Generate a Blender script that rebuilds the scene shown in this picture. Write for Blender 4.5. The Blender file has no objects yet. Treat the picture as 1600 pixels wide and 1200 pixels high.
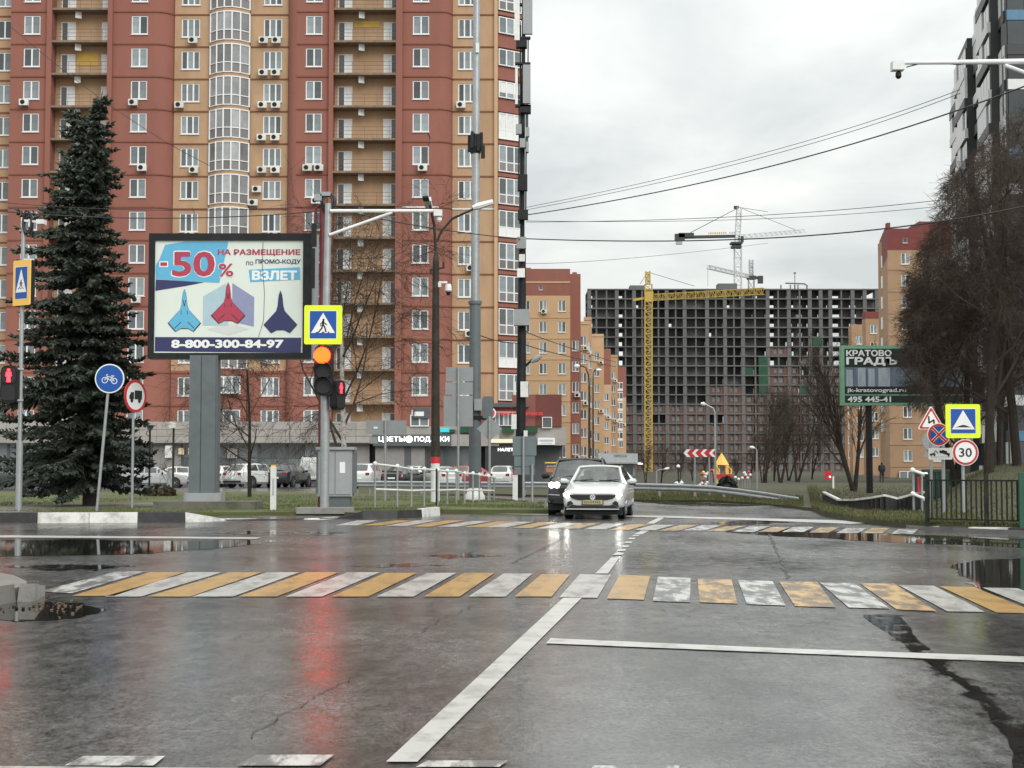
import bpy, bmesh, math, random
from mathutils import Vector, Matrix, noise as mnoise
from mathutils.geometry import tessellate_polygon
R = math.radians
random.seed(7)
scene = bpy.context.scene
C = scene.collection

# ------------------------------------------------------------------ camera
CAM_H, FPX, HORIZON = 1.4, 2400.0, 730.0
PITCH = math.atan((HORIZON - 600.0) / FPX)
cam_data = bpy.data.cameras.new('camera')
cam_data.sensor_width = 36.0
cam_data.lens = FPX / 1600.0 * 36.0
cam_data.clip_start = 0.1
cam_data.clip_end = 4000.0
cam = bpy.data.objects.new('camera', cam_data)
C.objects.link(cam)
cam.location = (0, 0, CAM_H)
cam.rotation_euler = (R(90) + PITCH, 0, 0)
scene.camera = cam

# ------------------------------------------------------------------ sky: overcast
SUN_EL, SUN_AZ = 36.0, 150.0     # azimuth clockwise from the view direction (+Y)
world = bpy.data.worlds.new('World')
scene.world = world
world.use_nodes = True
wn, wl = world.node_tree.nodes, world.node_tree.links
wn.clear()
w_out = wn.new('ShaderNodeOutputWorld')
w_bg = wn.new('ShaderNodeBackground')
w_bg.inputs['Strength'].default_value = 0.1
w_sky = wn.new('ShaderNodeTexSky')
w_sky.sky_type = 'NISHITA'
w_sky.sun_disc = False
w_sky.sun_elevation = R(SUN_EL)
w_sky.sun_rotation = R(SUN_AZ)
w_tc = wn.new('ShaderNodeTexCoord')
w_sep = wn.new('ShaderNodeSeparateXYZ')
wl.new(w_tc.outputs['Generated'], w_sep.inputs[0])
# clouds are projected on a flat layer so that they shrink towards the horizon
w_z = wn.new('ShaderNodeMath'); w_z.operation = 'ADD'; w_z.inputs[1].default_value = 0.22
w_zc = wn.new('ShaderNodeMath'); w_zc.operation = 'MAXIMUM'; w_zc.inputs[1].default_value = 0.0
wl.new(w_sep.outputs['Z'], w_zc.inputs[0]); wl.new(w_zc.outputs[0], w_z.inputs[0])
w_dx = wn.new('ShaderNodeMath'); w_dx.operation = 'DIVIDE'
w_dy = wn.new('ShaderNodeMath'); w_dy.operation = 'DIVIDE'
wl.new(w_sep.outputs['X'], w_dx.inputs[0]); wl.new(w_z.outputs[0], w_dx.inputs[1])
wl.new(w_sep.outputs['Y'], w_dy.inputs[0]); wl.new(w_z.outputs[0], w_dy.inputs[1])
w_cmb = wn.new('ShaderNodeCombineXYZ')
wl.new(w_dx.outputs[0], w_cmb.inputs[0]); wl.new(w_dy.outputs[0], w_cmb.inputs[1])
w_n1 = wn.new('ShaderNodeTexNoise')
w_n1.inputs['Scale'].default_value = 2.3
w_n1.inputs['Detail'].default_value = 7.0
w_n1.inputs['Roughness'].default_value = 0.52
w_n1.inputs['Distortion'].default_value = 0.35
wl.new(w_cmb.outputs[0], w_n1.inputs['Vector'])
w_ramp = wn.new('ShaderNodeValToRGB')
w_ramp.color_ramp.elements[0].position = 0.34
w_ramp.color_ramp.elements[0].color = (0.47, 0.492, 0.490, 1)
w_ramp.color_ramp.elements[1].position = 0.64
w_ramp.color_ramp.elements[1].color = (0.68, 0.690, 0.662, 1)
wl.new(w_n1.outputs['Fac'], w_ramp.inputs[0])
# an overcast sky is brighter overhead than at the horizon (CIE overcast law)
w_g = wn.new('ShaderNodeMath'); w_g.operation = 'MULTIPLY_ADD'
w_g.inputs[1].default_value = 18.0
w_g.inputs[2].default_value = 10.0
w_pw = wn.new('ShaderNodeMath'); w_pw.operation = 'POWER'; w_pw.inputs[1].default_value = 1.6
wl.new(w_zc.outputs[0], w_pw.inputs[0]); wl.new(w_pw.outputs[0], w_g.inputs[0])
w_mul = wn.new('ShaderNodeVectorMath'); w_mul.operation = 'SCALE'
wl.new(w_ramp.outputs[0], w_mul.inputs[0]); wl.new(w_g.outputs[0], w_mul.inputs['Scale'])
w_mix = wn.new('ShaderNodeMix'); w_mix.data_type = 'RGBA'
w_mix.inputs[0].default_value = 0.94
wl.new(w_sky.outputs[0], w_mix.inputs[6]); wl.new(w_mul.outputs[0], w_mix.inputs[7])
wl.new(w_mix.outputs[2], w_bg.inputs[0]); wl.new(w_bg.outputs[0], w_out.inputs[0])

sun_data = bpy.data.lights.new('sun', 'SUN')
sun_data.energy = 1.4
sun_data.angle = R(40)
sun_data.color = (1.0, 0.97, 0.92)
sun = bpy.data.objects.new('sun', sun_data)
C.objects.link(sun)
sdir = Vector((math.sin(R(SUN_AZ)) * math.cos(R(SUN_EL)), math.cos(R(SUN_AZ)) * math.cos(R(SUN_EL)), math.sin(R(SUN_EL))))
sun.rotation_euler = (-sdir).to_track_quat('-Z', 'Y').to_euler()
sun.location = (0, 0, 60)

scene.render.engine = 'CYCLES'
vs = scene.view_settings
vs.view_transform = 'Standard'
vs.look = 'None'
vs.gamma = 1.0
vs.exposure = 0.46
vs.use_curve_mapping = False

# ------------------------------------------------------------------ pixel helpers
_cp, _sp = math.cos(PITCH), math.sin(PITCH)
def ray(px, py):
    x, y = (px - 800.0) / FPX, (600.0 - py) / FPX
    return Vector((x, _cp - y * _sp, _sp + y * _cp))
def P(px, py, d):            # the point seen at a pixel, d metres ahead
    r = ray(px, py); t = d / r.y
    return Vector((r.x * t, d, CAM_H + r.z * t))
def G(px, py, z=0.0):        # the point of the level z seen at a pixel
    r = ray(px, py); t = (z - CAM_H) / r.z
    return Vector((r.x * t, r.y * t, z))
def X(px, d, py=500): return P(px, py, d).x
def Z(py, d): return P(800, py, d).z
def mpp(d): return d / FPX   # metres per photo pixel

# ------------------------------------------------------------------ materials
def lin(c):
    c = c / 255.0
    return c / 12.92 if c <= 0.04045 else ((c + 0.055) / 1.055) ** 2.4
def S(r, g, b): return (lin(r), lin(g), lin(b))

MATS = {}
def mat(name, col, rough=0.6, metal=0.0, spec=0.5, var=0.12, scale=3.0, bump=0.0, bscale=40.0,
        rnd=0.0, emit=None, estr=0.0, dirt=None, dirt_amt=0.0, dirt_scale=0.7, dirt_rng=(0.48,0.66), coat=0.0, attr=None, stretch=None):
    if name in MATS: return MATS[name]
    m = bpy.data.materials.new(name); MATS[name] = m
    m.use_nodes = True
    n, l = m.node_tree.nodes, m.node_tree.links
    b = n['Principled BSDF']
    b.inputs['Roughness'].default_value = rough
    b.inputs['Metallic'].default_value = metal
    b.inputs['Specular IOR Level'].default_value = spec
    b.inputs['Coat Weight'].default_value = coat
    tc = n.new('ShaderNodeTexCoord')
    vec = tc.outputs['Object']
    if stretch:
        mp = n.new('ShaderNodeMapping'); mp.inputs['Scale'].default_value = stretch
        l.new(vec, mp.inputs['Vector']); vec = mp.outputs[0]
    nz = n.new('ShaderNodeTexNoise')
    nz.inputs['Scale'].default_value = scale
    nz.inputs['Detail'].default_value = 6.0
    nz.inputs['Roughness'].default_value = 0.65
    l.new(vec, nz.inputs['Vector'])
    mr = n.new('ShaderNodeMapRange')
    mr.inputs['From Min'].default_value = 0.25; mr.inputs['From Max'].default_value = 0.75
    mr.inputs['To Min'].default_value = 1.0 - var; mr.inputs['To Max'].default_value = 1.0 + var
    l.new(nz.outputs['Fac'], mr.inputs['Value'])
    fac = mr.outputs[0]
    if rnd:
        oi = n.new('ShaderNodeObjectInfo')
        mr2 = n.new('ShaderNodeMapRange')
        mr2.inputs['To Min'].default_value = 1.0 - rnd; mr2.inputs['To Max'].default_value = 1.0 + rnd
        l.new(oi.outputs['Random'], mr2.inputs['Value'])
        mm = n.new('ShaderNodeMath'); mm.operation = 'MULTIPLY'
        l.new(fac, mm.inputs[0]); l.new(mr2.outputs[0], mm.inputs[1]); fac = mm.outputs[0]
    sc = n.new('ShaderNodeVectorMath'); sc.operation = 'SCALE'
    sc.inputs[0].default_value = col
    if attr:
        at = n.new('ShaderNodeAttribute'); at.attribute_name = attr[0]
        mxa = n.new('ShaderNodeMix'); mxa.data_type = 'RGBA'
        mxa.inputs[6].default_value = (*col, 1); mxa.inputs[7].default_value = (*attr[1], 1)
        l.new(at.outputs['Fac'], mxa.inputs[0]); l.new(mxa.outputs[2], sc.inputs[0])
    l.new(fac, sc.inputs['Scale'])
    colout = sc.outputs[0]
    if dirt:
        nd = n.new('ShaderNodeTexNoise'); nd.inputs['Scale'].default_value = dirt_scale
        nd.inputs['Detail'].default_value = 8.0; nd.inputs['Roughness'].default_value = 0.7
        l.new(vec, nd.inputs['Vector'])
        rd = n.new('ShaderNodeMapRange'); rd.inputs['From Min'].default_value = dirt_rng[0]; rd.inputs['From Max'].default_value = dirt_rng[1]
        rd.inputs['To Max'].default_value = dirt_amt
        l.new(nd.outputs['Fac'], rd.inputs['Value'])
        mx = n.new('ShaderNodeMix'); mx.data_type = 'RGBA'
        l.new(rd.outputs[0], mx.inputs[0]); l.new(colout, mx.inputs[6])
        mx.inputs[7].default_value = (*dirt, 1)
        colout = mx.outputs[2]
    l.new(colout, b.inputs['Base Color'])
    if bump:
        nb = n.new('ShaderNodeTexNoise'); nb.inputs['Scale'].default_value = bscale; nb.inputs['Detail'].default_value = 4.0
        l.new(vec, nb.inputs['Vector'])
        bp = n.new('ShaderNodeBump'); bp.inputs['Strength'].default_value = bump; bp.inputs['Distance'].default_value = 0.02
        l.new(nb.outputs['Fac'], bp.inputs['Height']); l.new(bp.outputs[0], b.inputs['Normal'])
    if emit:
        b.inputs['Emission Color'].default_value = (*emit, 1)
        b.inputs['Emission Strength'].default_value = estr
    return m

# ------------------------------------------------------------------ mesh builder
class MB:
    def __init__(s): s.v, s.f = [], []
    def quad(s, *p):
        k = len(s.v); s.v += [tuple(q) for q in p]; s.f.append(tuple(range(k, k + len(p)))); return s
    def box(s, x0, x1, y0, y1, z0, z1):
        k = len(s.v)
        s.v += [(x0,y0,z0),(x1,y0,z0),(x1,y1,z0),(x0,y1,z0),(x0,y0,z1),(x1,y0,z1),(x1,y1,z1),(x0,y1,z1)]
        s.f += [(k,k+3,k+2,k+1),(k+4,k+5,k+6,k+7),(k,k+1,k+5,k+4),(k+1,k+2,k+6,k+5),(k+2,k+3,k+7,k+6),(k+3,k,k+4,k+7)]
        return s
    def cbox(s, c, d): return s.box(c[0]-d[0]/2, c[0]+d[0]/2, c[1]-d[1]/2, c[1]+d[1]/2, c[2]-d[2]/2, c[2]+d[2]/2)
    def tube(s, pts, rads, n=8, cap=True):
        pts = [Vector(p) for p in pts]
        if not hasattr(rads, '__len__'): rads = [rads] * len(pts)
        k0 = len(s.v); ref = None
        for i, p in enumerate(pts):
            a = pts[max(0, i-1)]; b = pts[min(len(pts)-1, i+1)]
            t = (b - a)
            if t.length < 1e-9: t = Vector((0,0,1))
            t.normalize()
            if ref is None:
                ref = Vector((0,0,1)) if abs(t.z) < 0.9 else Vector((1,0,0))
            u = t.cross(ref)
            if u.length < 1e-6: u = t.cross(Vector((0.3,1,0.2)))
            u.normalize(); w = t.cross(u); ref = w.cross(t) * -1 if False else ref
            for j in range(n):
                a2 = 2 * math.pi * j / n
                s.v.append(tuple(p + (u * math.cos(a2) + w * math.sin(a2)) * rads[i]))
        for i in range(len(pts) - 1):
            for j in range(n):
                a, b = k0 + i*n + j, k0 + i*n + (j+1) % n
                s.f.append((a, b, b + n, a + n))
        if cap and n > 2:
            s.f.append(tuple(k0 + j for j in range(n))[::-1])
            s.f.append(tuple(k0 + (len(pts)-1)*n + j for j in range(n)))
        return s
    def beam(s, a, b, w, h=None):            # a square bar
        h = h or w
        a, b = Vector(a), Vector(b); t = (b - a).normalized()
        ref = Vector((0,0,1)) if abs(t.z) < 0.95 else Vector((0,1,0))
        u = t.cross(ref).normalized() * w / 2; v = t.cross(u).normalized() * h / 2
        k = len(s.v)
        for p in (a, b):
            for q in (-u-v, u-v, u+v, -u+v): s.v.append(tuple(p + q))
        s.f += [(k,k+1,k+5,k+4),(k+1,k+2,k+6,k+5),(k+2,k+3,k+7,k+6),(k+3,k,k+4,k+7),(k+3,k+2,k+1,k),(k+4,k+5,k+6,k+7)]
        return s
    def prism(s, pts, z0, z1):               # plan polygon extruded upwards
        k = len(s.v); n = len(pts)
        s.v += [(p[0], p[1], z0) for p in pts] + [(p[0], p[1], z1) for p in pts]
        s.f.append(tuple(range(k + n - 1, k - 1, -1))); s.f.append(tuple(range(k + n, k + 2*n)))
        for i in range(n):
            j = (i + 1) % n; s.f.append((k+i, k+j, k+n+j, k+n+i))
        return s
    def plate(s, pts, y0, y1):               # x-z polygon extruded along y (y0 is the front)
        k = len(s.v); n = len(pts)
        s.v += [(p[0], y0, p[1]) for p in pts] + [(p[0], y1, p[1]) for p in pts]
        s.f.append(tuple(range(k, k+n))); s.f.append(tuple(range(k+2*n-1, k+n-1, -1)))
        for i in range(n):
            j = (i + 1) % n; s.f.append((k+i, k+n+i, k+n+j, k+j))
        return s
    def lathe(s, prof, n=16, c=(0,0,0), axis='z'):
        k = len(s.v)
        for r, h in prof:
            for j in range(n):
                a = 2*math.pi*j/n
                if axis == 'z': s.v.append((c[0]+r*math.cos(a), c[1]+r*math.sin(a), c[2]+h))
                elif axis == 'y': s.v.append((c[0]+r*math.cos(a), c[1]+h, c[2]+r*math.sin(a)))
                else: s.v.append((c[0]+h, c[1]+r*math.cos(a), c[2]+r*math.sin(a)))
        for i in range(len(prof)-1):
            for j in range(n):
                a, b = k+i*n+j, k+i*n+(j+1)%n
                s.f.append((a, b, b+n, a+n))
        s.f.append(tuple(k+j for j in range(n))[::-1]); s.f.append(tuple(k+(len(prof)-1)*n+j for j in range(n)))
        return s
    def flat(s, pts, y): 
        k = len(s.v); s.v += [(p[0], y, p[1]) for p in pts]
        if len(pts) <= 4: s.f.append(tuple(range(k, k+len(pts)))); return s
        for t in tessellate_polygon([[Vector((p[0], p[1], 0)) for p in pts]]): s.f.append(tuple(k+i for i in t))
        return s
    def stroke(s, pts, w, y):                # thick line in the x-z plane
        for (a, b) in zip(pts[:-1], pts[1:]):
            a, b = Vector((a[0], a[1])), Vector((b[0], b[1])); t = (b - a)
            if t.length < 1e-9: continue
            t.normalize(); q = Vector((-t.y, t.x)) * w / 2; e = t * w * 0.25
            s.flat([(a-q-e), (b-q+e), (b+q+e), (a+q-e)], y)
        return s
    def disc(s, c, r, y, n=20, r2=None):
        s.flat([(c[0]+r*math.cos(2*math.pi*j/n), c[1]+(r2 or r)*math.sin(2*math.pi*j/n)) for j in range(n)], y); return s
    def ring(s, c, r0, r1, y, n=24):
        for j in range(n):
            a, b = 2*math.pi*j/n, 2*math.pi*(j+1)/n
            s.flat([(c[0]+r1*math.cos(a), c[1]+r1*math.sin(a)), (c[0]+r1*math.cos(b), c[1]+r1*math.sin(b)),
                    (c[0]+r0*math.cos(b), c[1]+r0*math.sin(b)), (c[0]+r0*math.cos(a), c[1]+r0*math.sin(a))], y)
        return s
    def mesh(s, name, m, smooth=False, fix=True):
        me = bpy.data.meshes.new(name)
        me.from_pydata(s.v, [], s.f)
        if m: me.materials.append(m)
        if fix:
            bm = bmesh.new(); bm.from_mesh(me); bmesh.ops.recalc_face_normals(bm, faces=bm.faces); bm.to_mesh(me); bm.free()
        if smooth:
            me.polygons.foreach_set('use_smooth', [True] * len(me.polygons))
            me.set_sharp_from_angle(angle=R(38))
        me.update()
        return me
    def build(s, name, m, parent=None, loc=(0,0,0), rz=0.0, smooth=False, fix=True):
        return ob(name, s.mesh(name, m, smooth, fix), parent, loc, rz)

def ob(name, me, parent=None, loc=(0,0,0), rz=0.0):
    o = bpy.data.objects.new(name, me); C.objects.link(o)
    o.parent = parent; o.location = loc; o.rotation_euler = (0, 0, rz)
    return o
def tag(o, label, cat, group=None, kind=None):
    o['label'] = label; o['category'] = cat
    if group: o['group'] = group
    if kind: o['kind'] = kind
    return o
def thing(name, label, cat, loc=(0,0,0), rz=0.0, group=None):
    return tag(ob(name, None, None, loc, rz), label, cat, group)
def struct(o): o['kind'] = 'structure'; return o
def copy_tree(o, parent=None):
    c = o.copy(); C.objects.link(c); c.parent = parent
    for ch in list(o.children): copy_tree(ch, c)
    return c

def text(body, h, m, parent, loc, width=None, bold=0.0, depth=0.0, rz=0.0, name='lettering', align='LEFT'):
    """letters standing in the x-z plane, facing -y; h = cap height in metres"""
    cu = bpy.data.curves.new(name, 'FONT')
    cu.body = body; cu.size = 1.0; cu.extrude = 0.0; cu.resolution_u = 3
    t = bpy.data.objects.new('tmp_text', cu); C.objects.link(t)
    dg = bpy.context.evaluated_depsgraph_get(); dg.update()
    me = bpy.data.meshes.new_from_object(t.evaluated_get(dg))
    C.objects.unlink(t); bpy.data.objects.remove(t); 
    vs_ = [v.co.copy() for v in me.vertices]
    if not vs_: return None
    x0, x1 = min(v.x for v in vs_)-bold, max(v.x for v in vs_)+bold
    y0, y1 = min(v.y for v in vs_)-bold, max(v.y for v in vs_)+bold
    sy = h / (y1 - y0) if (y1 - y0) > 1e-6 else h
    sx = (width / (x1 - x0)) if width else sy
    off = {'LEFT': 0.0, 'CENTER': -(x1-x0)*sx/2, 'RIGHT': -(x1-x0)*sx}[align]
    for v in me.vertices:
        v.co = ((v.co.x - x0) * sx + off, 0.0, (v.co.y - y0) * sy)
    if bold:                                   # heavier strokes: the outline repeated round a small circle
        vv = [v.co.copy() for v in me.vertices]; ff = [tuple(p.vertices) for p in me.polygons]; n0 = len(vv)
        V_, F_ = [], []
        for k in range(12):
            a = 2*math.pi*k/12; dx, dz = bold*sx*math.cos(a), bold*sy*math.sin(a)
            V_ += [(v.x+dx, -k*0.0002, v.z+dz) for v in vv]; F_ += [tuple(i+n0*k for i in f) for f in ff]
        me.clear_geometry(); me.from_pydata(V_, [], F_); me.update()
    me.materials.clear(); me.materials.append(m)
    if depth:
        bm = bmesh.new(); bm.from_mesh(me)
        r = bmesh.ops.extrude_face_region(bm, geom=bm.faces[:])
        for e in r['geom']:
            if isinstance(e, bmesh.types.BMVert): e.co.y -= depth
        bm.to_mesh(me); bm.free()
    return ob(name, me, parent, loc, rz)

def wallgrid(mb, x0, x1, z0, z1, holes, y, depth=0.15, back=True):
    """a wall in the x-z plane facing -y with rectangular openings and their reveals"""
    xs = sorted(set([x0, x1] + [min(max(h[k], x0), x1) for h in holes for k in (0, 1)]))
    zs = sorted(set([z0, z1] + [min(max(h[k], z0), z1) for h in holes for k in (2, 3)]))
    for i in range(len(xs) - 1):
        for j in range(len(zs) - 1):
            cx, cz = (xs[i]+xs[i+1])/2, (zs[j]+zs[j+1])/2
            if any(h[0] < cx < h[1] and h[2] < cz < h[3] for h in holes): continue
            mb.quad((xs[i],y,zs[j]), (xs[i+1],y,zs[j]), (xs[i+1],y,zs[j+1]), (xs[i],y,zs[j+1]))
    for (a, b, c, d) in holes:
        mb.quad((a,y,c),(a,y,d),(a,y+depth,d),(a,y+depth,c)); mb.quad((b,y,d),(b,y,c),(b,y+depth,c),(b,y+depth,d))
        mb.quad((a,y,d),(b,y,d),(b,y+depth,d),(a,y+depth,d)); mb.quad((b,y,c),(a,y,c),(a,y+depth,c),(b,y+depth,c))
    return mb

# ------------------------------------------------------------------ palette
m_red   = mat('red_brick', (0.262, 0.102, 0.076), 0.85, var=0.14, scale=0.9, stretch=(1,1,.3), dirt=(0.185,0.075,0.055), dirt_amt=0.6, dirt_scale=0.45, bump=0.2, bscale=9)
m_tan   = mat('tan_brick', (0.42, 0.272, 0.162), 0.85, var=0.12, scale=0.9, stretch=(1,1,.3), dirt=(0.33,0.20,0.115), dirt_amt=0.6, dirt_scale=0.42, bump=0.2, bscale=9)
m_tan2  = mat('yellow_brick', (0.50, 0.335, 0.195), 0.85, var=0.08, scale=0.6, dirt=(0.42,0.24,0.12), dirt_amt=0.5, dirt_scale=0.15)
m_tan3  = mat('shadowed_tan_render', (0.36, 0.235, 0.145), 0.9, var=0.14, scale=0.5, dirt=(0.30,0.19,0.11), dirt_amt=0.5, dirt_scale=0.15)  # shadowed copy of the tan: the shade is put into the base colour
m_band  = mat('brick_band', (0.20, 0.075, 0.045), 0.9, var=0.15)
m_slab  = mat('balcony_slab', (0.22, 0.16, 0.11), 0.9, var=0.15, dirt=(0.10,0.08,0.06), dirt_amt=0.7, dirt_scale=1.2)
m_white = mat('white_plastic', (0.74, 0.75, 0.75), 0.4, var=0.05)
m_wpaint= mat('white_paint_metal', (0.70, 0.71, 0.70), 0.45, var=0.08, dirt=(0.4,0.39,0.37), dirt_amt=0.4, dirt_scale=2.5)
m_pane  = mat('window_pane', (0.15, 0.175, 0.185), 0.06, spec=0.8, var=0.35, scale=0.9, rnd=0.75)
m_paned = mat('dark_pane', (0.05, 0.055, 0.06), 0.05, spec=0.8, var=0.3, scale=1.2, rnd=0.5)
m_panel = mat('grey_infill_panel', (0.20, 0.19, 0.19), 0.3, var=0.1, rnd=0.25)
m_acw   = mat('conditioner_case', (0.62, 0.62, 0.58), 0.5, var=0.1, rnd=0.1)
m_black = mat('black_plastic', (0.014, 0.014, 0.016), 0.55, spec=0.25, var=0.2)
m_blackm= mat('black_painted_steel', (0.014, 0.015, 0.017), 0.5, spec=0.25, var=0.2, dirt=(0.04,0.037,0.034), dirt_amt=0.3, dirt_scale=3)
m_conc  = mat('concrete', (0.24, 0.235, 0.22), 0.85, var=0.15, scale=2, dirt=(0.11,0.105,0.095), dirt_amt=0.6, dirt_scale=1.2, bump=0.3, bscale=25)
m_concw = mat('wet_concrete', (0.15, 0.145, 0.135), 0.4, var=0.2, scale=2, dirt=(0.07,0.065,0.06), dirt_amt=0.6, dirt_scale=1.2, bump=0.3, bscale=25)
m_galv  = mat('galvanised_steel', (0.36, 0.38, 0.39), 0.42, metal=0.55, var=0.12, scale=5, dirt=(0.22,0.22,0.21), dirt_amt=0.4, dirt_scale=2)
m_grey  = mat('grey_painted_steel', (0.115, 0.135, 0.145), 0.42, var=0.08, dirt=(0.08,0.085,0.085), dirt_amt=0.5, dirt_scale=1.0)
m_lgrey = mat('light_grey_metal', (0.30, 0.315, 0.325), 0.45, var=0.08, dirt=(0.2,0.2,0.2), dirt_amt=0.4, dirt_scale=1.5)
m_stone = mat('grey_cladding', (0.33, 0.31, 0.285), 0.7, var=0.1, rnd=0.08, dirt=(0.2,0.19,0.175), dirt_amt=0.4)
m_shop  = mat('dark_grey_shopfront', (0.085, 0.095, 0.10), 0.4, var=0.15)
m_tyre  = mat('tyre_rubber', (0.016, 0.016, 0.017), 0.7, var=0.2)
m_rim   = mat('alloy_rim', (0.40, 0.41, 0.42), 0.3, metal=0.8, var=0.1)
m_wire  = mat('cable_sheath', (0.02, 0.019, 0.022), 0.6, var=0.1)
m_blue  = mat('sign_blue', (0.006, 0.075, 0.33), 0.35, var=0.06)
m_flyel = mat('fluorescent_yellow', (0.72, 0.88, 0.02), 0.4, var=0.04)
m_amber = mat('sign_orange_yellow', (0.86, 0.52, 0.10), 0.4, var=0.05)
m_sred  = mat('sign_red', (0.50, 0.025, 0.03), 0.4, var=0.05)
m_swhite= mat('sign_white', (0.76, 0.77, 0.77), 0.4, var=0.04)
m_ink   = mat('sign_black', (0.012, 0.012, 0.013), 0.5, var=0.05)
m_sback = mat('sign_back', (0.27, 0.285, 0.295), 0.5, metal=0.2, var=0.1, dirt=(0.17,0.175,0.18), dirt_amt=0.5, dirt_scale=1.5)
m_bark  = mat('dark_bark', (0.038, 0.032, 0.028), 0.95, spec=0.15, var=0.3, scale=4)
m_twig  = mat('brown_twigs', (0.060, 0.047, 0.039), 0.95, spec=0.1, var=0.3, scale=0.6)
m_birch = mat('birch_bark', (0.42, 0.40, 0.37), 0.85, var=0.3, scale=3, dirt=(0.05,0.045,0.04), dirt_amt=0.9, dirt_scale=5)
# ================================================================== SETTING: ground
m_dirt = mat('soil_and_dead_grass', (0.045, 0.040, 0.026), 0.95, var=0.4, scale=0.5, dirt=(0.035,0.045,0.014), dirt_amt=0.9, dirt_scale=0.12, bump=0.6, bscale=6)
m_grass = mat('wet_turf', (0.075, 0.092, 0.026), 0.9, var=0.35, scale=1.4, dirt=(0.070,0.052,0.032), dirt_amt=0.95, dirt_scale=0.40, bump=0.8, bscale=14)
m_leafy = mat('leaf_litter_turf', (0.046, 0.048, 0.019), 0.9, var=0.4, scale=1.2, dirt=(0.055,0.038,0.024), dirt_amt=0.85, dirt_scale=0.45, bump=0.8, bscale=12)

def wet_asphalt():
    m = bpy.data.materials.new('wet_asphalt'); m.use_nodes = True
    n, l = m.node_tree.nodes, m.node_tree.links
    b = n['Principled BSDF']
    tc = n.new('ShaderNodeTexCoord')
    def noise(scale, detail, stretch=(1,1,1), rough=0.6):
        mp = n.new('ShaderNodeMapping'); mp.inputs['Scale'].default_value = stretch
        l.new(tc.outputs['Object'], mp.inputs['Vector'])
        t = n.new('ShaderNodeTexNoise'); t.inputs['Scale'].default_value = scale
        t.inputs['Detail'].default_value = detail; t.inputs['Roughness'].default_value = rough
        l.new(mp.outputs[0], t.inputs['Vector']); return t.outputs['Fac']
    def rng(v, a, b_, c, d):
        r = n.new('ShaderNodeMapRange'); r.inputs['From Min'].default_value = a; r.inputs['From Max'].default_value = b_
        r.inputs['To Min'].default_value = c; r.inputs['To Max'].default_value = d
        l.new(v, r.inputs['Value']); return r.outputs[0]
    def mth(op, a, b_):
        t = n.new('ShaderNodeMath'); t.operation = op
        for i, q in enumerate((a, b_)):
            if isinstance(q, (int, float)): t.inputs[i].default_value = q
            else: l.new(q, t.inputs[i])
        return t.outputs[0]
    grain = noise(30.0, 6, (1, .6, 1), rough=0.8)
    patch = noise(0.32, 5, (1.0, 0.75, 1))
    track = noise(0.9, 5, (1.0, 0.16, 1), 0.65)     # wear along the wheel tracks
    col = n.new('ShaderNodeMix'); col.data_type = 'RGBA'
    col.inputs[6].default_value = (0.014, 0.014, 0.015, 1); col.inputs[7].default_value = (0.145, 0.144, 0.141, 1)
    mott = noise(6.5, 5, (1, 0.5, 1), 0.75)
    wetp = noise(0.55, 6, (1.0, 0.55, 1), 0.7)       # dark soaked patches
    dry = mth('MULTIPLY', mth('ADD', mth('ADD', rng(grain, 0.38, 0.62, -0.15, 0.70), rng(mott, 0.38, 0.62, -0.05, 0.28)), rng(track, 0.35, 0.65, 0.0, 0.2)), rng(wetp, 0.36, 0.58, 0.25, 1.15))
    cl = n.new('ShaderNodeClamp'); l.new(dry, cl.inputs[0]); dry = cl.outputs[0]
    l.new(dry, col.inputs[0])
    l.new(mth('ADD', rng(grain, 0.38, 0.62, 0.30, 0.65), rng(mott, 0.38, 0.62, 0.05, 0.30)), b.inputs['Specular IOR Level'])
    l.new(col.outputs[2], b.inputs['Base Color'])
    wet = mth('ADD', rng(patch, 0.38, 0.60, 0.0, 0.65), rng(track, 0.42, 0.62, 0.0, 0.35))
    l.new(mth('ADD', rng(wet, 0.0, 1.0, 0.27, 0.12), rng(mott, 0.35, 0.65, -0.04, 0.05)), b.inputs['Roughness'])
    bp = n.new('ShaderNodeBump'); bp.inputs['Distance'].default_value = 0.0035
    l.new(rng(wet, 0.0, 1.0, 0.45, 0.12), bp.inputs['Strength'])
    g2 = noise(55.0, 3, (1, 0.6, 1))
    l.new(mth('ADD', g2, mth('MULTIPLY', noise(6.0, 4, (1, 0.45, 1)), 0.9)), bp.inputs['Height'])
    l.new(bp.outputs[0], b.inputs['Normal'])
    return m
m_road = wet_asphalt()

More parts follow.
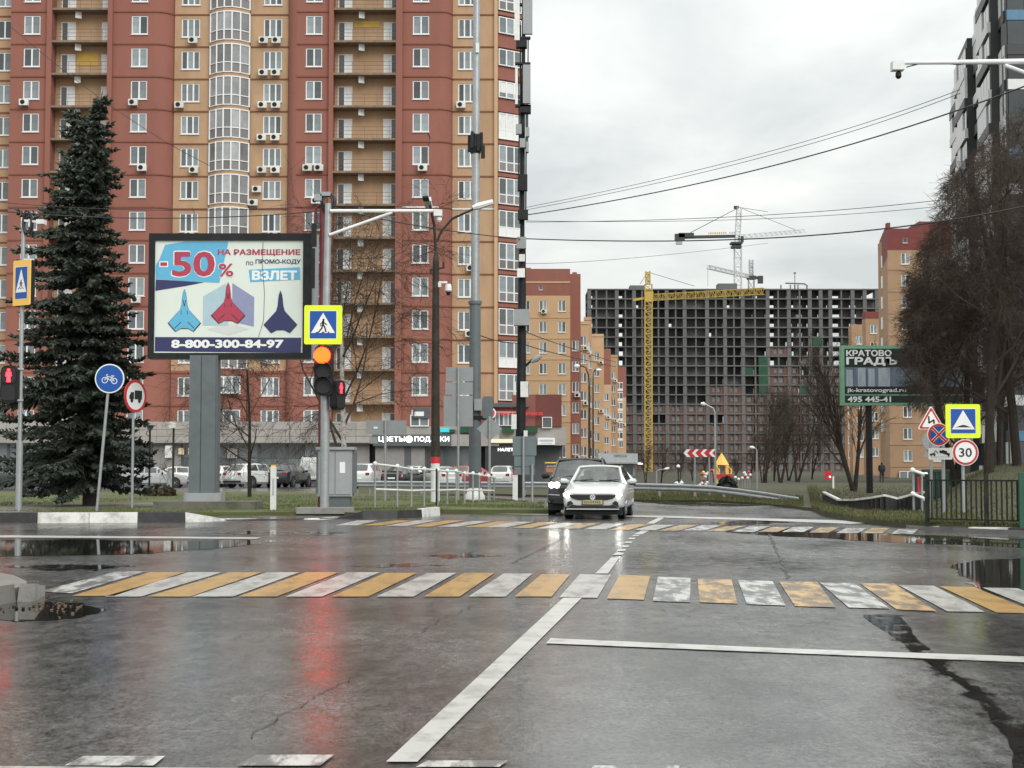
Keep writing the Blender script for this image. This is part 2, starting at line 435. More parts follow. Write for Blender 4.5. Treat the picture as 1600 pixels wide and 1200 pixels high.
def puddle_mat():
    m = mat('standing_water', (0.020, 0.019, 0.018), 0.035, spec=0.55, var=0.3, scale=0.8)
    n, l = m.node_tree.nodes, m.node_tree.links
    b = n['Principled BSDF']
    t = n.new('ShaderNodeTexNoise'); t.inputs['Scale'].default_value = 3.0; t.inputs['Detail'].default_value = 2
    tc = n.new('ShaderNodeTexCoord'); l.new(tc.outputs['Object'], t.inputs['Vector'])
    bp = n.new('ShaderNodeBump'); bp.inputs['Strength'].default_value = 0.02; bp.inputs['Distance'].default_value = 0.01
    l.new(t.outputs['Fac'], bp.inputs['Height']); l.new(bp.outputs[0], b.inputs['Normal'])
    return m
m_puddle = puddle_mat()
def film_mat():
    # a broken film of water: patches of it lie in the hollows, bare asphalt shows between
    m = mat('water_film', (0.020, 0.019, 0.019), 0.05, spec=0.5, var=0.4, scale=2.0)
    n, l = m.node_tree.nodes, m.node_tree.links
    t = n.new('ShaderNodeTexNoise'); t.inputs['Scale'].default_value = 4.5; t.inputs['Detail'].default_value = 6; t.inputs['Roughness'].default_value = .7
    tc = n.new('ShaderNodeTexCoord'); mp = n.new('ShaderNodeMapping'); mp.inputs['Scale'].default_value = (1, .45, 1)
    l.new(tc.outputs['Object'], mp.inputs['Vector']); l.new(mp.outputs[0], t.inputs['Vector'])
    at_ = n.new('ShaderNodeAttribute'); at_.attribute_name = 'inner'
    ad = n.new('ShaderNodeMath'); ad.operation = 'ADD'; l.new(t.outputs['Fac'], ad.inputs[0]); l.new(at_.outputs['Fac'], ad.inputs[1])
    r = n.new('ShaderNodeMapRange'); r.inputs['From Min'].default_value = .60; r.inputs['From Max'].default_value = .72
    l.new(ad.outputs[0], r.inputs['Value']); l.new(r.outputs[0], n['Principled BSDF'].inputs['Alpha'])
    return m
m_film = film_mat()

gb = MB().quad((-1500,-60,-0.03), (1500,-60,-0.03), (1500,2500,-0.03), (-1500,2500,-0.03))
struct(gb.build('ground', m_dirt))
road = struct(MB().quad((-150,-8,0), (150,-8,0), (150,131,0), (-150,131,0)).build('road', m_road))

# puddles lying in the dips of the road
def puddle(pts, m, seed, name='puddle', z=0.004, rag=1.0):
    rnd = random.Random(seed); g = [G(*p) for p in pts]; out = []
    for i, p in enumerate(g):
        q = g[(i+1) % len(g)]; L = (q - p).length; k = max(2, int(L / 0.13))
        for j in range(k):
            t = j / k; c = p.lerp(q, t)
            a = mnoise.noise(Vector((c.x*0.8, c.y*0.8, seed))) * 0.35 + mnoise.noise(Vector((c.x*3.1, c.y*2.1, seed))) * .12 + rnd.uniform(-.035,.035)
            d = (q - p).normalized(); nrm = Vector((-d.y, d.x, 0))
            out.append((c + nrm * a * rag).xy)
    # an inner loop carries the film's depth: 0 at the rim, 0.28 inside
    n_ = len(out); mid = sum((Vector(p) for p in out), Vector((0,0))) / n_
    inn = []
    for i in range(n_):
        a_, b_ = Vector(out[i-3]), Vector(out[(i+3) % n_]); d = (b_-a_).normalized(); nr = Vector((-d.y, d.x))
        inn.append((Vector(out[i]) + nr*.22, Vector(out[i]) - nr*.22))
    area = sum(out[i].x*out[(i+1) % n_].y - out[(i+1) % n_].x*out[i].y for i in range(n_))
    inn = [q[0] if area > 0 else q[1] for q in inn]
    mb = MB(); mb.v = [(p.x, p.y, z) for p in out]
    if m is m_film:
        mb.v += [(p.x, p.y, z + .0004) for p in inn]
        mb.f = [(i, (i+1) % n_, n_+(i+1) % n_, n_+i) for i in range(n_)]
        mb.f += [tuple(n_+i for i in t) for t in tessellate_polygon([[Vector((p.x, p.y, 0)) for p in inn]])]
        o = mb.build(name, m, fix=False)
        at_ = o.data.attributes.new('inner', 'FLOAT', 'POINT'); at_.data.foreach_set('value', [0.0]*n_ + [.20]*n_)
    else:
        mb.f = [tuple(t) for t in tessellate_polygon([[Vector((p.x, p.y, 0)) for p in out]])]
        o = mb.build(name, m, fix=False)
    return struct(o)
puddle([(-300,846),(120,843),(300,846),(420,843),(400,850),(330,858),(230,866),(60,868),(-300,872)], m_puddle, 1)
puddle([(150,893),(240,884),(80,882),(-40,884),(60,893)], m_film, 2, rag=.5)
puddle([(40,940),(110,944),(160,952),(120,966),(20,972),(-60,965)], m_puddle, 3, rag=.6)
puddle([(1120,829),(1210,827),(1330,831),(1440,836),(1600,842),(1800,846),(1800,862),(1600,856),(1450,850),(1300,842),(1180,836)], m_puddle, 4)
puddle([(1490,884),(1540,875),(1620,872),(1760,876),(1760,925),(1600,934),(1540,928),(1500,905)], m_puddle, 5, rag=.6)
puddle([(1362,962),(1385,958),(1440,1000),(1500,1040),(1560,1080),(1640,1150),(1680,1230),(1600,1190),(1500,1100),(1420,1030),(1395,1000)], m_film, 6, rag=.22)
puddle([(1100,817),(1180,812),(1250,816),(1200,819),(1130,822)], m_film, 7, rag=.5)
puddle([(640,868),(740,863),(800,869),(700,874)], m_film, 8, rag=.3)
puddle([(980,783),(1080,785),(1200,790),(1140,792),(1040,789)], m_film, 9, rag=.6)
puddle([(300,832),(420,828),(560,832),(520,837),(380,837)], m_film, 10, rag=.6)
puddle([(520,884),(640,879),(720,884),(600,888)], m_film, 11, rag=.3)

# ---- painted markings: sheets 4 mm apart, worn paint
def paint_mat(name, col, wear, wcol=(0.075,0.073,0.07), wscale=2.6, stretch=(1,1,1), rng_=(0.48,0.66)):
    m = mat(name, col, 0.30, var=0.10, scale=2.0, stretch=stretch, dirt=wcol, dirt_amt=wear, dirt_scale=wscale, dirt_rng=rng_, bump=0.05, bscale=30)
    return m
m_pw = paint_mat('white_road_paint', (0.40,0.39,0.37), 0.85, (0.17,0.165,0.155), 2.0, (2.0,.6,1), (0.47,0.60))
m_py = paint_mat('yellow_road_paint', (0.40,0.235,0.065), 0.85, (0.20,0.12,0.045), 2.0, (2.0,.6,1), (0.47,0.60))
m_pww = paint_mat('worn_white_road_paint', (0.48,0.475,0.455), 1.0, (0.12,0.118,0.115), 1.8, (2.6,.7,1), (0.44,0.54))
m_pyw = paint_mat('worn_yellow_road_paint', (0.48,0.31,0.11), 1.0, (0.15,0.10,0.055), 1.8, (2.6,.7,1), (0.44,0.54))
m_line = paint_mat('white_line_paint', (0.47,0.465,0.44), 0.7, (0.16,0.16,0.155), 3.0)

def mark(name, pts, m, z=0.008):
    g = [G(p[0], p[1], z) for p in pts]
    o = MB().quad(*[(p.x, p.y, z) for p in g]).build(name, m, road, fix=False)
    return o
# near pedestrian crossing: (bottom-left, bottom-right, top-right, top-left) in photo pixels
near = [((62,924),(112,927),(228,893),(180,893),'W'),
 ((112,931),(178,931),(288,894),(234,894),'y'),((163,932),(220,932),(348,894),(295,894),'w'),
 ((230,932),(297,932),(410,894),(358,894),'y'),((300,932),(364,932),(468,894),(418,894),'w'),
 ((373,932),(432,932),(530,894),(478,894),'y'),((446,932),(503,932),(594,894),(543,894),'w'),
 ((517,932),(575,932),(652,895),(602,895),'y'),((588,932),(646,932),(713,895),(668,895),'w'),
 ((662,932),(718,932),(773,895),(725,895),'y'),((732,932),(790,932),(832,896),(787,896),'w'),
 ((804,932),(862,932),(891,897),(846,897),'y'),((874,933),(933,934),(955,898),(906,897),'w'),
 ((948,935),(1006,937),(1016,900),(968,898),'y'),((1020,939),(1078,941),(1079,903),(1028,901),'W'),
 ((1093,941),(1152,943),(1143,905),(1090,904),'Y'),((1167,944),(1228,946),(1207,908),(1153,906),'W'),
 ((1242,947),(1306,949),(1277,909),(1217,908),'Y'),((1326,949),(1391,951),(1335,911),(1281,910),'W'),
 ((1401,952),(1464,955),(1397,912),(1343,911),'Y'),((1480,955),(1539,956),(1459,915),(1404,914),'w'),
 ((1557,957),(1625,959),(1522,917),(1468,916),'y'),((1640,960),(1700,962),(1590,919),(1535,918),'w'),
 ((1715,962),(1780,964),(1655,921),(1600,920),'y')]
mm_ = {'w': m_pw, 'y': m_py, 'W': m_pww, 'Y': m_pyw}
for a, b, c, d, k in near: mark('crossing_stripe', (a, b, c, d), mm_[k])
# far crossing
far_x = [(523,821,558,813,'w'),(565,821,618,813,'y'),(600,822,650,813,'w'),(640,823,698,813,'y'),(680,823,738,814,'w'),
 (722,824,776,815,'y'),(756,824,802,815,'w'),(798,825,842,816,'y'),(836,826,878,817,'w'),(874,826,910,817,'Y'),
 (912,827,944,818,'w'),(952,828,985,819,'y'),(990,828,1022,820,'w'),(1030,829,1064,820,'y'),(1066,829,1098,820,'W'),(1102,830,1136,822,'Y'),
 (1144,831,1172,822,'W'),(1184,831,1208,823,'Y'),(1222,831,1240,823,'W'),(1264,832,1282,824,'Y'),(1306,833,1322,825,'w'),(1348,833,1362,825,'y'),(1392,834,1404,826,'w')]
for x0, y0, x1, y1, k in far_x:
    if x0 > 1025: k = k.upper()
    w0, w1 = (38, 36) if k in 'wW' else (34, 32)
    mark('crossing_stripe', ((x0,y0),(x0+w0*0.9,y0),(x1+w1*0.9,y1),(x1,y1)), mm_[k])
# centre line and dashes
mark('centre_line', ((603,1190),(652,1190),(909,934),(880,934)), m_line)
mark('centre_line', ((930,896),(950,896),(968,871),(955,871)), m_line)
for (xa, ya, xb, yb, w) in ((957,867,962,864,14),(964,861,967,858,12),(970,855,973,852,11),(975,848.5,978,846,11),(981,842.5,984,840,10),(987,838,990,836,10),(990,835,1002,829,13)):
    mark('line_dash', ((xa,ya),(xa+w,ya),(xb+w*0.95,yb),(xb,yb)), m_line)
mark('centre_line', ((1010,818),(1022,818),(1040,808),(1030,808)), m_line)
mark('stop_line', ((853,1005),(860,997),(1230,1013),(1226,1020)), m_line)
mark('stop_line', ((1226,1020),(1230,1013),(1760,1031),(1760,1041)), m_line)
mark('edge_line', ((-300,838),(-300,834),(408,839.5),(400,842)), m_line)
mark('edge_line', ((760,802.5),(760,800),(1035,806),(1280,812),(1385,815.5),(1330,818.5),(1200,813.5),(1035,808.5)), m_line)
mark('edge_line', ((470,812),(540,809),(500,813)), m_line)
# worn remains of an earlier crossing right in front
for (a, b, c, d, m_) in (((100,1196),(240,1196),(258,1181),(130,1181),m_pww),((370,1196),(500,1196),(522,1179),(400,1179),m_pww),
        ((650,1198),(780,1198),(794,1188),(668,1188),m_pww),((920,1204),(1060,1204),(1062,1196),(928,1196),m_pww)):
    mark('worn_stripe', (a, b, c, d), m_)
mark('worn_stripe', ((-80,1230),(2000,1230),(2000,1222),(700,1203),(-80,1196)), m_pw, 0.012)

# cracks in the asphalt: narrow filled grooves
m_crack = mat('crack_filler', (0.012,0.012,0.012), 0.25, var=0.2)
def crack(pts, w, seed, m=m_crack):
    rnd = random.Random(seed); g = [G(*p) for p in pts]; path = []
    for p, q in zip(g[:-1], g[1:]):
        k = max(2, int((q-p).length / 0.10))
        for j in range(k):
            c = p.lerp(q, j/k); path.append(c + Vector((rnd.gauss(0,.018), rnd.gauss(0,.018), 0)))
    path.append(g[-1]); mb = MB()
    for a, b in zip(path[:-1], path[1:]):
        d = (b-a).normalized(); s_ = Vector((-d.y, d.x, 0)) * w * rnd.uniform(.4, 1) / 2
        mb.quad(*[(p.x, p.y, 0.006) for p in (a-s_, b-s_, b+s_, a+s_)])
    return mb.build('crack', m, road, fix=False)
crack([(385,1155),(455,1110),(510,1080),(560,1052)], .011, 1)
crack([(655,990),(690,968),(760,940)], .010, 2)
crack([(1202,835),(1212,858),(1222,880),(1232,905)], .05, 3)
crack([(800,880),(860,852),(885,838)], .03, 5)

# ---- verges, islands, berm
K = 0.13
def slab(name, pts, m, z1=K, z0=-0.02):
    g = [G(p[0], p[1], z1) for p in pts]
    return struct(MB().prism([(p.x, p.y) for p in g], z0, z1).build(name, m))
verge_pts = [(-900,803),(0,804),(286,805),(296,800.5),(420,800),(536,800),(560,801.5),(600,799),(690,796),(860,796.5),(859,787),(800,781.5),(760,776),(600,772),(400,768),(-900,768)]
verge = slab('grass_verge', verge_pts, m_grass)
slab('footpath', [(-300,802),(-300,796),(60,791),(230,785),(340,779),(352,783),(240,790),(100,796.5),(0,801.5)], m_concw, K + 0.012, K - 0.02)
slab('footpath', [(270,812),(330,811.5),(420,811),(530,808.5),(560,804),(420,802),(270,803)], m_road, 0.035, -0.02)
# far berm behind the crash barrier
berm = slab('grass_berm', [(560,776),(760,771),(862,774),(1000,779.5),(1110,781),(1200,785),(1262,793),(1300,796),(1420,790),(1900,772),(1900,754.5),(560,754.5)], m_leafy, 0.10)

# right-hand bank rising under the trees
def right_bank():
    mb = MB(); cols = []
    fr = [(1268,791),(1285,799),(1320,806),(1380,813),(1430,818),(1470,819.5),(1520,821),(1600,823),(1700,826),(1900,831)]
    NX, NY = 46, 26
    rnd = random.Random(3)
    for i in range(NX + 1):
        t = i / NX * (len(fr) - 1); k = min(int(t), len(fr) - 2); u = t - k
        px, py = fr[k][0]*(1-u)+fr[k+1][0]*u, fr[k][1]*(1-u)+fr[k+1][1]*u
        a = G(px, py, K); dfar = 112.0
        b = Vector((a.x * dfar / a.y * 0.985, dfar, 0))
        row = []
        for j in range(NY + 1):
            v = j / NY; q = a.lerp(b, v ** 1.5)
            side = min(1, max(0, (q.x / q.y * FPX + 800 - 1425) / 150)); side = side*side*(3-2*side)
            up = min(1, max(0, (q.y - a.y - 1.0) / 20)); up = up*up*(3-2*up)
            row.append((q.x, q.y, K + 1.35 * side * up + 0.05 * mnoise.noise(Vector((q.x*.5, q.y*.5, 0))) * min(1, v*8)))
        cols.append(row)
    for i in range(NX + 1):
        for q in cols[i]: mb.v.append(q)
    n = NY + 1
    for i in range(NX):
        for j in range(NY): mb.f.append((i*n+j, (i+1)*n+j, (i+1)*n+j+1, i*n+j+1))
    # front skirt
    k = len(mb.v)
    for i in range(NX + 1): mb.v.append((cols[i][0][0], cols[i][0][1], -0.02))
    for i in range(NX): mb.f.append((i*n, k+i, k+i+1, (i+1)*n))
    return struct(mb.build('grass_bank', m_leafy, smooth=True)), cols
bank, bank_cols = right_bank()
def bank_z(x, y):
    best, bz = 1e9, K
    for c in bank_cols:
        for q in c:
            d = (q[0]-x)**2 + (q[1]-y)**2
            if d < best: best, bz = d, q[2]
    return bz
slab('pavement', [(1410,818),(1480,819),(1600,822),(1900,832),(1900,843),(1730,835.4),(1650,831.6),(1574,827.8),(1512,825.5),(1466,823.1),(1418,820.4)], m_concw, 0.085)
slab('pavement', [(-260,880),(-10,893),(22,899),(42,908),(40,914),(-10,928),(-300,1000)], m_concw, K)

# kerb stones, each a piece of its kerb
m_kw = mat('white_kerb_paint', (0.66,0.66,0.63), 0.6, var=0.1, dirt=(0.16,0.15,0.13), dirt_amt=0.7, dirt_scale=1.6)
m_kb = mat('black_kerb_paint', (0.020,0.020,0.022), 0.5, var=0.3, dirt=(0.08,0.07,0.06), dirt_amt=0.5, dirt_scale=2.0)
def kerb(stones, h=0.20, w=0.16):
    base = struct(ob('kerb', None))
    for (a, b, m, h0, h1) in stones:
        p, q = G(a[0], a[1], 0), G(b[0], b[1], 0)
        d = (q-p).normalized(); nn = Vector((-d.y, d.x, 0)) * w
        if nn.y < 0: nn = -nn
        g = d * 0.008; p2, q2 = p + g, q - g
        mb = MB(); k = [(p2, h0), (q2, h1)]
        mb.v = [(p2.x,p2.y,-.02),(q2.x,q2.y,-.02),((q2+nn).x,(q2+nn).y,-.02),((p2+nn).x,(p2+nn).y,-.02)]
        bb = nn * 0.15
        mb.v += [((p2+bb).x,(p2+bb).y,h0),((q2+bb).x,(q2+bb).y,h1),((q2+nn).x,(q2+nn).y,h1),((p2+nn).x,(p2+nn).y,h0)]
        mb.f = [(0,1,5,4),(1,2,6,5),(2,3,7,6),(3,0,4,7),(4,5,6,7),(3,2,1,0)]
        mb.build('kerb_stone', m, base)
    return base
st = []
for i, (x0, x1) in enumerate(((-260,-180),(-180,-100),(-100,-20),(-20,58))): st.append(((x0,817.3),(x1,817.3),m_kb if i % 2 else m_kw,.26,.26))
st += [((58,817.3),(139,817),m_kw,.26,.26),((139,817),(215,816.6),m_kw,.26,.26),((215,816.6),(290,816.4),m_kb,.26,.26),
       ((290,816.4),(352,813.5),m_kw,.26,.05),((352,813.5),(420,812.2),m_kw,.05,.03),((482,812),(530,810),m_kw,.03,.04)]
kerb(st)
kerb([((530,809.5),(566,810.5),m_kb,.05,.20),((566,810.5),(622,810),m_kb,.22,.22),((622,810),(660,808.3),m_kb,.22,.22),((660,808.3),(688,805),m_kw,.24,.24)])
kerb([((1418,826),(1466,829),m_kw,.04,.10),((1466,829),(1512,831.5),m_kb,.10,.10),((1512,831.5),(1574,834),m_kw,.11,.13),((1574,834),(1650,838),m_kb,.13,.13),((1650,838),(1730,842),m_kw,.13,.13)])
kerb([((-70,960),(-5,947),m_concw,.19,.19),((-5,947),(26,941),m_concw,.19,.19),((26,941),(44,930),m_conc,.19,.10)], w=0.18)
m_moss = mat('mossy_concrete', (0.13,0.125,0.10), 0.85, var=0.25, scale=2, dirt=(0.05,0.055,0.03), dirt_amt=0.9, dirt_scale=1.5, bump=0.4, bscale=20)

# grass blades that roughen the turf
def blades(name, n, sampler, hmin, hmax, m, seed):
    rnd = random.Random(seed); mb = MB()
    for _ in range(n):
        p = sampler(rnd)
        if p is None: continue
        h = rnd.uniform(hmin, hmax); a = rnd.uniform(0, math.pi); w = h * .22
        dx, dy = math.cos(a)*w, math.sin(a)*w; lx, ly = rnd.uniform(-.5,.5)*h, rnd.uniform(-.5,.5)*h
        k = len(mb.v)
        mb.v += [(p[0]-dx,p[1]-dy,p[2]-.01),(p[0]+dx,p[1]+dy,p[2]-.01),(p[0]+lx,p[1]+ly,p[2]+h)]
        mb.f.append((k,k+1,k+2))
    o = mb.build(name, m, fix=False); o['kind'] = 'stuff'
    o['label'] = {'verge_grass': 'short green grass covering the verge round the billboard', 'bank_grass': 'rough grass and dead leaves on the right-hand bank', 'berm_grass': 'short brownish grass on the berm under the crash barrier'}[name]
    o['category'] = 'grass'
    return o
m_blade = mat('grass_blades', (0.085,0.110,0.026), 0.7, var=0.4, scale=0.8, dirt=(0.13,0.10,0.05), dirt_amt=0.8, dirt_scale=0.5)
def samp_verge(r):
    px = r.uniform(-40, 850); t = r.random() ** 0.7
    fy = 803.5 if px < 300 else (800.5 if px < 540 else (798 if px < 700 else 796))
    py = 772 + (fy - 772) * t
    if px > 740: py = max(py, 777 + (px - 740) * .09)
    ly = 791 + (px - 60) * -.035 if px < 240 else 785 - (px-240) * .06
    if px < 345 and abs(py - ly - 1.5) < 4.0: return None
    if 290 < px < 525 and py > 799.5: return None
    g = G(px, py, K)
    if mnoise.noise(Vector((g.x*.35, g.y*.5, 2.0))) < -.12 + .15*r.random(): return None
    return g
blades('verge_grass', 42000, samp_verge, .025, .075, m_blade, 5)
def samp_bank(r):
    i = r.randrange(len(bank_cols)-1); j = int((r.random()**2) * (len(bank_cols[0])-2))
    a, b, c = Vector(bank_cols[i][j]), Vector(bank_cols[i+1][j]), Vector(bank_cols[i][j+1])
    return a + (b-a)*r.random() + (c-a)*r.random()
m_blade2 = mat('rough_grass_blades', (0.075,0.085,0.025), 0.8, var=0.4, scale=0.8, dirt=(0.12,0.075,0.04), dirt_amt=0.9, dirt_scale=0.6)
blades('bank_grass', 26000, samp_bank, .03, .10, m_blade2, 6)

def samp_berm(r):
    px = r.uniform(860, 1255); py = 764 + r.random()**.6 * 17
    if px > 1110: py += (px-1110)*.07
    return G(px, py, .10)
blades('berm_grass', 16000, samp_berm, .04, .12, m_blade2, 7)
# ================================================================== BUILDINGS
WIN = {}
def window_meshes(w, h, n, key, pane=None, frame=None):
    """frame mesh + pane mesh + sill mesh, centred on the opening"""
    k = (round(w,2), round(h,2), n, key)
    if k in WIN: return WIN[k]
    fm = MB(); fw = min(0.09, w*0.07); t = 0.05
    fm.box(-w/2, w/2, -t, t, h/2-fw, h/2).box(-w/2, w/2, -t, t, -h/2, -h/2+fw)
    fm.box(-w/2, -w/2+fw, -t, t, -h/2+fw, h/2-fw).box(w/2-fw, w/2, -t, t, -h/2+fw, h/2-fw)
    step = w / n
    for i in range(1, n): fm.box(-w/2+i*step-fw*.75, -w/2+i*step+fw*.75, -t*1.1, t*1.1, -h/2+fw, h/2-fw)
    pm = MB().box(-step/2+fw*.6, step/2-fw*.6, 0.0, 0.02, -h/2+fw*.8, h/2-fw*.8)
    sm = MB().box(-w/2-.06, w/2+.06, -.2, -.052, -h/2-.09, -h/2-.03)
    WIN[k] = (fm.mesh('window', frame or m_white), pm.mesh('pane', pane or m_pane), sm.mesh('sill', m_wpaint), step)
    return WIN[k]
def add_window(parent, x, y, z, w, h, n, key='std', sill=True, rz=0.0, pane=None, frame=None, name='window'):
    f, p, s, step = window_meshes(w, h, n, key, pane, frame)
    o = ob(name, f, parent, (x, y, z), rz)
    for i in range(n): ob('pane', p, o, (-w/2 + (i+.5)*step, .0, 0))
    if sill: ob('sill', s, o)
    return o
_ac = None
def add_ac(parent, x, y, z):
    global _ac
    if _ac is None:
        c = MB().box(-.42,.42,-.34,0,-.29,.29).box(-.36,-.32,-.02,.22,-.36,-.29).box(.32,.36,-.02,.22,-.36,-.29)
        f = MB().lathe([(.22,-.35),(.22,-.342),(.09,-.346),(.08,-.36)], 12, (-.1,0,0), 'y')
        _ac = (c.mesh('air_conditioner', m_acw), f.mesh('fan_grille', m_black))
    o = ob('air_conditioner', _ac[0], parent, (x, y-.2, z)); ob('fan_grille', _ac[1], o); return o

# ------------------------------------------------------------------ red and tan tower block
TD = 140.0
ROW0 = Z(603, TD); PITCHZ = (Z(39, TD) - Z(603, TD)) / 11.0
def rowz(i): return ROW0 + i * PITCHZ
NR = 14                                   # rows 0 .. 13, the last ones run out of the frame
tower = thing('apartment_tower', 'tall red and tan brick apartment tower with white windows filling the left', 'building', (X(400,TD), TD, 0))
TX = tower.location.x
def tx(px, py=330): return P(px, py, TD).x - TX
Z0, Z1 = 4.0, rowz(NR) - 0.6
ZRED = Z(578, TD)                          # tan sections turn red below this level
WH = 1.72

def section(name, x0, x1, y, m, cols, z0=Z0, z1=Z1, low=None, w3=False):
    """flat strip of facade with one window column each in cols (centre x, width, panes)"""
    holes = [(c - w/2, c + w/2, rowz(i) - WH/2, rowz(i) + WH/2) for (c, w, n) in cols for i in range(-1, NR)]
    if low is not None:
        lo = [h for h in holes if h[3] < low]; hi = [h for h in holes if h[2] > low]
        wallgrid(MB(), x0, x1, z0, low, lo, y).build(name, m_red, tower)
        wallgrid(MB(), x0, x1, low, z1, hi, y).build(name, m, tower)
    else:
        wallgrid(MB(), x0, x1, z0, z1, holes, y).build(name, m, tower)
    for (c, w, n) in cols:
        for i in range(-1, NR): add_window(tower, c, y + .1, rowz(i), w, WH, n)
def curve_strip(name, pts, m, z0=Z0, z1=Z1, low=None):
    for (a, b, mm) in ([(z0, low, m_red), (low, z1, m)] if low else [(z0, z1, m)]):
        mb = MB(); k = 0
        for p in pts: mb.v += [(p[0], p[1], a), (p[0], p[1], b)]
        for i in range(len(pts)-1): mb.f.append((2*i, 2*i+2, 2*i+3, 2*i+1))
        mb.build(name, mm, tower, smooth=True)
def bow(x0, x1, y0, y1, n=6, out=True):
    r = []
    for i in range(n+1):
        t = i/n*math.pi/2
        r.append((x0 + (x1-x0)*math.sin(t), y0 + (y1-y0)*(1-math.cos(t))))
    return r
W2, W3 = 1.50, 1.70
section('tan_wall', tx(-260), tx(12), 1.5, m_tan, [(tx(-6), 1.5, 2), (tx(-120), 1.7, 3)])
section('red_wall', tx(12), tx(70), 0.0, m_red, [(tx(45.5), W2, 2)])
MB().quad((tx(12),0,Z0),(tx(12),1.5,Z0),(tx(12),1.5,Z1),(tx(12),0,Z1)).build('red_return', m_red, tower)
def pilaster(x0, x1, y0, y1): MB().box(x0, x1, y0, y1, Z0, Z1).build('pilaster', m_red, tower)
pilaster(tx(70), tx(78), -.35, 2.0)
pilaster(tx(165.5), tx(173), -.35, 2.0)
section('red_wall', tx(173), tx(238), 0.0, m_red, [(tx(214.5), W2, 2)])
curve_strip('rounded_red_corner', bow(tx(238), tx(266), 0, 1.4), m_red)
section('tan_wall', tx(266), tx(323), 1.0, m_tan, [(tx(291.5), W3, 3)], low=ZRED)
section('tan_wall', tx(386), tx(446), 1.0, m_tan, [(tx(421.5), W3, 3)], low=ZRED)
curve_strip('rounded_red_corner', [(2*tx(446)+ (tx(462)-tx(446)) - p[0], p[1]) for p in bow(tx(446), tx(462), 0, 1.2)][::-1], m_red)
section('red_wall', tx(462), tx(513), 0.0, m_red, [(tx(489), W2, 2)])
pilaster(tx(513), tx(520), -.35, 2.0)
pilaster(tx(618), tx(628), -.35, 2.0)
section('red_wall', tx(628), tx(686), 0.0, m_red, [(tx(657), W2, 2)])
curve_strip('rounded_red_corner', bow(tx(686), tx(706), 0, 1.2), m_red)
section('tan_wall', tx(706), tx(772), 1.0, m_tan, [(tx(729.5), W3, 3)], low=Z(626, TD))
MB().box(tx(772), tx(777.5), .72, 1.4, Z0, Z1).build('corner_pilaster', m_tan2, tower)

# string courses, one per storey and section
for i in range(-1, NR + 1):
    z = rowz(i) - 1.78
    for (a, b, y, m) in ((tx(-260),tx(12),1.5,m_band),(tx(12.5),tx(70),0,m_band),(tx(173),tx(238),0,m_band),(tx(266),tx(323),1.0,m_band),
                         (tx(386),tx(446),1.0,m_band),(tx(462),tx(513),0,m_band),(tx(628),tx(686),0,m_band),(tx(706),tx(772),1.0,m_band)):
        mm2 = m_wpaint if (i == 6 and a > tx(620)) else m
        MB().box(a, b, y-.07, y-.005, z-.07, z+.05).build('string_course', mm2, tower)
    for pts in (bow(tx(238), tx(266), 0, 1.4), bow(tx(686), tx(706), 0, 1.2)):
        mb = MB()
        for p in pts:
            mb.v += [(p[0]+.03, p[1]-.07, z-.07), (p[0]+.03, p[1]-.07, z+.05), (p[0], p[1]+.0, z+.05), (p[0], p[1]+.0, z-.07)]
        for k in range(len(pts)-1):
            for q in range(3): mb.f.append((4*k+q, 4*k+4+q, 4*k+5+q, 4*k+1+q))
        mb.build('string_course', m_band, tower)

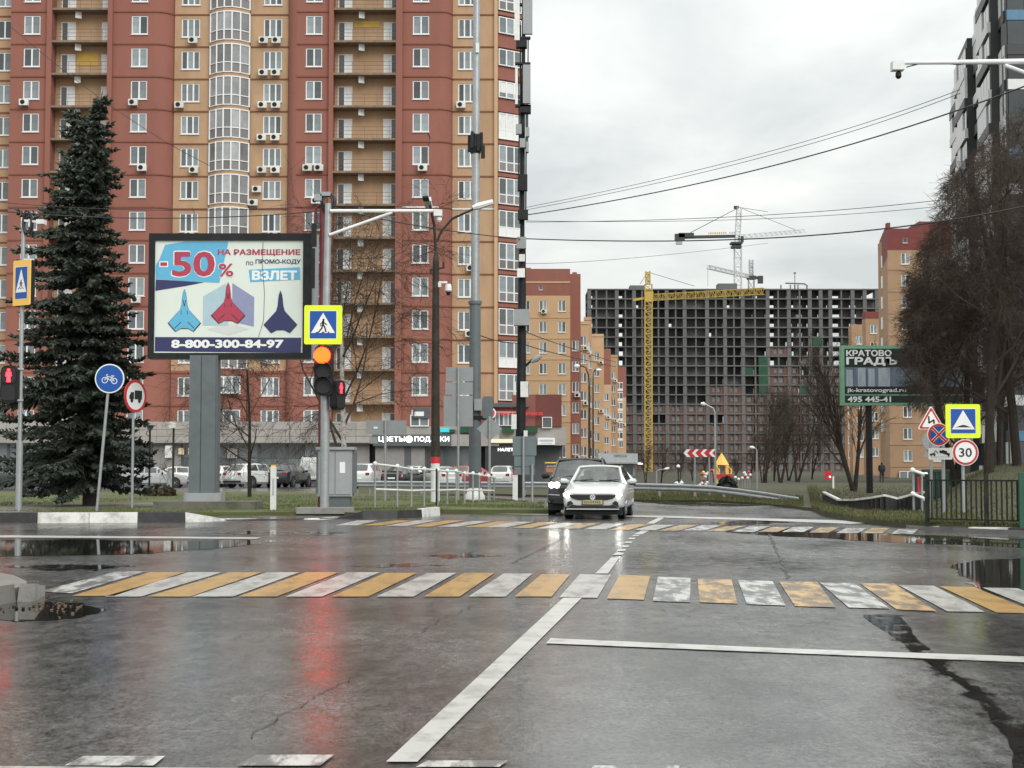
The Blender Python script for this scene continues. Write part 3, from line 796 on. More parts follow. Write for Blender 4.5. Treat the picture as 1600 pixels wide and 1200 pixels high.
# open balconies between the pilasters
m_rail = mat('thin_balcony_rail', (0.09,0.07,0.06), 0.6)
m_yelwall = mat('repainted_yellow_patch', (0.50,0.32,0.07), 0.8, var=0.15, scale=2)
def balconies(x0, x1, d1, d2):
    YB = 1.15
    holes = []
    for i in range(-1, NR):
        zf = rowz(i) - 1.5
        for d in (d1, d2): holes.append((d-.68, min(d+.68, x1-.02), zf, zf + 2.12))
    wallgrid(MB(), x0, x1, Z0, Z1, holes, YB).build('balcony_back_wall', m_tan, tower)
    dm = MB().box(-.68,.68,-.04,.04,2.04,2.12).box(-.68,-.60,-.04,.04,0,2.04).box(.60,.68,-.04,.04,0,2.04).box(-.02,.1,-.04,.04,0,2.04).box(.1,.60,-.03,.03,0,.12).mesh('balcony_door', m_white)
    pm = MB().box(-.6,-.02,-.02,0,0,2.04).mesh('door_leaf', m_wpaint)
    gm = MB().box(.1,.6,-.01,.01,.12,2.04).mesh('pane', m_paned)
    dm2 = MB().box(-.68,.68,-.04,.04,2.04,2.12).box(-.68,-.60,-.04,.04,0,2.04).box(.60,.68,-.04,.04,0,2.04).box(-.1,.02,-.04,.04,0,2.04).mesh('balcony_door', m_white)
    pm2 = MB().box(.02,.6,-.02,0,0,2.04).mesh('door_leaf', m_wpaint)
    gm2 = MB().box(-.6,-.1,-.01,.01,.0,2.04).mesh('pane', m_paned)
    sl = MB().box(x0, x1, -.30, YB, -.20, 0).mesh('balcony_slab', m_slab)
    rl = MB()
    for z in (.35, .7, 1.05): rl.box(x0, x1, -.22, -.19, z-.015, z+.015)
    for k in range(5): rl.box(x0+(x1-x0)*(k+.5)/5-.012, x0+(x1-x0)*(k+.5)/5+.012, -.22, -.19, 0, 1.05)
    rl = rl.mesh('balcony_railing', m_rail)
    hb = MB().box(-.28,.28,-.03,.03,-.62,0).mesh('hatch_cover', m_wpaint)
    for i in range(-1, NR + 1):
        zf = rowz(i) - 1.5
        ob('balcony_slab', sl, tower, (0,0,zf)); ob('balcony_railing', rl, tower, (0,0,zf))
        if i < NR:
            d = ob('balcony_door', dm2, tower, (d1, YB+.08, zf)); ob('door_leaf', pm2, d); ob('pane', gm2, d)
            d = ob('balcony_door', dm, tower, (d2, YB+.08, zf)); ob('door_leaf', pm, d); ob('pane', gm, d)
        h = ob('hatch_cover', hb, tower, ((x0*.56+x1*.44), .3, zf-.20), .5)
balconies(tx(78), tx(165.5), tx(97), tx(161))
balconies(tx(520), tx(618), tx(536), tx(608))
MB().box(tx(111), tx(145), 1.10, 1.145, rowz(10)-.5, rowz(10)+.75).build('painted_patch', m_yelwall, tower)
MB().box(tx(550), tx(590), 1.10, 1.145, rowz(11)+.1, rowz(11)+.7).build('painted_patch', m_yelwall, tower)

m_bayp = mat('bay_glass', (0.24,0.245,0.255), 0.06, spec=.8, var=.3, scale=.9, rnd=.55)
# bowed glazed loggias
def bay(i, xa, xb, n=5, yc=-.35, ye=.75):
    zb = rowz(i) - 1.45; H = 2.72; hs = zb + .95
    o = None; fr = MB(); pts = []
    for k in range(n+1):
        t = k/n*2-1; pts.append(Vector((xa+(xb-xa)*k/n, yc+(ye-yc)*t*t, 0)))
    for k, p in enumerate(pts): fr.box(p.x-.06, p.x+.06, p.y-.06, p.y+.06, zb, zb+H)
    for a, b in zip(pts[:-1], pts[1:]):
        for z, hh in ((zb+.04,.08),(hs,.08),(zb+H-.05,.1)): fr.beam((a.x,a.y,z),(b.x,b.y,z),.09,hh)
    o = fr.build('glazed_bay', m_white, tower)
    rnd = random.Random(i*7)
    for a, b in zip(pts[:-1], pts[1:]):
        for (z0, z1, m) in ((zb+.08, hs-.04, m_panel), (hs+.04, zb+H-.1, m_bayp)):
            MB().quad((a.x+.03,a.y+.02,z0),(b.x-.03,b.y+.02,z0),(b.x-.03,b.y+.02,z1),(a.x+.03,a.y+.02,z1)).build('pane', m, o)
    mb = MB()
    for (z0, z1) in ((zb+H, zb+PITCHZ),):
        for a, b in zip(pts[:-1], pts[1:]): mb.quad((a.x,a.y+.03,z0),(b.x,b.y+.03,z0),(b.x,b.y+.03,z1),(a.x,a.y+.03,z1))
    mb.build('bay_spandrel', m_tan if i >= 1 else m_red, tower)
for i in range(1, NR): bay(i, tx(323.5), tx(385.5))
# below: red bow with ordinary windows
pts = [(tx(323.5)+(tx(385.5)-tx(323.5))*k/8, -.35+1.1*(k/4-1)**2) for k in range(9)]
curve_strip('red_bow', pts, m_red, Z0, rowz(1)-1.45)
for i in (-1, 0): add_window(tower, tx(360), -.42, rowz(i)+.1, 2.3, 1.5, 3)

# corner loggias, white frames over red spandrels, set at an angle
lx0, ly0, lx1, ly1 = tx(777.5), 1.0, tx(818), 2.6
la = math.atan2(ly1-ly0, lx1-lx0); ll = math.hypot(lx1-lx0, ly1-ly0)
lg = MB().box(0, ll, .12, .4, Z0, Z1).build('loggia_back_wall', m_red, tower, (lx0, ly0, 0), la)
for i in range(-1, NR):
    solid = i in (9, 10, 11, 13) ; half = i in (5, 12)
    h = 1.55 if solid else 2.45
    zc = rowz(i) + (.35 if solid else -.05)
    o = add_window(tower, lx0+math.cos(la)*ll*.48, ly0+math.sin(la)*ll*.48-.02, zc, ll*.9, h, 3, 'log', False, la)
    if not solid:
        MB().box(-ll*.45, ll*.45, -.03, .06, -.38, -.28).build('transom', m_white, o)
        MB().box(-ll*.43, ll*.43, -.012, -.004, -h/2+.08, -.38).build('lower_panel', m_white if i in (1, 5, 8) else m_panel, o)
    if i in (9, 8): MB().box(-ll*.43, ll*.43, -.012, -.004, -.28, h/2-.08).build('white_blind', m_wpaint, o)
    MB().box(0, ll, -.06, .1, rowz(i)-1.75, rowz(i)-1.45).build('loggia_spandrel', m_red, tower, (lx0, ly0, 0), la)
MB().quad((tx(818),2.6,Z0),(tx(818)-1.2,18,Z0),(tx(818)-1.2,18,Z1),(tx(818),2.6,Z1)).build('end_wall', m_tan, tower)
MB().box(tx(-258), tx(792), 2.75, 17.5, Z0, Z1+.4).build('building_core', m_tan, tower)
# air conditioners
for (px, y, i, off) in ((45,0,9,-.5),(214,0,9,-.4),(214,0,7,.5),(214,0,3,.1),(291,1,11,.3),(291,1,9,-.9),(291,1,7,.5),
        (421,1,11,-.8),(421,1,11,.4),(421,1,10,-.8),(421,1,10,.35),(421,1,9,-.85),(421,1,9,.4),(421,1,8,-.9),(421,1,8,.35),(421,1,7,-.85),(421,1,7,.4),(421,1,6,-1.6),
        (489,0,7,-.5),(489,0,7,.55),(489,0,6,.3),(657,0,7,.2),(729,1,9,-.55),(729,1,4,.4),(291,1,5,.2),(421,1,5,.2),(729,1,2,.3)):
    add_ac(tower, tx(px)+off, y, rowz(i) - WH/2 - .38)
add_ac(tower, tx(399), 1.0, rowz(6)+.0)
# antenna dishes and cables hanging on the facade
for (px, py) in ((300,333),(668,215)):
    p = P(px, py, TD); MB().tube([(p.x-TX,-.05,p.z+.5),(p.x-TX+.25,-.06,p.z),(p.x-TX+.1,-.05,p.z-.7)], .03, 5).build('cable', m_wire, tower)

# ------------------------------------------------------------------ shop row in front of the tower
PD = 131.0
shop = thing('shop_row', 'low grey shop row with lit signs along the foot of the tower', 'building', (X(400,PD), PD, 0))
SX = shop.location.x
def sx(px): return X(px, PD, 690) - SX
zt, zm = Z(661, PD), Z(692, PD)
MB().box(sx(-300), sx(585), .25, 8.5, zm-.1, zt-.05).build('parapet_core', m_stone, shop)
for r in range(3):
    for k in range(-6, 24):
        a, b = sx(-42+k*26), sx(-42+(k+1)*26)
        if a > sx(580): continue
        h = (zt - zm) / 3
        MB().box(a+.01, b-.01, .0+.02*((k+r)%2), .24, zm+r*h+.012, zm+(r+1)*h-.012).build('cladding_panel', m_stone, shop)
MB().box(sx(-300), sx(590), .1, .35, zt, zt+.12).build('coping', m_lgrey, shop)
MB().box(sx(-300), sx(880), 2.2, 8.4, 0, zm).build('shop_back_wall', m_shop, shop)
m_sglass = mat('shop_glass', (0.10,0.12,0.125), 0.06, spec=0.8, var=0.3, scale=0.5, rnd=0.5)
m_shopl = mat('pale_grey_shop_panel', (0.25,0.235,0.225), 0.6, var=0.12)
rnd = random.Random(11)
k = -60
while k < 560:                                 # shopfronts: glazed frames and grey panels in turn
    w = rnd.choice((26, 34, 44))
    a, b = sx(k), sx(k+w)
    if rnd.random() < .68:
        f = MB().box(a, a+.12, .9, 1.0, 0, zm).box(b-.12, b, .9, 1.0, 0, zm).box(a+.12, b-.12, .9, 1.0, .0, .5).box(a+.12, b-.12, .9, 1.0, zm*.62, zm*.62+.1).build('shop_window', m_shop, shop)
        MB().box(a+.12, b-.12, .95, .97, .5, zm*.62).build('pane', m_sglass, f)
        MB().box(a+.12, b-.12, .95, .97, zm*.62+.1, zm).build('pane', m_sglass, f)
    else:
        MB().box(a, b, .8, 1.1, 0, zm).build('wall_panel', m_shopl, shop)
    k += w
m_litp = mat('lit_poster', (0.75,0.62,0.40), 0.5)
for (px, py, w, h, m) in ((262,705,11,20,m_swhite),(281,705,9,10,m_litp),(296,705,8,10,m_litp),(361,708,16,16,m_shopl)):
    p = P(px, py, PD); MB().cbox((p.x-SX, .55, p.z), (w*mpp(PD), .05, h*mpp(PD))).build('window_poster', m, shop)
# right-hand shops
MB().box(sx(585), sx(885), .6, 8.5, zm-.2, Z(666, PD)).build('upper_wall', m_stone, shop)
MB().box(sx(583), sx(705), -.2, .55, Z(697,PD), Z(679,PD)).build('fascia', m_shop, shop)
MB().box(sx(705), sx(780), -.05, .55, Z(697,PD), Z(679,PD)).build('fascia', m_stone, shop)
m_lit = mat('lit_white_letters', (0.8,0.8,0.8), 0.4, emit=(1,1,1), estr=1.2)
p = P(592, 691.5, PD)
text('ЦВЕТЫ', 9.5*mpp(PD), m_lit, shop, (p.x-SX, -.22, p.z), width=41*mpp(PD), bold=.014, depth=.06)
MB().lathe([(.30,-.3),(.30,-.21)], 18, (sx(639.5), 0, Z(686.5,PD)), 'y').build('round_logo', m_lit, shop)
p = P(648, 691.5, PD)
text('ПОДАРКИ', 9.5*mpp(PD), m_lit, shop, (p.x-SX, -.22, p.z), width=54*mpp(PD), bold=.014, depth=.06)
for (a, b, m) in ((586,632,m_shopl),(632,642,m_shop),(642,664,m_shopl)):
    MB().box(sx(a), sx(b)-.02, .3, .6, 0, Z(697,PD)).build('wall_panel', m, shop)
for (a, b) in ((664,690),(690,718),(718,740),(742,752),(762,800)):
    f = MB().box(sx(a), sx(a)+.12, .5, .6, 0, Z(697,PD)).box(sx(b)-.14, sx(b)-.02, .5, .6, 0, Z(697,PD)).box(sx(a)+.12, sx(b)-.14, .5, .6, 0, .9).build('shop_window', m_shop, shop)
    MB().box(sx(a)+.12, sx(b)-.14, .53, .56, .9, Z(697,PD)).build('pane', m_sglass, f)
m_cyan = mat('cyan_sign', (0.02,0.32,0.36), 0.5, emit=(0.02,0.6,0.65), estr=.5)
m_dgreen = mat('dark_green_sign', (0.008,0.07,0.03), 0.5)
for (a, b, c, d, m) in ((688,702,669,675,m_cyan),(702,711,671,675,m_dgreen),(719,738,666,676,m_dgreen),(785,803,668,676,m_dgreen),(822,840,667,676,m_dgreen)):
    MB().box(sx(a), sx(b), -.1, .55, Z(d,PD), Z(c,PD)).build('shop_sign', m, shop)
m_dark = mat('dark_awning', (0.03,0.032,0.034), 0.5)
m_beige = mat('lit_beige_fascia', (0.6,0.58,0.42), 0.5, emit=(0.9,0.85,0.6), estr=.25)
MB().box(sx(766), sx(803), -.3, .5, Z(692,PD), Z(686,PD)).build('shop_sign', m_beige, shop)
MB().box(sx(758), sx(806), .1, .58, Z(745,PD), Z(693,PD)).build('dark_front', m_dark, shop)
p = P(778, 705, PD); text('НАЛЕТ', 5*mpp(PD), m_lit, shop, (p.x-SX, -.02+.1, p.z), width=24*mpp(PD), bold=.02, depth=.05)
MB().box(sx(840), sx(867), -.3, .55, Z(695,PD), Z(684,PD)).build('shop_sign', m_swhite, shop)
m_pale = mat('pale_grey_lettering', (0.42,0.44,0.45), 0.5)
MB().box(sx(843), sx(864), -.31, -.302, Z(690,PD), Z(687,PD)).box(sx(846), sx(862), -.31, -.302, Z(693,PD), Z(692,PD)).build('sign_print', m_pale, shop)
# red block with the supermarket sign
RDX = m_red
m_dred = mat('deep_red_cladding',(0.135,0.036,0.030),0.7,var=.15,scale=.6)
MB().box(sx(800), sx(837), .4, 8.0, Z(666,PD), Z(616,PD)).build('red_block', mat('faded_red_cladding',(0.22,0.075,0.06),0.7,var=.12,scale=.6), shop)
MB().box(sx(837)+.01, sx(878), .4, 8.0, Z(666,PD), Z(616,PD)).build('red_block', m_dred, shop)
MB().box(sx(757), sx(800)-.01, .4, 8.0, Z(666,PD), Z(636,PD)).build('red_block', m_red, shop)
MB().box(sx(758), sx(826), -.1, .38, Z(636,PD), Z(630,PD)).build('canopy', m_shop, shop)
for a in (776, 790, 803): add_window(shop, sx(a+4), .35, Z(654,PD), .75, 1.2, 2, 'mkt', False)
add_window(shop, sx(855), .35, Z(660,PD), .85, .95, 1, 'mkt2', False, pane=m_paned)
m_redlit = mat('lit_red_letters', (0.55,0.03,0.03), 0.4, emit=(1,.04,.04), estr=.18)
lo = MB().lathe([(.47,-.15),(.47,-.02)], 22, (sx(766.5), 0, Z(645.5,PD)), 'y').build('round_logo', m_swhite, shop)
MB().lathe([(.36,-.16),(.36,-.151)], 20, (sx(766.5), 0, Z(645.5,PD)), 'y').build('logo_disc', m_redlit, lo)
text('5', 10*mpp(PD), m_swhite, lo, (sx(766.5), -.17, Z(650.5,PD)), bold=.04, align='CENTER')
text('пятёрочка', 8*mpp(PD), m_redlit, shop, (sx(778), .05, Z(650.5,PD)), width=70*mpp(PD), bold=.02, depth=.06)
add_window(shop, sx(655), .5, Z(657,PD), 1.6, 1.0, 2, 'sm', False)
MB().box(sx(645), sx(672), .3, .5, Z(653,PD), Z(637,PD)).build('wall_panel', m_shop, shop)
MB().box(sx(647), sx(662), .25, .29, Z(650,PD), Z(643,PD)).build('shop_sign', m_swhite, shop)

# ------------------------------------------------------------------ stepped yellow apartment block in the middle distance
BD = 220.0
yb = thing('stepped_apartment_block', 'yellow brick apartment block with red top floors stepping back beyond the tower', 'building', (X(862,BD), BD, 0))
YX = yb.location.x
def bx(px, d=BD): return X(px, d, 500) - YX
zr, ztp = Z(462,BD), Z(420,BD)
holes = []
cols = (822, 848.5, 878); rows = [Z(478+32.6*i, BD) for i in range(9)]
hl = [(bx(c)-.55, bx(c)+.55, r-.78, r+.78) for c in cols for r in rows]
wallgrid(MB(), bx(790), bx(891), 0, zr, hl, 0).build('yellow_wall', m_tan2, yb)
wallgrid(MB(), bx(790), bx(891), zr, ztp, [(bx(845)-.25, bx(845)+.25, Z(449,BD)-.35, Z(449,BD)+.35)], 0).build('red_top', m_red, yb)
add_window(yb, bx(845), .1, Z(449,BD), .5, .7, 1, 'small')
MB().box(bx(790), bx(891), -.06, -.005, Z(441,BD)-.12, Z(441,BD)+.12).build('string_course', m_tan2, yb)
for c in cols:
    for r in rows: add_window(yb, bx(c), .1, r, 1.1, 1.56, 2, 'yb')
for i in range(8):
    z = Z(496+32.6*i, BD); MB().box(bx(790), bx(891), -.06, -.005, z-.09, z+.09).build('string_course', m_tan2, yb)
add_ac(yb, bx(850), 0, Z(487,BD))
# receding wings: each a block further back
wings = [(891,903,222,428,True,m_red),(903,916,250,507,False,m_tan2),(916,921,262,500,False,m_tan),(921,940,285,526,False,m_tan2),(940,951,320,545,True,m_tan2),(951,962,345,558,False,m_tan),(962,975,375,573,True,m_tan2)]
for (a, b, d, top, redtop, m) in wings:
    w = P(a, 500, d).x - YX; w2 = P(b, 500, d).x - YX + .4
    zt_ = Z(top, d); zz = zt_ - (7.5 if redtop else 0)
    ly = d - BD; rr = []
    z = 4.0
    while z < zz - 2.5: rr.append(z); z += 3.0
    hh = [((w+w2)/2-.5, (w+w2)/2+.5, r-.75, r+.75) for r in rr]
    wallgrid(MB(), w-.4, w2, 0, zz, hh, ly).build('wing_wall', m, yb)
    if redtop: MB().box(w-.4, w2, ly+.001, ly+1, zz, zt_).build('red_top', m_red, yb)
    else: MB().box(w-.4, w2, ly-.1, ly+.6, zt_, zt_+.5).build('parapet', m, yb)
    MB().box(w-.4, w2-.02, ly+.3, ly+22, 0, zt_-.05).build('wing_core', m, yb)
    for r in rr: add_window(yb, (w+w2)/2, ly+.1, r, 1.0, 1.5, 2, 'wing')
    for r in rr[::3]: add_ac(yb, w2-.5, ly, r-1.2)
# glazed loggia stack at the corner
for i in range(7):
    d = 223.0; p = P(895.5, 483+33*i, d)
    f = MB().cbox((p.x-YX, 2.6, p.z), (.95, .1, 1.9)).build('loggia', m_white, yb)
    MB().cbox((p.x-YX, 2.52, p.z+.3), (.75, .04, 1.0)).build('pane', m_pane, f)
for i in range(6):
    d = 370.0; p = P(968, 604+15.5*i, d)
    f = MB().cbox((p.x-YX, d-BD-.1, p.z), (1.6, .12, 2.1)).build('loggia', m_white, yb)
    for s_ in (-.4, .4): MB().cbox((p.x-YX+s_, d-BD-.18, p.z+.2), (.62, .04, 1.3)).build('pane', m_pane, f)
MB().box(bx(790), bx(891)-.05, .2, 16, 0, ztp-.05).build('building_core', m_tan2, yb)
for (a, b, top) in ((795,830,414),(896,903,427)):
    MB().box(bx(a), bx(b), 3, 8, ztp-.1, Z(top,BD)).build('roof_upstand', m_red, yb)

# ------------------------------------------------------------------ ochre and red apartment block behind the right trees
RD = 205.0
rb = thing('ochre_apartment_block', 'ochre apartment block with dark red top floors behind the bare trees', 'building', (X(1440,RD), RD, 0))
RX = rb.location.x
def rx(px, d=RD): return X(px, d, 500) - RX
z_r, z_t = Z(391,RD), Z(357,RD)
cols = (1416, 1462, 1508, 1550, 1590); rows = [Z(404 + 34.2*i, RD) for i in range(11)]
m_redd = mat('dark_red_render', (0.175,0.045,0.040), 0.85, var=0.12, scale=.5)
hl = [(rx(c)-.58, rx(c)+.58, r-.75, r+.75) for c in cols for r in rows]
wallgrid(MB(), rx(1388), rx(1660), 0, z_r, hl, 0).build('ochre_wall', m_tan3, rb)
wallgrid(MB(), rx(1388), rx(1660), z_r, z_t, [(rx(1416)-.3, rx(1416)+.3, Z(375.5,RD)-.33, Z(375.5,RD)+.33)], 0).build('red_top', m_redd, rb)
add_window(rb, rx(1416), .1, Z(375.5,RD), .6, .66, 1, 'small2', pane=m_paned)
for c in cols:
    for r in rows: add_window(rb, rx(c), .1, r, 1.16, 1.5, 2, 'rb')
for i in range(10):
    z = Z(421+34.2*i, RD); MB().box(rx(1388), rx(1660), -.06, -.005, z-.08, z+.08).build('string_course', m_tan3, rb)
MB().box(rx(1388), rx(1393), -.02, 1, z_t, Z(348,RD)).build('parapet_post', m_redd, rb)
MB().box(rx(1438), rx(1500), .0, 6, z_t, Z(346,RD)).build('roof_room', m_redd, rb)
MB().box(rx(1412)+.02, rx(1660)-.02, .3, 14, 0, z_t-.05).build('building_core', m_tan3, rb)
# the left flank turns away
d2 = 222.0
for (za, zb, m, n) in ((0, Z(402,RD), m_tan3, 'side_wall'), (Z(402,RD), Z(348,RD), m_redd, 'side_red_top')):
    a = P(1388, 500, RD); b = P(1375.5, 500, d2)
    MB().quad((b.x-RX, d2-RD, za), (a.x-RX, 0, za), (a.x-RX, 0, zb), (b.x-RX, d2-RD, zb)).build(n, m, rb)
for i in range(9):
    p = P(1378.5, 410+32*i, 217.0); MB().cbox((p.x-RX, 11.2, p.z), (.5, .9, 1.7)).build('loggia', m_white, rb)
for (a, b, d, top, rt) in ((1352,1378,262,497,True),(1330,1354,285,507,False),(1322,1334,315,560,False)):
    w, w2 = P(a,500,d).x-RX, P(b,500,d).x-RX; zt_ = Z(top, d)
    rr = [4+3.0*i for i in range(9) if 4+3.0*i < zt_-1.5]
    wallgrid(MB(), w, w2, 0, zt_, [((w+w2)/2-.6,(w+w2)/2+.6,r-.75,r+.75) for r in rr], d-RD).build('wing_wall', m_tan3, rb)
    for r in rr: add_window(rb, (w+w2)/2, d-RD+.1, r, 1.2, 1.5, 2, 'rw')
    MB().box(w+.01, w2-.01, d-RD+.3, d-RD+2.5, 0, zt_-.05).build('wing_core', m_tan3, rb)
    if rt: MB().prism([(w, d-RD-.1), (w2, d-RD-.1), (w2, d-RD+2.4), (w, d-RD+2.4)], zt_, zt_+1.1).build('red_parapet', m_redd, rb)
add_window(rb, rx(1414), -.3, Z(748,RD), 2.2, 2.0, 2, 'ground', False)

# ------------------------------------------------------------------ black and white high-rise at the right edge
dn, df = 130.0, 168.0
hn = P(1574, 300, dn); hf = P(1491, 300, df)
hr = thing('black_white_high_rise', 'high-rise in black glass and white panels at the upper right edge', 'building', (hn.x, hn.y, 0))
dv = Vector((hf.x-hn.x, hf.y-hn.y, 0)); HL = dv.length; ha = math.atan2(dv.y, dv.x)
m_bglass = mat('black_facade_glass', (0.025,0.03,0.034), 0.05, spec=0.9, var=0.3, scale=0.3, rnd=0.6)
m_wcl = mat('white_facade_panel', (0.62,0.63,0.63), 0.5, var=0.08, rnd=0.06)
m_bcl = mat('black_facade_panel', (0.025,0.026,0.028), 0.5, var=0.15)
m_bluep = mat('blue_facade_panel', (0.05,0.16,0.27), 0.4)
HT = 54.0
# long face: local u along the flank (rotated object), steps outwards in three bays
flank = MB().box(0, HL, -14, -.15, 0, HT).build('tower_core', m_bcl, hr, (0,0,0), ha)
rnd = random.Random(21)
topz = {0: HT, 1: HT, 2: 40.6, 3: 35.5, 4: 31.8}
edges = [0, 3.2, 11, 19, 28, HL]
hts = [HT, HT, 46.0, 43.5, 42.5]
bpy.data.objects.remove(flank)
for b_ in range(5):
    u0, u1 = edges[b_], edges[b_+1]; out = (.0, .9, .2, 1.0, .3)[b_]; ht = hts[b_]
    MB().box(u0, u1, -14, out-.2, 0, ht).build('facade_bay', m_bcl, hr, (0,0,0), ha)
    k = 0; z = .6
    while z < ht - 1:
        white = ((k + b_) % 2 == 0)
        # spandrel across the bay, glass above it
        MB().box(u0+.05, u1-.05, out-.19, out+.12, z, z+.95).build('spandrel', m_wcl if white else m_bcl, hr, (0,0,0), ha)
        n = max(1, int((u1-u0)/1.9)); s_ = (u1-u0)/n
        for j in range(n):
            if rnd.random() < .42: MB().box(u0+j*s_+.04, u0+(j+1)*s_-.04, out-.19, out+.06, z+.97, z+2.98).build('facade_panel', m_wcl, hr, (0,0,0), ha)
            else: MB().box(u0+j*s_+.07, u0+(j+1)*s_-.07, out-.19, out-.05, z+.99, z+2.96).build('facade_pane', m_bglass, hr, (0,0,0), ha)
        z += 3.0; k += 1
# end face towards the viewer
k = 0; z = .6
while z < HT - 1:
    for j in range(6):
        a = .1 + j*1.5
        MB().box(a, a+1.42, -.5, -.42, z+.9, z+2.95).build('end_pane', m_bglass if j < 4 else m_pane, hr)
    MB().box(.05, 9.2, -.55, -.40, z, z+.88).build('end_spandrel', (m_bluep if k % 4 == 1 else (m_wcl if k % 3 == 2 else m_bcl)), hr)
    z += 3.0; k += 1
MB().box(.02, 9.3, -.4, 1, 0, HT).build('end_wall', m_bcl, hr)

# ------------------------------------------------------------------ unfinished concrete frame with its cranes
CD = 470.0
cb = thing('unfinished_concrete_frame', 'unfinished grey concrete apartment frame with brick infill on the lower floors', 'building', (X(1148,CD), CD, 0))
CX = cb.location.x
def cx(px): return X(px, CD, 560) - CX
m_cgrey = mat('raw_concrete_frame', (0.125,0.128,0.126), 0.9, var=0.15, scale=.15, dirt=(0.10,0.10,0.10), dirt_amt=.6, dirt_scale=.08)
m_cdark = mat('inner_partition', (0.20,0.205,0.205), 0.9, var=0.3, scale=.2)
m_cbrick = mat('infill_brick', (0.125,0.068,0.055), 0.9, var=0.15, scale=.2, rnd=.12)
m_net = mat('green_safety_net', (0.014,0.065,0.035), 0.8, var=.3, scale=.5)
SP = (Z(459, CD) - Z(744, CD)) / 19.0
zf = lambda k: Z(744, CD) + SP * k - 1.6       # floor levels
main_c = [921,932,964,991,1016,1042,1070,1105,1133,1161,1180,1200,1233,1250,1266,1283,1298,1333,1352,1371]
DEP = 17.0
for k in range(0, 21):
    t = zf(k)
    MB().box(cx(919), cx(1373), -.5, DEP, t-.2, t+.16).build('floor_slab', m_cgrey, cb)
ztop = zf(20) + .2
for px in main_c:
    w = 1.15 if px not in (932, 1250, 1180) else .5
    MB().box(cx(px)-w/2, cx(px)+w/2, -.35, 1.0, 0, ztop).build('column', m_cgrey, cb)
    MB().box(cx(px)-.4, cx(px)+.4, DEP-1, DEP-.3, 0, ztop).build('rear_column', m_cgrey, cb)
for a, b in zip(main_c[:-1], main_c[1:]):      # slim posts halfway
    if b - a > 22: MB().box(cx((a+b)/2)-.22, cx((a+b)/2)+.22, -.25, .3, 0, ztop).build('post', m_cgrey, cb)
gaps = {964: .25, 1200: .28, 1233: .45, 1250: .4, 1283: .0, 1298: .38, 1333: .3, 1352: .7, 921: .5}
rnd = random.Random(4)
for a, b in zip(main_c[:-1], main_c[1:]):
    g = gaps.get(a, 0.0)
    for k in range(0, 20):
        gk = g if k >= 7 else 0.0
        if g and k >= 7 and rnd.random() < .12: gk = 0
        if gk == 0 and k > 9 and rnd.random() < .05: gk = .2
        x0, x1 = cx(a), cx(b); q = x0 + (x1-x0)*(.12 if a != 921 else 0)
        e = q + (x1-x0)*gk
        y = 2.6 + rnd.uniform(-.5, 3.5)
        if gk: 
            if q > x0: MB().box(x0, q, y, y+.3, zf(k)+.16, zf(k+1)-.2).build('partition', m_cdark, cb)
            if e < x1-.1: MB().box(e, x1, y, y+.3, zf(k)+.16, zf(k+1)-.2).build('partition', m_cdark, cb)
        else: MB().box(x0, x1, y, y+.3, zf(k)+.16, zf(k+1)-.2).build('partition', m_cdark, cb)
        # brick infill on the lower floors, higher on the right
        lim = 8 if a < 1105 else (10 if a < 1200 else (13 if a < 1266 else 12))
        lim += rnd.choice((-1, 0, 0, 1))
        if k < lim and (k < 6 or rnd.random() < .88):
            xa, xb = cx(a)+.58, cx(b)-.58
            n = max(1, round((xb-xa)/3.6)); s_ = (xb-xa)/n
            hh = [(xa+j*s_+s_*.22, xa+j*s_+s_*.78, zf(k)+.8, zf(k+1)-.45) for j in range(n)] if xb-xa > 1.2 else []
            wallgrid(MB(), xa, xb, zf(k)+.16, zf(k+1)-.2, hh, -.1, .3).build('brick_infill', m_cbrick, cb)
            for h in hh: MB().box(h[0], h[1], .35, .45, h[2], h[3]).build('opening_back', m_cdark, cb)
        elif k < 14 and rnd.random() < .05:
            MB().box(cx(a)+.6, min(cx(b)-.6, cx(a)+4.2), -.2, -.1, zf(k)+.16, zf(k+1)-.3).build('safety_net', m_net, cb)
for (a, b, k) in ((1185,1199,12),(1185,1199,11),(1185,1199,10),(1185,1199,9),(1270,1285,14),(1250,1262,9),(1217,1230,7),(1217,1230,6),(1220,1232,5)):
    MB().box(cx(a), cx(b), -.45, -.4, zf(k)+.16, zf(k+1)-.2).build('safety_net', m_net, cb)
MB().box(cx(919), cx(1373), -.6, DEP, 0, zf(0)+.1).build('ground_storey', m_cbrick, cb)
for (a, b, py) in ((986,1010,444),(1125,1155,441)): MB().box(cx(a), cx(b), 3, 8, ztop, Z(py,CD)).build('lift_house', m_cgrey, cb)
for px in (1225,1240,1247,1252): MB().box(cx(px)-.2, cx(px)+.2, 4, 4.4, ztop, ztop+1.7).build('roof_prop', m_cdark, cb)
MB().tube([(cx(1266),4,ztop),(cx(1266),4,ztop+1.5),(cx(1262),4,ztop+2),(cx(1232),4,ztop+2.2)], .25, 6).build('pump_pipe', m_cgrey, cb)
MB().tube([(cx(1247),4,ztop),(cx(1247),4,Z(424,CD))], .12, 5).box(cx(1245),cx(1249),3.9,4.1,Z(425,CD),Z(423,CD)).build('roof_mast', m_cgrey, cb)

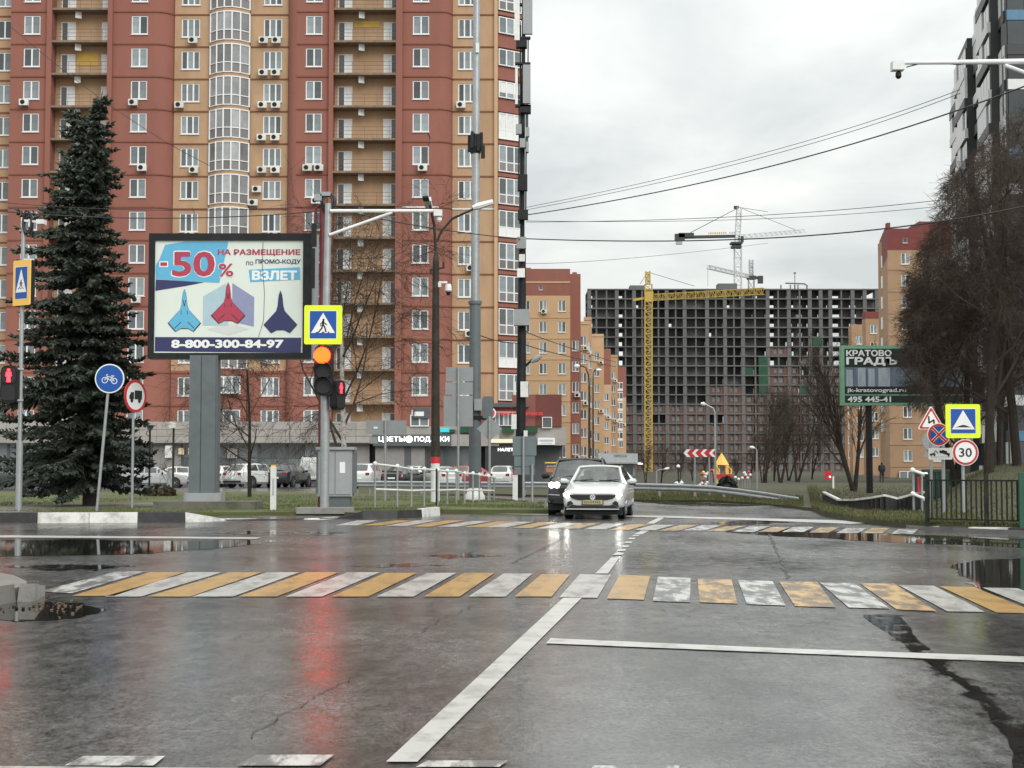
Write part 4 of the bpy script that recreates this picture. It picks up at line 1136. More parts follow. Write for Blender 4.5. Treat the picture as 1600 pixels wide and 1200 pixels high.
def lattice(mb, a, b, w, n, r=.12, diag=True, h=None):
    """square lattice girder between two points"""
    a, b = Vector(a), Vector(b); t = (b-a).normalized()
    ref = Vector((0,0,1)) if abs(t.z) < .9 else Vector((0,1,0))
    u = t.cross(ref).normalized()*w/2; v = u.cross(t).normalized()*(h or w)/2
    cs = [u+v, u-v, -u-v, -u+v]
    for c in cs: mb.beam(a+c, b+c, r*1.6)
    for i in range(n):
        p, q = a.lerp(b, i/n), a.lerp(b, (i+1)/n)
        for j in range(4):
            c, d = cs[j], cs[(j+1) % 4]
            mb.beam(p+c, p+d, r)
            if diag: mb.beam(p+(c if i % 2 else d), q+(d if i % 2 else c), r)
    return mb
m_cw = mat('crane_white', (0.52,0.53,0.54), 0.5); m_cbk = mat('crane_black', (0.03,0.032,0.035), 0.5)
m_cy = mat('crane_yellow', (0.46,0.32,0.06), 0.5, var=.15); m_cgr = mat('crane_pale_grey', (0.36,0.37,0.39), 0.5)
# white crane behind the frame
KD = 500.0
def kp(px, py, d=KD): return P(px, py, d)
o = kp(1153, 754); cr = thing('white_tower_crane', 'white lattice tower crane with dark counter-jib rising behind the frame', 'tower crane', (o.x, o.y, 0))
def rel(p, c=None): return Vector((p.x-(c or cr).location.x, p.y-(c or cr).location.y, p.z))
mb = MB(); lattice(mb, (0,0,0), rel(kp(1153,388)), 2.2, 24, .16); mb.build('mast', m_cw, cr)
mb = MB(); q = rel(kp(1153,388)); mb.box(-1.6,1.6,-1.6,1.6,q.z,q.z+.8).box(-1.9,1.9,-1.9,1.9,q.z+1.3,q.z+1.9).build('slewing_ring', m_cbk, cr)
mb = MB(); lattice(mb, rel(kp(1152,381)), rel(kp(1155,324)), 1.5, 6, .14); mb.build('tower_head', m_cw, cr)
MB().box(-.6,.9,-.6,.6,rel(kp(1155,326)).z,rel(kp(1155,322)).z).build('head_block', m_cbk, cr)
MB().beam(rel(kp(1056,371)), rel(kp(1150,369)), 1.2, .9).build('counter_jib', m_cbk, cr)
MB().cbox(rel(kp(1062,371)), (3.2,2,2.2)).cbox(rel(kp(1072,368)), (5,2,1.5)).build('winch', m_cbk, cr)
MB().cbox(rel(kp(1061,377)), (2,1.6,2.0)).build('counterweight', m_cgr, cr)
MB().cbox(rel(kp(1158,374)), (1.5,1.5,2.0)).build('cab', m_cbk, cr)
mb = MB(); lattice(mb, rel(kp(1156,370)), rel(kp(1256,361,560)), 1.3, 26, .08); mb.build('jib', m_cw, cr)
MB().tube([rel(kp(1155,324)), rel(kp(1078,364))], .1, 4).tube([rel(kp(1155,324)), rel(kp(1200,331,530))], .08, 4).tube([rel(kp(1155,324)), rel(kp(1245,360,560))], .08, 4).build('tie_rods', m_cbk, cr)
for k_ in range(13):
    if k_ == 9: continue
    p = rel(kp(1107+k_*3.3, 365.2-k_*.08)); MB().cbox((p.x, -.8, p.z), (.42, .15, .5+.12*(k_ % 2))).build('sign_letter', m_cy if k_ < 9 else m_cgr, cr)
# yellow crane standing before the frame
YD = 455.0
o = P(1013, 754, YD); yc = thing('yellow_tower_crane', 'yellow tower crane standing before the concrete frame with its jib to the right', 'tower crane', (o.x, o.y, 0))
ry = lambda px, py, d=YD: rel(P(px, py, d), yc)
mb = MB(); lattice(mb, (0,0,0), ry(1013,444), 2.1, 34, .17); mb.build('mast', m_cy, yc)
mb = MB(); lattice(mb, ry(1012.5,444), ry(1012,424), 1.2, 4, .2); mb.build('tower_head', m_cy, yc)
MB().beam(ry(989,469), ry(1012,465), 1.1, .7).build('counter_jib', m_cy, yc)
MB().cbox(ry(1014,464), (2.4,2.4,3)).build('cab', m_cy, yc)
mb = MB(); lattice(mb, ry(1016,465), ry(1194,455,440), 1.5, 34, .09, h=1.8); mb.build('jib', m_cy, yc)
MB().tube([ry(1012,425), ry(1085,447,450)], .07, 4).tube([ry(1012,425), ry(1000,444)], .07, 4).build('tie_rods', m_cbk, yc)
# small far crane
FD = 620.0
o = P(1174, 752, FD); fc = thing('small_far_crane', 'small far pale tower crane just right of the white crane mast', 'tower crane', (o.x, o.y, 0))
rf = lambda px, py, d=FD: rel(P(px, py, d), fc)
mb = MB(); lattice(mb, (0,0,0), rf(1174,437), 2.2, 20, .2); mb.build('mast', m_cgr, fc)
mb = MB(); lattice(mb, rf(1174,434), rf(1173.5,406), 1.4, 5, .2); mb.build('tower_head', m_cgr, fc)
mb = MB(); lattice(mb, rf(1170,432), rf(1106,417,600), 1.3, 16, .14); mb.build('jib', m_cw, fc)
MB().beam(rf(1172,434), rf(1190,434), 1.4, 1.0).cbox(rf(1188,437), (2,2,3)).cbox(rf(1174,434), (3.5,2,1.6)).build('counter_jib', m_cbk, fc)
MB().tube([rf(1106,418,600), rf(1106,447,600)], .06, 4).build('hoist_rope', m_cbk, fc)
# ================================================================== SIGNS, POLES, BILLBOARDS
def roundrect(w, h, r, n=4, cx=0, cz=0):
    pts = []
    for (sx_, sz_, a0) in ((1,-1,-90),(1,1,0),(-1,1,90),(-1,-1,180)):
        for k in range(n+1):
            a = R(a0 + 90*k/n); pts.append((cx+sx_*(w/2-r)+r*math.cos(a), cz+sz_*(h/2-r)+r*math.sin(a)))
    return pts
def post(parent, r, z0, z1, m=None, x=0, y=0.06, name='post', n=10, lean=0.0):
    return MB().tube([(x - lean*(z1-z0), y, z0), (x, y, z1)], r, n).build(name, m or m_galv, parent, smooth=True)

def walker(mb, s, y, cx=0, cz=0):
    q = lambda x, z: (cx + x*s, cz + z*s)
    mb.disc(q(.02,.30), .055*s, y, 12)
    mb.stroke([q(.0,.23), q(.0,.05)], .10*s, y)
    mb.stroke([q(.0,.21), q(.13,.10), q(.17,.06)], .045*s, y); mb.stroke([q(.0,.21), q(-.11,.12), q(-.10,.0)], .045*s, y)
    mb.stroke([q(.02,.06), q(.10,-.10), q(.14,-.26)], .065*s, y); mb.stroke([q(-.02,.06), q(-.06,-.10), q(-.18,-.25)], .065*s, y)
    for x, t in ((-.26,-.06),(0,0),(.26,.06)): mb.stroke([q(x-.045+t*.4,-.31), q(x+.045-t*.4,-.27)], .05*s, y)
def crossing_face(parent, w, h, m_border, z=0):
    MB().plate(roundrect(w, h, .05*w, cz=z), -.02, .02).build('border_panel', m_border, parent)
    iw, ih = w*.70, h*.70
    MB().flat(roundrect(iw*1.06, ih*1.04, .03*w, cz=z), -.024).build('white_rim', m_swhite, parent, fix=False)
    MB().flat(roundrect(iw, ih, .02*w, cz=z), -.028).build('blue_field', m_blue, parent, fix=False)
    tw = iw*.90
    MB().flat([(-tw/2, z-ih*.30), (tw/2, z-ih*.30), (0, z+ih*.44)], -.032).build('white_triangle', m_swhite, parent, fix=False)
    mb = MB(); walker(mb, min(iw, ih)*.80, -.036, 0, z-ih*.055); mb.build('walker_symbol', m_ink, parent, fix=False)

# ---- left: pole with crossing sign, pedestrian signal
LD = 44.5
def at(px, py, d): return P(px, py, d)
p = at(29, 800, LD)
lp = thing('signal_pole', 'slim grey signal pole at the left edge before the spruce', 'pole', (p.x, LD, K))
zt_ = Z(345, LD) - K
MB().tube([(0,0,0), (0,0,Z(690,LD)-K)], .095, 12).tube([(0,0,Z(690,LD)-K-.01), (.0,0,zt_)], .06, 10).build('shaft', m_galv, lp, smooth=True)
mb = MB()
rr = [(.13+.20*math.cos(a)*.6, -.08, zt_-.05+.34*math.sin(a)) for a in [2*math.pi*k/14 for k in range(15)]]
mb.tube(rr, .035, 6, cap=False).tube([(q[0]+.03, q[1]+.05, q[2]-.08) for q in rr], .03, 6, cap=False).build('cable_coil', m_wire, lp, smooth=True)
MB().beam((0,-.05,zt_), (.62,-.05,zt_-.06), .08, .06).cbox((.55,-.1,zt_-.06),(.22,.3,.13)).build('camera_bracket', m_wpaint, lp)
MB().cbox((.14,0,Z(407,LD)-K),(.35,.08,.1)).build('clamp', m_wpaint, lp)
p = at(37, 443, LD)
ls = thing('crossing_sign', 'blue pedestrian crossing sign in an orange-yellow surround at the left edge', 'sign', (p.x, LD-.16, p.z), R(-32))
crossing_face(ls, .72, 1.32, m_amber)
MB().plate(roundrect(.72,1.32,.04), .02, .16).build('housing', m_blackm, ls)

def ped_signal(name, label, px, py, d, w, h, rz=0.0):
    p = at(px, py, d); o = thing(name, label, 'traffic light', (p.x, d-.18, p.z), rz)
    MB().plate(roundrect(w, h, w*.36), -.1, .12).build('housing', m_black, o)
    for s_ in (1, -1): MB().plate(roundrect(w*.84, h*.40, w*.2, cz=s_*h*.235), -.12, -.1005).build('lens', m_ink, o)
    m = mat('red_signal_figure', (0.3,0.01,0.01), 0.4, emit=(1.0,0.012,0.02), estr=9.0)
    mb = MB(); z = h*.235; s_ = h*.42
    mb.disc((0, z+.33*s_), .10*s_, -.125, 12).flat([(-.15*s_,z+.22*s_),(-.2*s_,z-.05*s_),(-.11*s_,z-.05*s_),(-.13*s_,z-.42*s_),(.13*s_,z-.42*s_),(.11*s_,z-.05*s_),(.2*s_,z-.05*s_),(.15*s_,z+.22*s_)], -.125)
    mb.build('lit_figure', m, o, fix=False)
    for s_ in (1, -1): MB().lathe([(w*.42,-.30),(w*.42,-.1)], 14, (0,0,s_*h*.235+.02), 'y').v
    MB().beam((w*.3,.05,h*.42),(w*.75,.12,h*.42),.05).beam((w*.3,.05,-h*.42),(w*.75,.12,-h*.42),.05).build('bracket', m_galv, o)
    return o
ped_signal('pedestrian_signal', 'pedestrian signal with red standing figure on the left-edge pole', 18.5, 601, LD, .48, 1.08)

# ---- bicycle sign
p = at(171.5, 591.5, 44.0)
bs = thing('bicycle_sign', 'round blue cycle path sign on a leaning post before the spruce', 'sign', (p.x, 44.0, K))
zc = p.z - K; r_ = 23*mpp(44)
MB().tube([(-18*mpp(44), .05, 0), (0, .05, zc+.3)], .042, 10).build('post', m_galv, bs, smooth=True)
MB().lathe([(r_,-.02),(r_,.01)], 32, (0,0,zc), 'y').build('white_rim', m_swhite, bs)
MB().disc((0,zc), r_*.92, -.024, 32).build('blue_disc', m_blue, bs, fix=False)
mb = MB(); s_ = r_*.95; y = -.028; bz = zc - .12*s_
A, B = (-.34*s_, bz), (.34*s_, bz-.06*s_)
mb.ring(A, .17*s_, .22*s_, y).ring(B, .17*s_, .22*s_, y)
mb.stroke([A, (-.2*s_, bz+.28*s_), (.2*s_, bz+.2*s_), (.02*s_, bz-.02*s_), (-.2*s_, bz+.24*s_)], .05*s_, y)
mb.stroke([(.02*s_,bz-.02*s_), B, (.2*s_,bz+.2*s_)], .05*s_, y).stroke([(.22*s_,bz+.2*s_),(.24*s_,bz+.3*s_)], .05*s_, y).stroke([(.14*s_,bz+.31*s_),(.32*s_,bz+.30*s_)], .06*s_, y)
mb.stroke([(-.2*s_,bz+.28*s_),(-.24*s_,bz+.38*s_),(-.12*s_,bz+.40*s_)], .05*s_, y)
mb.build('bicycle_symbol', m_swhite, bs, fix=False)
# ---- no lorries sign, turned sideways
p = at(217, 619, 48.0)
ns = thing('no_lorries_sign', 'red-rimmed round no-lorries sign turned sideways beside the spruce', 'sign', (p.x-.12, 48.0, K), R(64))
zc = p.z - K; r_ = .52
post(ns, .045, 0, zc+.1, x=0, y=.06)
MB().lathe([(r_,-.02),(r_,.01)], 28, (0,0,zc), 'y').build('red_rim', m_sred, ns)
MB().disc((0,zc), r_*.82, -.024, 28).build('white_disc', m_swhite, ns, fix=False)
MB().flat([(-.05,zc-.1),(.3,zc-.1),(.3,zc+.18),(-.05,zc+.18)], -.028).flat([(-.3,zc-.1),(-.08,zc-.1),(-.08,zc+.12),(-.22,zc+.12),(-.3,zc)], -.028).disc((-.18,zc-.14),.07,-.028,12).disc((.18,zc-.14),.07,-.028,12).build('lorry_symbol', m_ink, ns, fix=False)

# ---- signal mast with cantilever camera arm
MD = 44.0
p = at(507, 796, MD)
mp_ = thing('signal_mast', 'grey signal mast with a white cantilever arm carrying cameras', 'mast', (p.x, MD, K))
zz = lambda py, d=MD: Z(py, d) - K
MB().tube([(0,0,0),(0,0,zz(560))], .13, 14).tube([(.0,0,zz(560)-.01),(.05,0,zz(318))], [.115,.09], 12).build('shaft', m_galv, mp_, smooth=True)
MB().prism([(-.75,-.35),(.75,-.35),(.85,0),(.75,.5),(-.75,.5),(-.85,0)], -.05, .12).build('footing', m_conc, mp_)
k_ = mpp(MD)
arm = MB().tube([(.12,-.1,zz(330.5)), (178*k_,-.1,zz(330.5))], .05, 10).build('arm', m_wpaint, mp_, smooth=True)
MB().tube([(.1,-.1,zz(368)), (104*k_,-.1,zz(333))], .045, 10).build('brace', m_wpaint, mp_, smooth=True)
MB().cbox((176*k_,-.1,zz(334)),(.24,.22,.18)).build('camera_box', m_wpaint, mp_)
MB().lathe([(.02,.0),(.07,-.04),(.075,-.12),(.03,-.18)], 12, (178*k_,-.1,zz(338.5))).build('dome_camera', m_wpaint, mp_)
# ---- old red-brown pole right behind it, with transformer boxes and coiled cable
OD = 46.0
p = at(501, 792, OD)
op = thing('cable_pole', 'old dark red pole with a coil of cable at its top behind the signal mast', 'pole', (p.x, OD, K))
zz2 = lambda py: Z(py, OD) - K
m_oxide = mat('oxide_red_paint', (0.12,0.018,0.022), 0.6, var=0.25, scale=3)
MB().tube([(0,0,0),(.0,0,zz2(322))], .085, 10).build('shaft', m_oxide, op, smooth=True)
MB().tube([(-.22,0,zz2(350)),(-.20,0,zz2(325)),(-.05,0,zz2(321))], .045, 8).build('conduit', m_oxide, op, smooth=True)
mb = MB()
for j, (rr_, yy) in enumerate(((.24,-.16),(.20,-.1),(.27,-.05),(.17,-.2))):
    mb.tube([(.18+rr_*math.cos(a)*.8, yy+.05*math.sin(a), zz2(316)+rr_*math.sin(a)) for a in [2*math.pi*k/16 for k in range(17)]], .035, 6, cap=False)
mb.build('cable_coil', m_wire, op, smooth=True)
MB().cbox((-.12,-.1,zz2(310)),(.22,.2,.2)).cbox((.1,-.1,zz2(304.5)),(.3,.2,.12)).build('junction_box', m_lgrey, op)
MB().cbox((-.24,-.1,zz2(368)),(.15,.12,.7)).cbox((-.26,-.1,zz2(420)),(.1,.12,1.2)).build('cable_bracket', m_blackm, op)

p = at(507, 509, MD)
cs = thing('crossing_sign', 'blue pedestrian crossing sign with fluorescent yellow border on the signal mast', 'sign', (p.x, MD-.3, p.z))
crossing_face(cs, 59*k_, 61*k_, m_flyel)
# main traffic light
p = at(508, 580, MD)
tl = thing('traffic_light', 'black three-lamp traffic light with its top lamp glowing red-orange', 'traffic light', (p.x, MD-.34, p.z))
H_ = 78*k_; W_ = 29*k_
MB().plate(roundrect(W_, H_, W_*.28), -.02, .22).build('housing', m_black, tl)
m_glow = mat('red_signal_lens', (0.2,0.01,0.01), 0.3, emit=(1.0,0.0155,0.0009), estr=18.0)
for i, z in enumerate((H_*.30, 0, -H_*.30)):
    c = (-.04 if i == 0 else 0)
    MB().lathe([(W_*.44,-.06),(W_*.44,-.021)], 24, (c,0,z), 'y').build('lens', m_glow if i == 0 else m_ink, tl)
    mb = MB(); n = 14
    for j in range(n):
        a, b = R(-10+200*j/n), R(-10+200*(j+1)/n); q = W_*.47
        mb.quad((c+q*math.cos(a),-.061,z+q*math.sin(a)),(c+q*math.cos(b),-.061,z+q*math.sin(b)),(c+q*math.cos(b),-.26,z+q*math.sin(b)-.02),(c+q*math.cos(a),-.26,z+q*math.sin(a)-.02))
    if i: mb.build('visor', m_black, tl, fix=False)
ped_signal('pedestrian_signal', 'narrow pedestrian signal seen side-on right of the traffic light', 529, 618, MD, .44, .85, R(58))

# ---- control cabinet
p = at(525, 793, 45.2); kk = mpp(45.2)
ec = thing('control_cabinet', 'grey steel control cabinet on a plinth beside the signal mast', 'cabinet', (p.x, 45.2, K))
MB().box(-.42,.42,-.25,.35,0,.42).build('plinth', m_grey, ec)
MB().box(-.5,.5,-.32,.4,.42,1.78).build('body', m_lgrey, ec)
for s_ in (-1, 1): MB().box(s_*.02, s_*.46, -.345, -.321, .48, 1.72).build('door', m_lgrey, ec)
MB().box(-.56,.56,-.4,.46,1.78,1.86).build('lid', m_lgrey, ec)
MB().box(-.56,-.505,-.2,.3,.5,1.7).box(.505,.58,-.2,.3,.5,1.75).build('side_panel', m_grey, ec)
MB().box(.14,.30,-.352,-.347,1.1,1.42).build('white_notice', m_swhite, ec)

# ---- big poster billboard
BDp = 47.0
p = at(361, 463, BDp)
bb = thing('poster_billboard', 'large lit-box billboard with three jets and minus fifty percent offer', 'billboard', (at(325,790,BDp).x, BDp, K))
b0 = bb.location.x; kb = mpp(BDp)
zb = lambda py: Z(py, BDp) - K
bxp = lambda px: X(px, BDp, 460) - b0
MB().box(bxp(252.5),bxp(407),-.75,.75,-.06,zb(783)).build('plinth', m_moss, bb)
MB().prism([(x_*1.0+bxp(322.5), y_) for x_, y_ in roundrect(2*1.18/2+.0, .9, .2)], zb(783), zb(770)).build('foot', m_lgrey, bb)
MB().box(bxp(301),bxp(318.5),-.32,.3,zb(771),zb(556)).box(bxp(320),bxp(341.5),-.32,.3,zb(771),zb(556)).box(bxp(318.5),bxp(320),-.28,.26,zb(771),zb(556)).box(bxp(341.5),bxp(344),-.26,.24,zb(771),zb(556)).build('pedestal', m_grey, bb)
x0, x1, z0, z1 = bxp(234), bxp(488), zb(561), zb(366)
MB().box(x0, x1+.14, -.12, .38, z0, z1).build('cabinet', m_lgrey, bb)
fr = MB(); t_ = 9*kb
ix0, ix1, iz0, iz1 = bxp(243.5), bxp(474.5), zb(552), zb(377)
fr.box(x0, ix0, -.2, -.121, z0, z1).box(ix1, x1, -.2, -.121, z0, z1).box(ix0, ix1, -.2, -.121, z0, iz0).box(ix0, ix1, -.2, -.121, iz1, z1)
fr.build('frame', m_blackm, bb)
m_pos = mat('poster_pale_green', (0.66,0.72,0.66), 0.25, var=0.04, scale=.8)
m_p1 = mat('poster_light_blue', (0.11,0.41,0.62), 0.25, var=0.05); m_p2 = mat('poster_navy', (0.030,0.032,0.11), 0.25, var=0.05)
m_p3 = mat('poster_crimson', (0.40,0.045,0.085), 0.25, var=0.05); m_p4 = mat('poster_white', (0.78,0.80,0.78), 0.25, var=.03)
m_p5 = mat('poster_pale_blue', (0.38,0.52,0.58), 0.25, var=0.08); m_p6 = mat('poster_violet', (0.25,0.27,0.43), 0.25, var=0.08)
MB().box(ix0, ix1, -.14, -.122, iz0, iz1).build('poster', m_pos, bb)
# poster print; coordinates read in the enlarged view (1600 px = 300 photo px)
def pq(zx, zy): return (X(220+zx/5.333, BDp, 340+zy/5.333) - b0, Z(340+zy/5.333, BDp) - K)
def pf(pts, m, lay, name='print'): return MB().flat([pq(*q) for q in pts], -.143-.003*lay).build(name, m, bb, fix=False)
pf([(212,232),(380,205),(738,205),(662,548),(385,535),(135,515),(135,400),(165,350)], m_p1, 1)
pf([(135,520),(535,545),(380,575),(130,615)], m_p2, 1)
pf([(128,998),(1343,1004),(1340,1130),(126,1118)], m_p2, 1)
pf([(528,662),(715,552),(735,905),(524,900)], m_p5, 1)
pf([(770,550),(952,668),(948,912),(770,870)], m_p6, 1)
pf([(560,935),(720,880),(910,930),(740,985)], mat('poster_pinkish',(0.58,0.60,0.58),0.25,var=.05), .5)
def jet(cx_, top, bot, half, m, lay):
    H = bot - top; s_ = half
    out = [(0,0),(.10,.10),(.14,.22),(.17,.36),(.26,.48),(1.0,.80),(.55,1.0),(.22,.93),(0,.93)]
    pts = [(cx_+x*s_, top+y*H) for x, y in out] + [(cx_-x*s_, top+y*H) for x, y in out[-2:0:-1]]
    big = [(cx_+(x-cx_)*1.07, (top+bot)/2+(y-(top+bot)/2)*1.035) for x, y in pts]
    pf(big, m_ink if m is not m_p2 else m_p2, lay); pf(pts, m, lay+1)
    if m is not m_p2:
        mb = MB(); y = -.143-.003*(lay+2)
        mb.stroke([pq(cx_-.22*s_,top+.78*H), pq(cx_-.62*s_,top+.93*H)], .02, y).stroke([pq(cx_+.22*s_,top+.78*H), pq(cx_+.62*s_,top+.93*H)], .02, y)
        mb.stroke([pq(cx_-.2*s_,top+.5*H), pq(cx_-.2*s_,top+.6*H)], .014, y).stroke([pq(cx_+.2*s_,top+.5*H), pq(cx_+.2*s_,top+.6*H)], .014, y)
        mb.stroke([pq(cx_-.09*s_,top+.25*H), pq(cx_,top+.4*H), pq(cx_+.09*s_,top+.25*H)], .02, y)
        mb.build('jet_outline', m_ink, bb, fix=False)
jet(372, 605, 950, 130, m_p1, 3); jet(735, 548, 885, 135, m_p3, 3); jet(1170, 618, 962, 132, m_p2, 3)
def ptext(body, zx, zy, hh, ww, m, lay, bold=.03):
    a = pq(zx, zy); return text(body, hh/5.333*kb, m, bb, (a[0], -.143-.003*lay, a[1]), width=ww/5.333*kb, bold=bold, name='poster_lettering')
for (b_, m, lay) in ((.085, m_p4, 2), (.045, m_p3, 3)):
    e = 9 if b_ > .06 else 0; b_ = .035 if e else .03
    ptext('50', 268-e, 497+e, 212+2*e, 358+2*e, m, lay, b_)
    a = pq(172-e, 408+e); a2 = pq(228+e, 378-e)
    MB().flat([(a[0],a[1]),(a2[0],a[1]),(a2[0],a2[1]),(a[0],a2[1])], -.143-.003*lay).build('print', m, bb, fix=False)
    ptext('%', 655-e*.6, 498+e*.6, 112+e, 125+e, m, lay, b_*.6)
ptext('НА РАЗМЕЩЕНИЕ', 648, 326, 58, 692, m_p3, 2, .035)
ptext('ПО', 884, 402, 32, 60, m_p2, 2, .015); ptext('ПРОМО-КОДУ', 962, 396, 44, 378, m_p2, 2, .03)
pf([(906,440),(1330,418),(1334,522),(918,542)], m_p1, 1)
ptext('ВЗЛЕТ', 932, 526, 82, 378, m_p4, 2, .05)
ptext('8-800-300-84-97', 262, 1090, 70, 935, m_p4, 2, .045)
MB().stroke([pq(1026,210),pq(1020,400),pq(1038,640),pq(1030,860),pq(988,998)], .012, -.16).build('poster_crease', m_blackm, bb, fix=False)

# ---- white marker post
p = at(427, 796, 46.0)
mk = thing('marker_post', 'white marker post with an orange cap on the grass right of the billboard', 'bollard', (p.x, 46.0, K-.02))
MB().box(-.085,.085,-.06,.06,0,1.30).build('shaft', m_wpaint, mk); MB().box(-.07,.07,-.05,.05,1.30,1.36).build('cap', m_amber, mk)
MB().box(-.03,.03,-.067,-.061,.45,.95).build('inscription', m_pale, mk)
p = at(805, 783, 60.0)
mk = thing('marker_post', 'white marker post with a red cap below the antenna mast', 'bollard', (p.x, 60.0, K-.02))
MB().box(-.10,.10,-.07,.07,0,.98).build('shaft', m_wpaint, mk); MB().box(-.10,.10,-.07,.07,.98,1.14).build('cap', m_sred, mk)

# ---- brown street lamp with two arms
SD = 56.0
p = at(680, 786, SD); kk = mpp(SD); zs = lambda py: Z(py, SD) - K
sl = thing('street_lamp', 'brown-black lamp post with two lamps, red and white banded foot', 'street lamp', (p.x, SD, K))
m_brown = mat('brown_black_paint', (0.030,0.026,0.020), 0.65, spec=.25, var=0.2, dirt=(0.09,0.08,0.06), dirt_amt=.4, dirt_scale=2)
MB().tube([(.0,0,0),(0,0,zs(724))], .165, 12).build('white_foot', m_wpaint, sl, smooth=True)
MB().tube([(.0,0,zs(724)),(0,0,zs(714))], .17, 12).build('red_band', m_sred, sl, smooth=True)
MB().tube([(.0,0,zs(714)),(0,0,zs(415)),(0,0,zs(408)),(0,0,zs(392))], [.165,.12,.12,.055], 12).build('shaft', m_brown, sl, smooth=True)
MB().tube([(0,0,zs(395)),(-3*kk,0,zs(350)),(-9*kk,-.3,zs(322))], .05, 8).build('arm', m_brown, sl, smooth=True)
MB().tube([(.03,0,zs(378)),(8*kk,0,zs(362)),(25*kk,0,zs(342)),(60*kk,0,zs(326)),(66*kk,0,zs(325))], .045, 8).build('arm', m_brown, sl, smooth=True)
h1 = MB().cbox((-14*kk,-.8,zs(312)),(.26,1.0,.16)).build('lamp_head', m_wpaint, sl); h1.rotation_euler = (R(-8), 0, 0)
MB().cbox((-14*kk,-.8,zs(316.5)),(.22,.8,.06)).build('lamp_glass', m_black, sl)
a, b = Vector((58*kk,0,zs(325))), Vector((90*kk,0,zs(315.5)))
MB().tube([a, a.lerp(b,.3), b], [.09,.13,.10], 8).build('lamp_head', m_wpaint, sl, smooth=True)
MB().beam((-8*kk,0,zs(422)),(14*kk,0,zs(418)),.06).cbox((-8*kk,0,zs(424)),(.08,.08,.2)).cbox((12*kk,0,zs(413)),(.08,.08,.16)).build('crossarm', m_brown, sl)
MB().beam((.1,0,zs(441)),(.42,0,zs(441)),.07).cbox((.13,0,zs(445)),(.14,.16,.18)).build('camera_bracket', m_wpaint, sl)
MB().lathe([(.10,.12),(.12,.02),(.13,-.12),(.10,-.16)], 14, (.46,0,zs(449))).build('dome_camera', m_wpaint, sl, smooth=True)
MB().lathe([(.09,0),(.07,-.1),(.02,-.13)], 12, (.46,0,zs(449)-.16)).build('camera_eye', m_black, sl, smooth=True)

# ---- tall grey mast
GD = 60.0
p = at(742, 784, GD); kg = mpp(GD); zg = lambda py: Z(py, GD) - K
gm = thing('lighting_mast', 'tall plain grey steel mast with a flared white foot running out of the top', 'mast', (p.x, GD, K))
MB().tube([(0,0,0),(0,0,zg(472))], [.25,.22], 14).build('lower_shaft', m_grey, gm, smooth=True)
MB().tube([(0,0,zg(472)),(.05,0,zg(-60))], [.175,.13], 14).build('upper_shaft', m_galv, gm, smooth=True)
MB().lathe([(.27,-.06),(.27,.06)], 14, (0,0,zg(473))).build('flange', m_grey, gm)
MB().lathe([(.40,0),(.39,.16),(.31,.28),(.27,.46)], 18, (0,0,0)).build('flared_foot', m_wpaint, gm, smooth=True)
c = MB()
for k in range(6): a = k*math.pi/3; c.cbox((.24*math.cos(a),.24*math.sin(a),zg(220)-(k%2)*.12),(.12,.12,.65))
c.lathe([(.2,-.45),(.24,-.2),(.2,.3)], 12, (0,0,zg(222))).build('cable_collar', m_blackm, gm)
MB().cbox((.3,-.05,zg(238)),(.16,.12,.5)).build('camera', m_blackm, gm)
MB().cbox((.08,-.19,zg(77)),(.13,.1,.38)).build('clamp_box', m_wpaint, gm)
MB().box(-.02,.28,-.5,-.3,zg(642),zg(624)).build('switch_box', m_lgrey, gm)
MB().box(-.05,.62,-.25,.25,zg(656),zg(650)).build('bracket', m_blackm, gm)
MB().plate(roundrect(.42,.86,.1,cx=.50,cz=zg(637)), -.3, -.1).build('signal_back', m_grey, gm)

# ---- antenna mast
AD = 64.0
p = at(812, 782, AD); ka = mpp(AD); za = lambda py: Z(py, AD) - K
am = thing('antenna_mast', 'black antenna mast hung with grey panels and boxes beside the tower edge', 'mast', (p.x, AD, K))
ax = lambda px: X(px, AD, 300) - am.location.x
MB().tube([(0,0,0),(ax(815),0,za(560)),(ax(816),0,za(380))], [.22,.19,.15], 12).tube([(ax(816),0,za(380)),(ax(819),0,za(-40))], [.10,.075], 10).build('shaft', m_blackm, am, smooth=True)
mb = MB()
for (dx, r_, t0, t1) in ((-.13,.04,350,40),(.12,.035,330,150),(.2,.03,240,60),(-.2,.03,300,120)): mb.tube([(ax(817)+dx,-.06,za(t0)),(ax(818)+dx*.9,-.06,za((t0+t1)/2)),(ax(818)+dx,-.06,za(t1))], r_, 6)
mb.build('cable_run', m_wire, am, smooth=True)
def panel_ant(x0, x1, y0, y1, dep=-.2, m=None): return MB().box(ax(x0), ax(x1), dep-.12, dep+.06, za(y1), za(y0)).build('antenna_panel', m or m_lgrey, am)
panel_ant(804,812,2,66,-.2,m_wpaint); panel_ant(817,832,-6,56); panel_ant(805,809,105,165,-.15,m_wpaint); panel_ant(817,829,104,164)
mb = MB()
for (py) in (60, 166, 100, 8): MB().box(ax(805), ax(829), -.3, -.05, za(py+3), za(py)).build('mounting_bracket', m_blackm, am)
for q_ in ((ax(815),-.1,za(70)),(ax(821),-.1,za(172))): MB().cbox(q_,(.46,.4,.33)).build('cable_cluster', m_blackm, am)
for (a, b, c_, d, m) in ((806,815,197,212,m_lgrey),(821,827,202,216,m_lgrey),(812,821,219,233,m_lgrey),(822,826,224,240,m_lgrey),(807,822,372,390,m_lgrey),(811,820,399,410,m_wpaint),(808,820,421,435,m_swhite),(809,825,330,345,m_blackm),(810,824,275,300,m_blackm)):
    MB().box(ax(a), ax(b), -.38, -.12, za(d), za(c_)).build('radio_box', m, am)
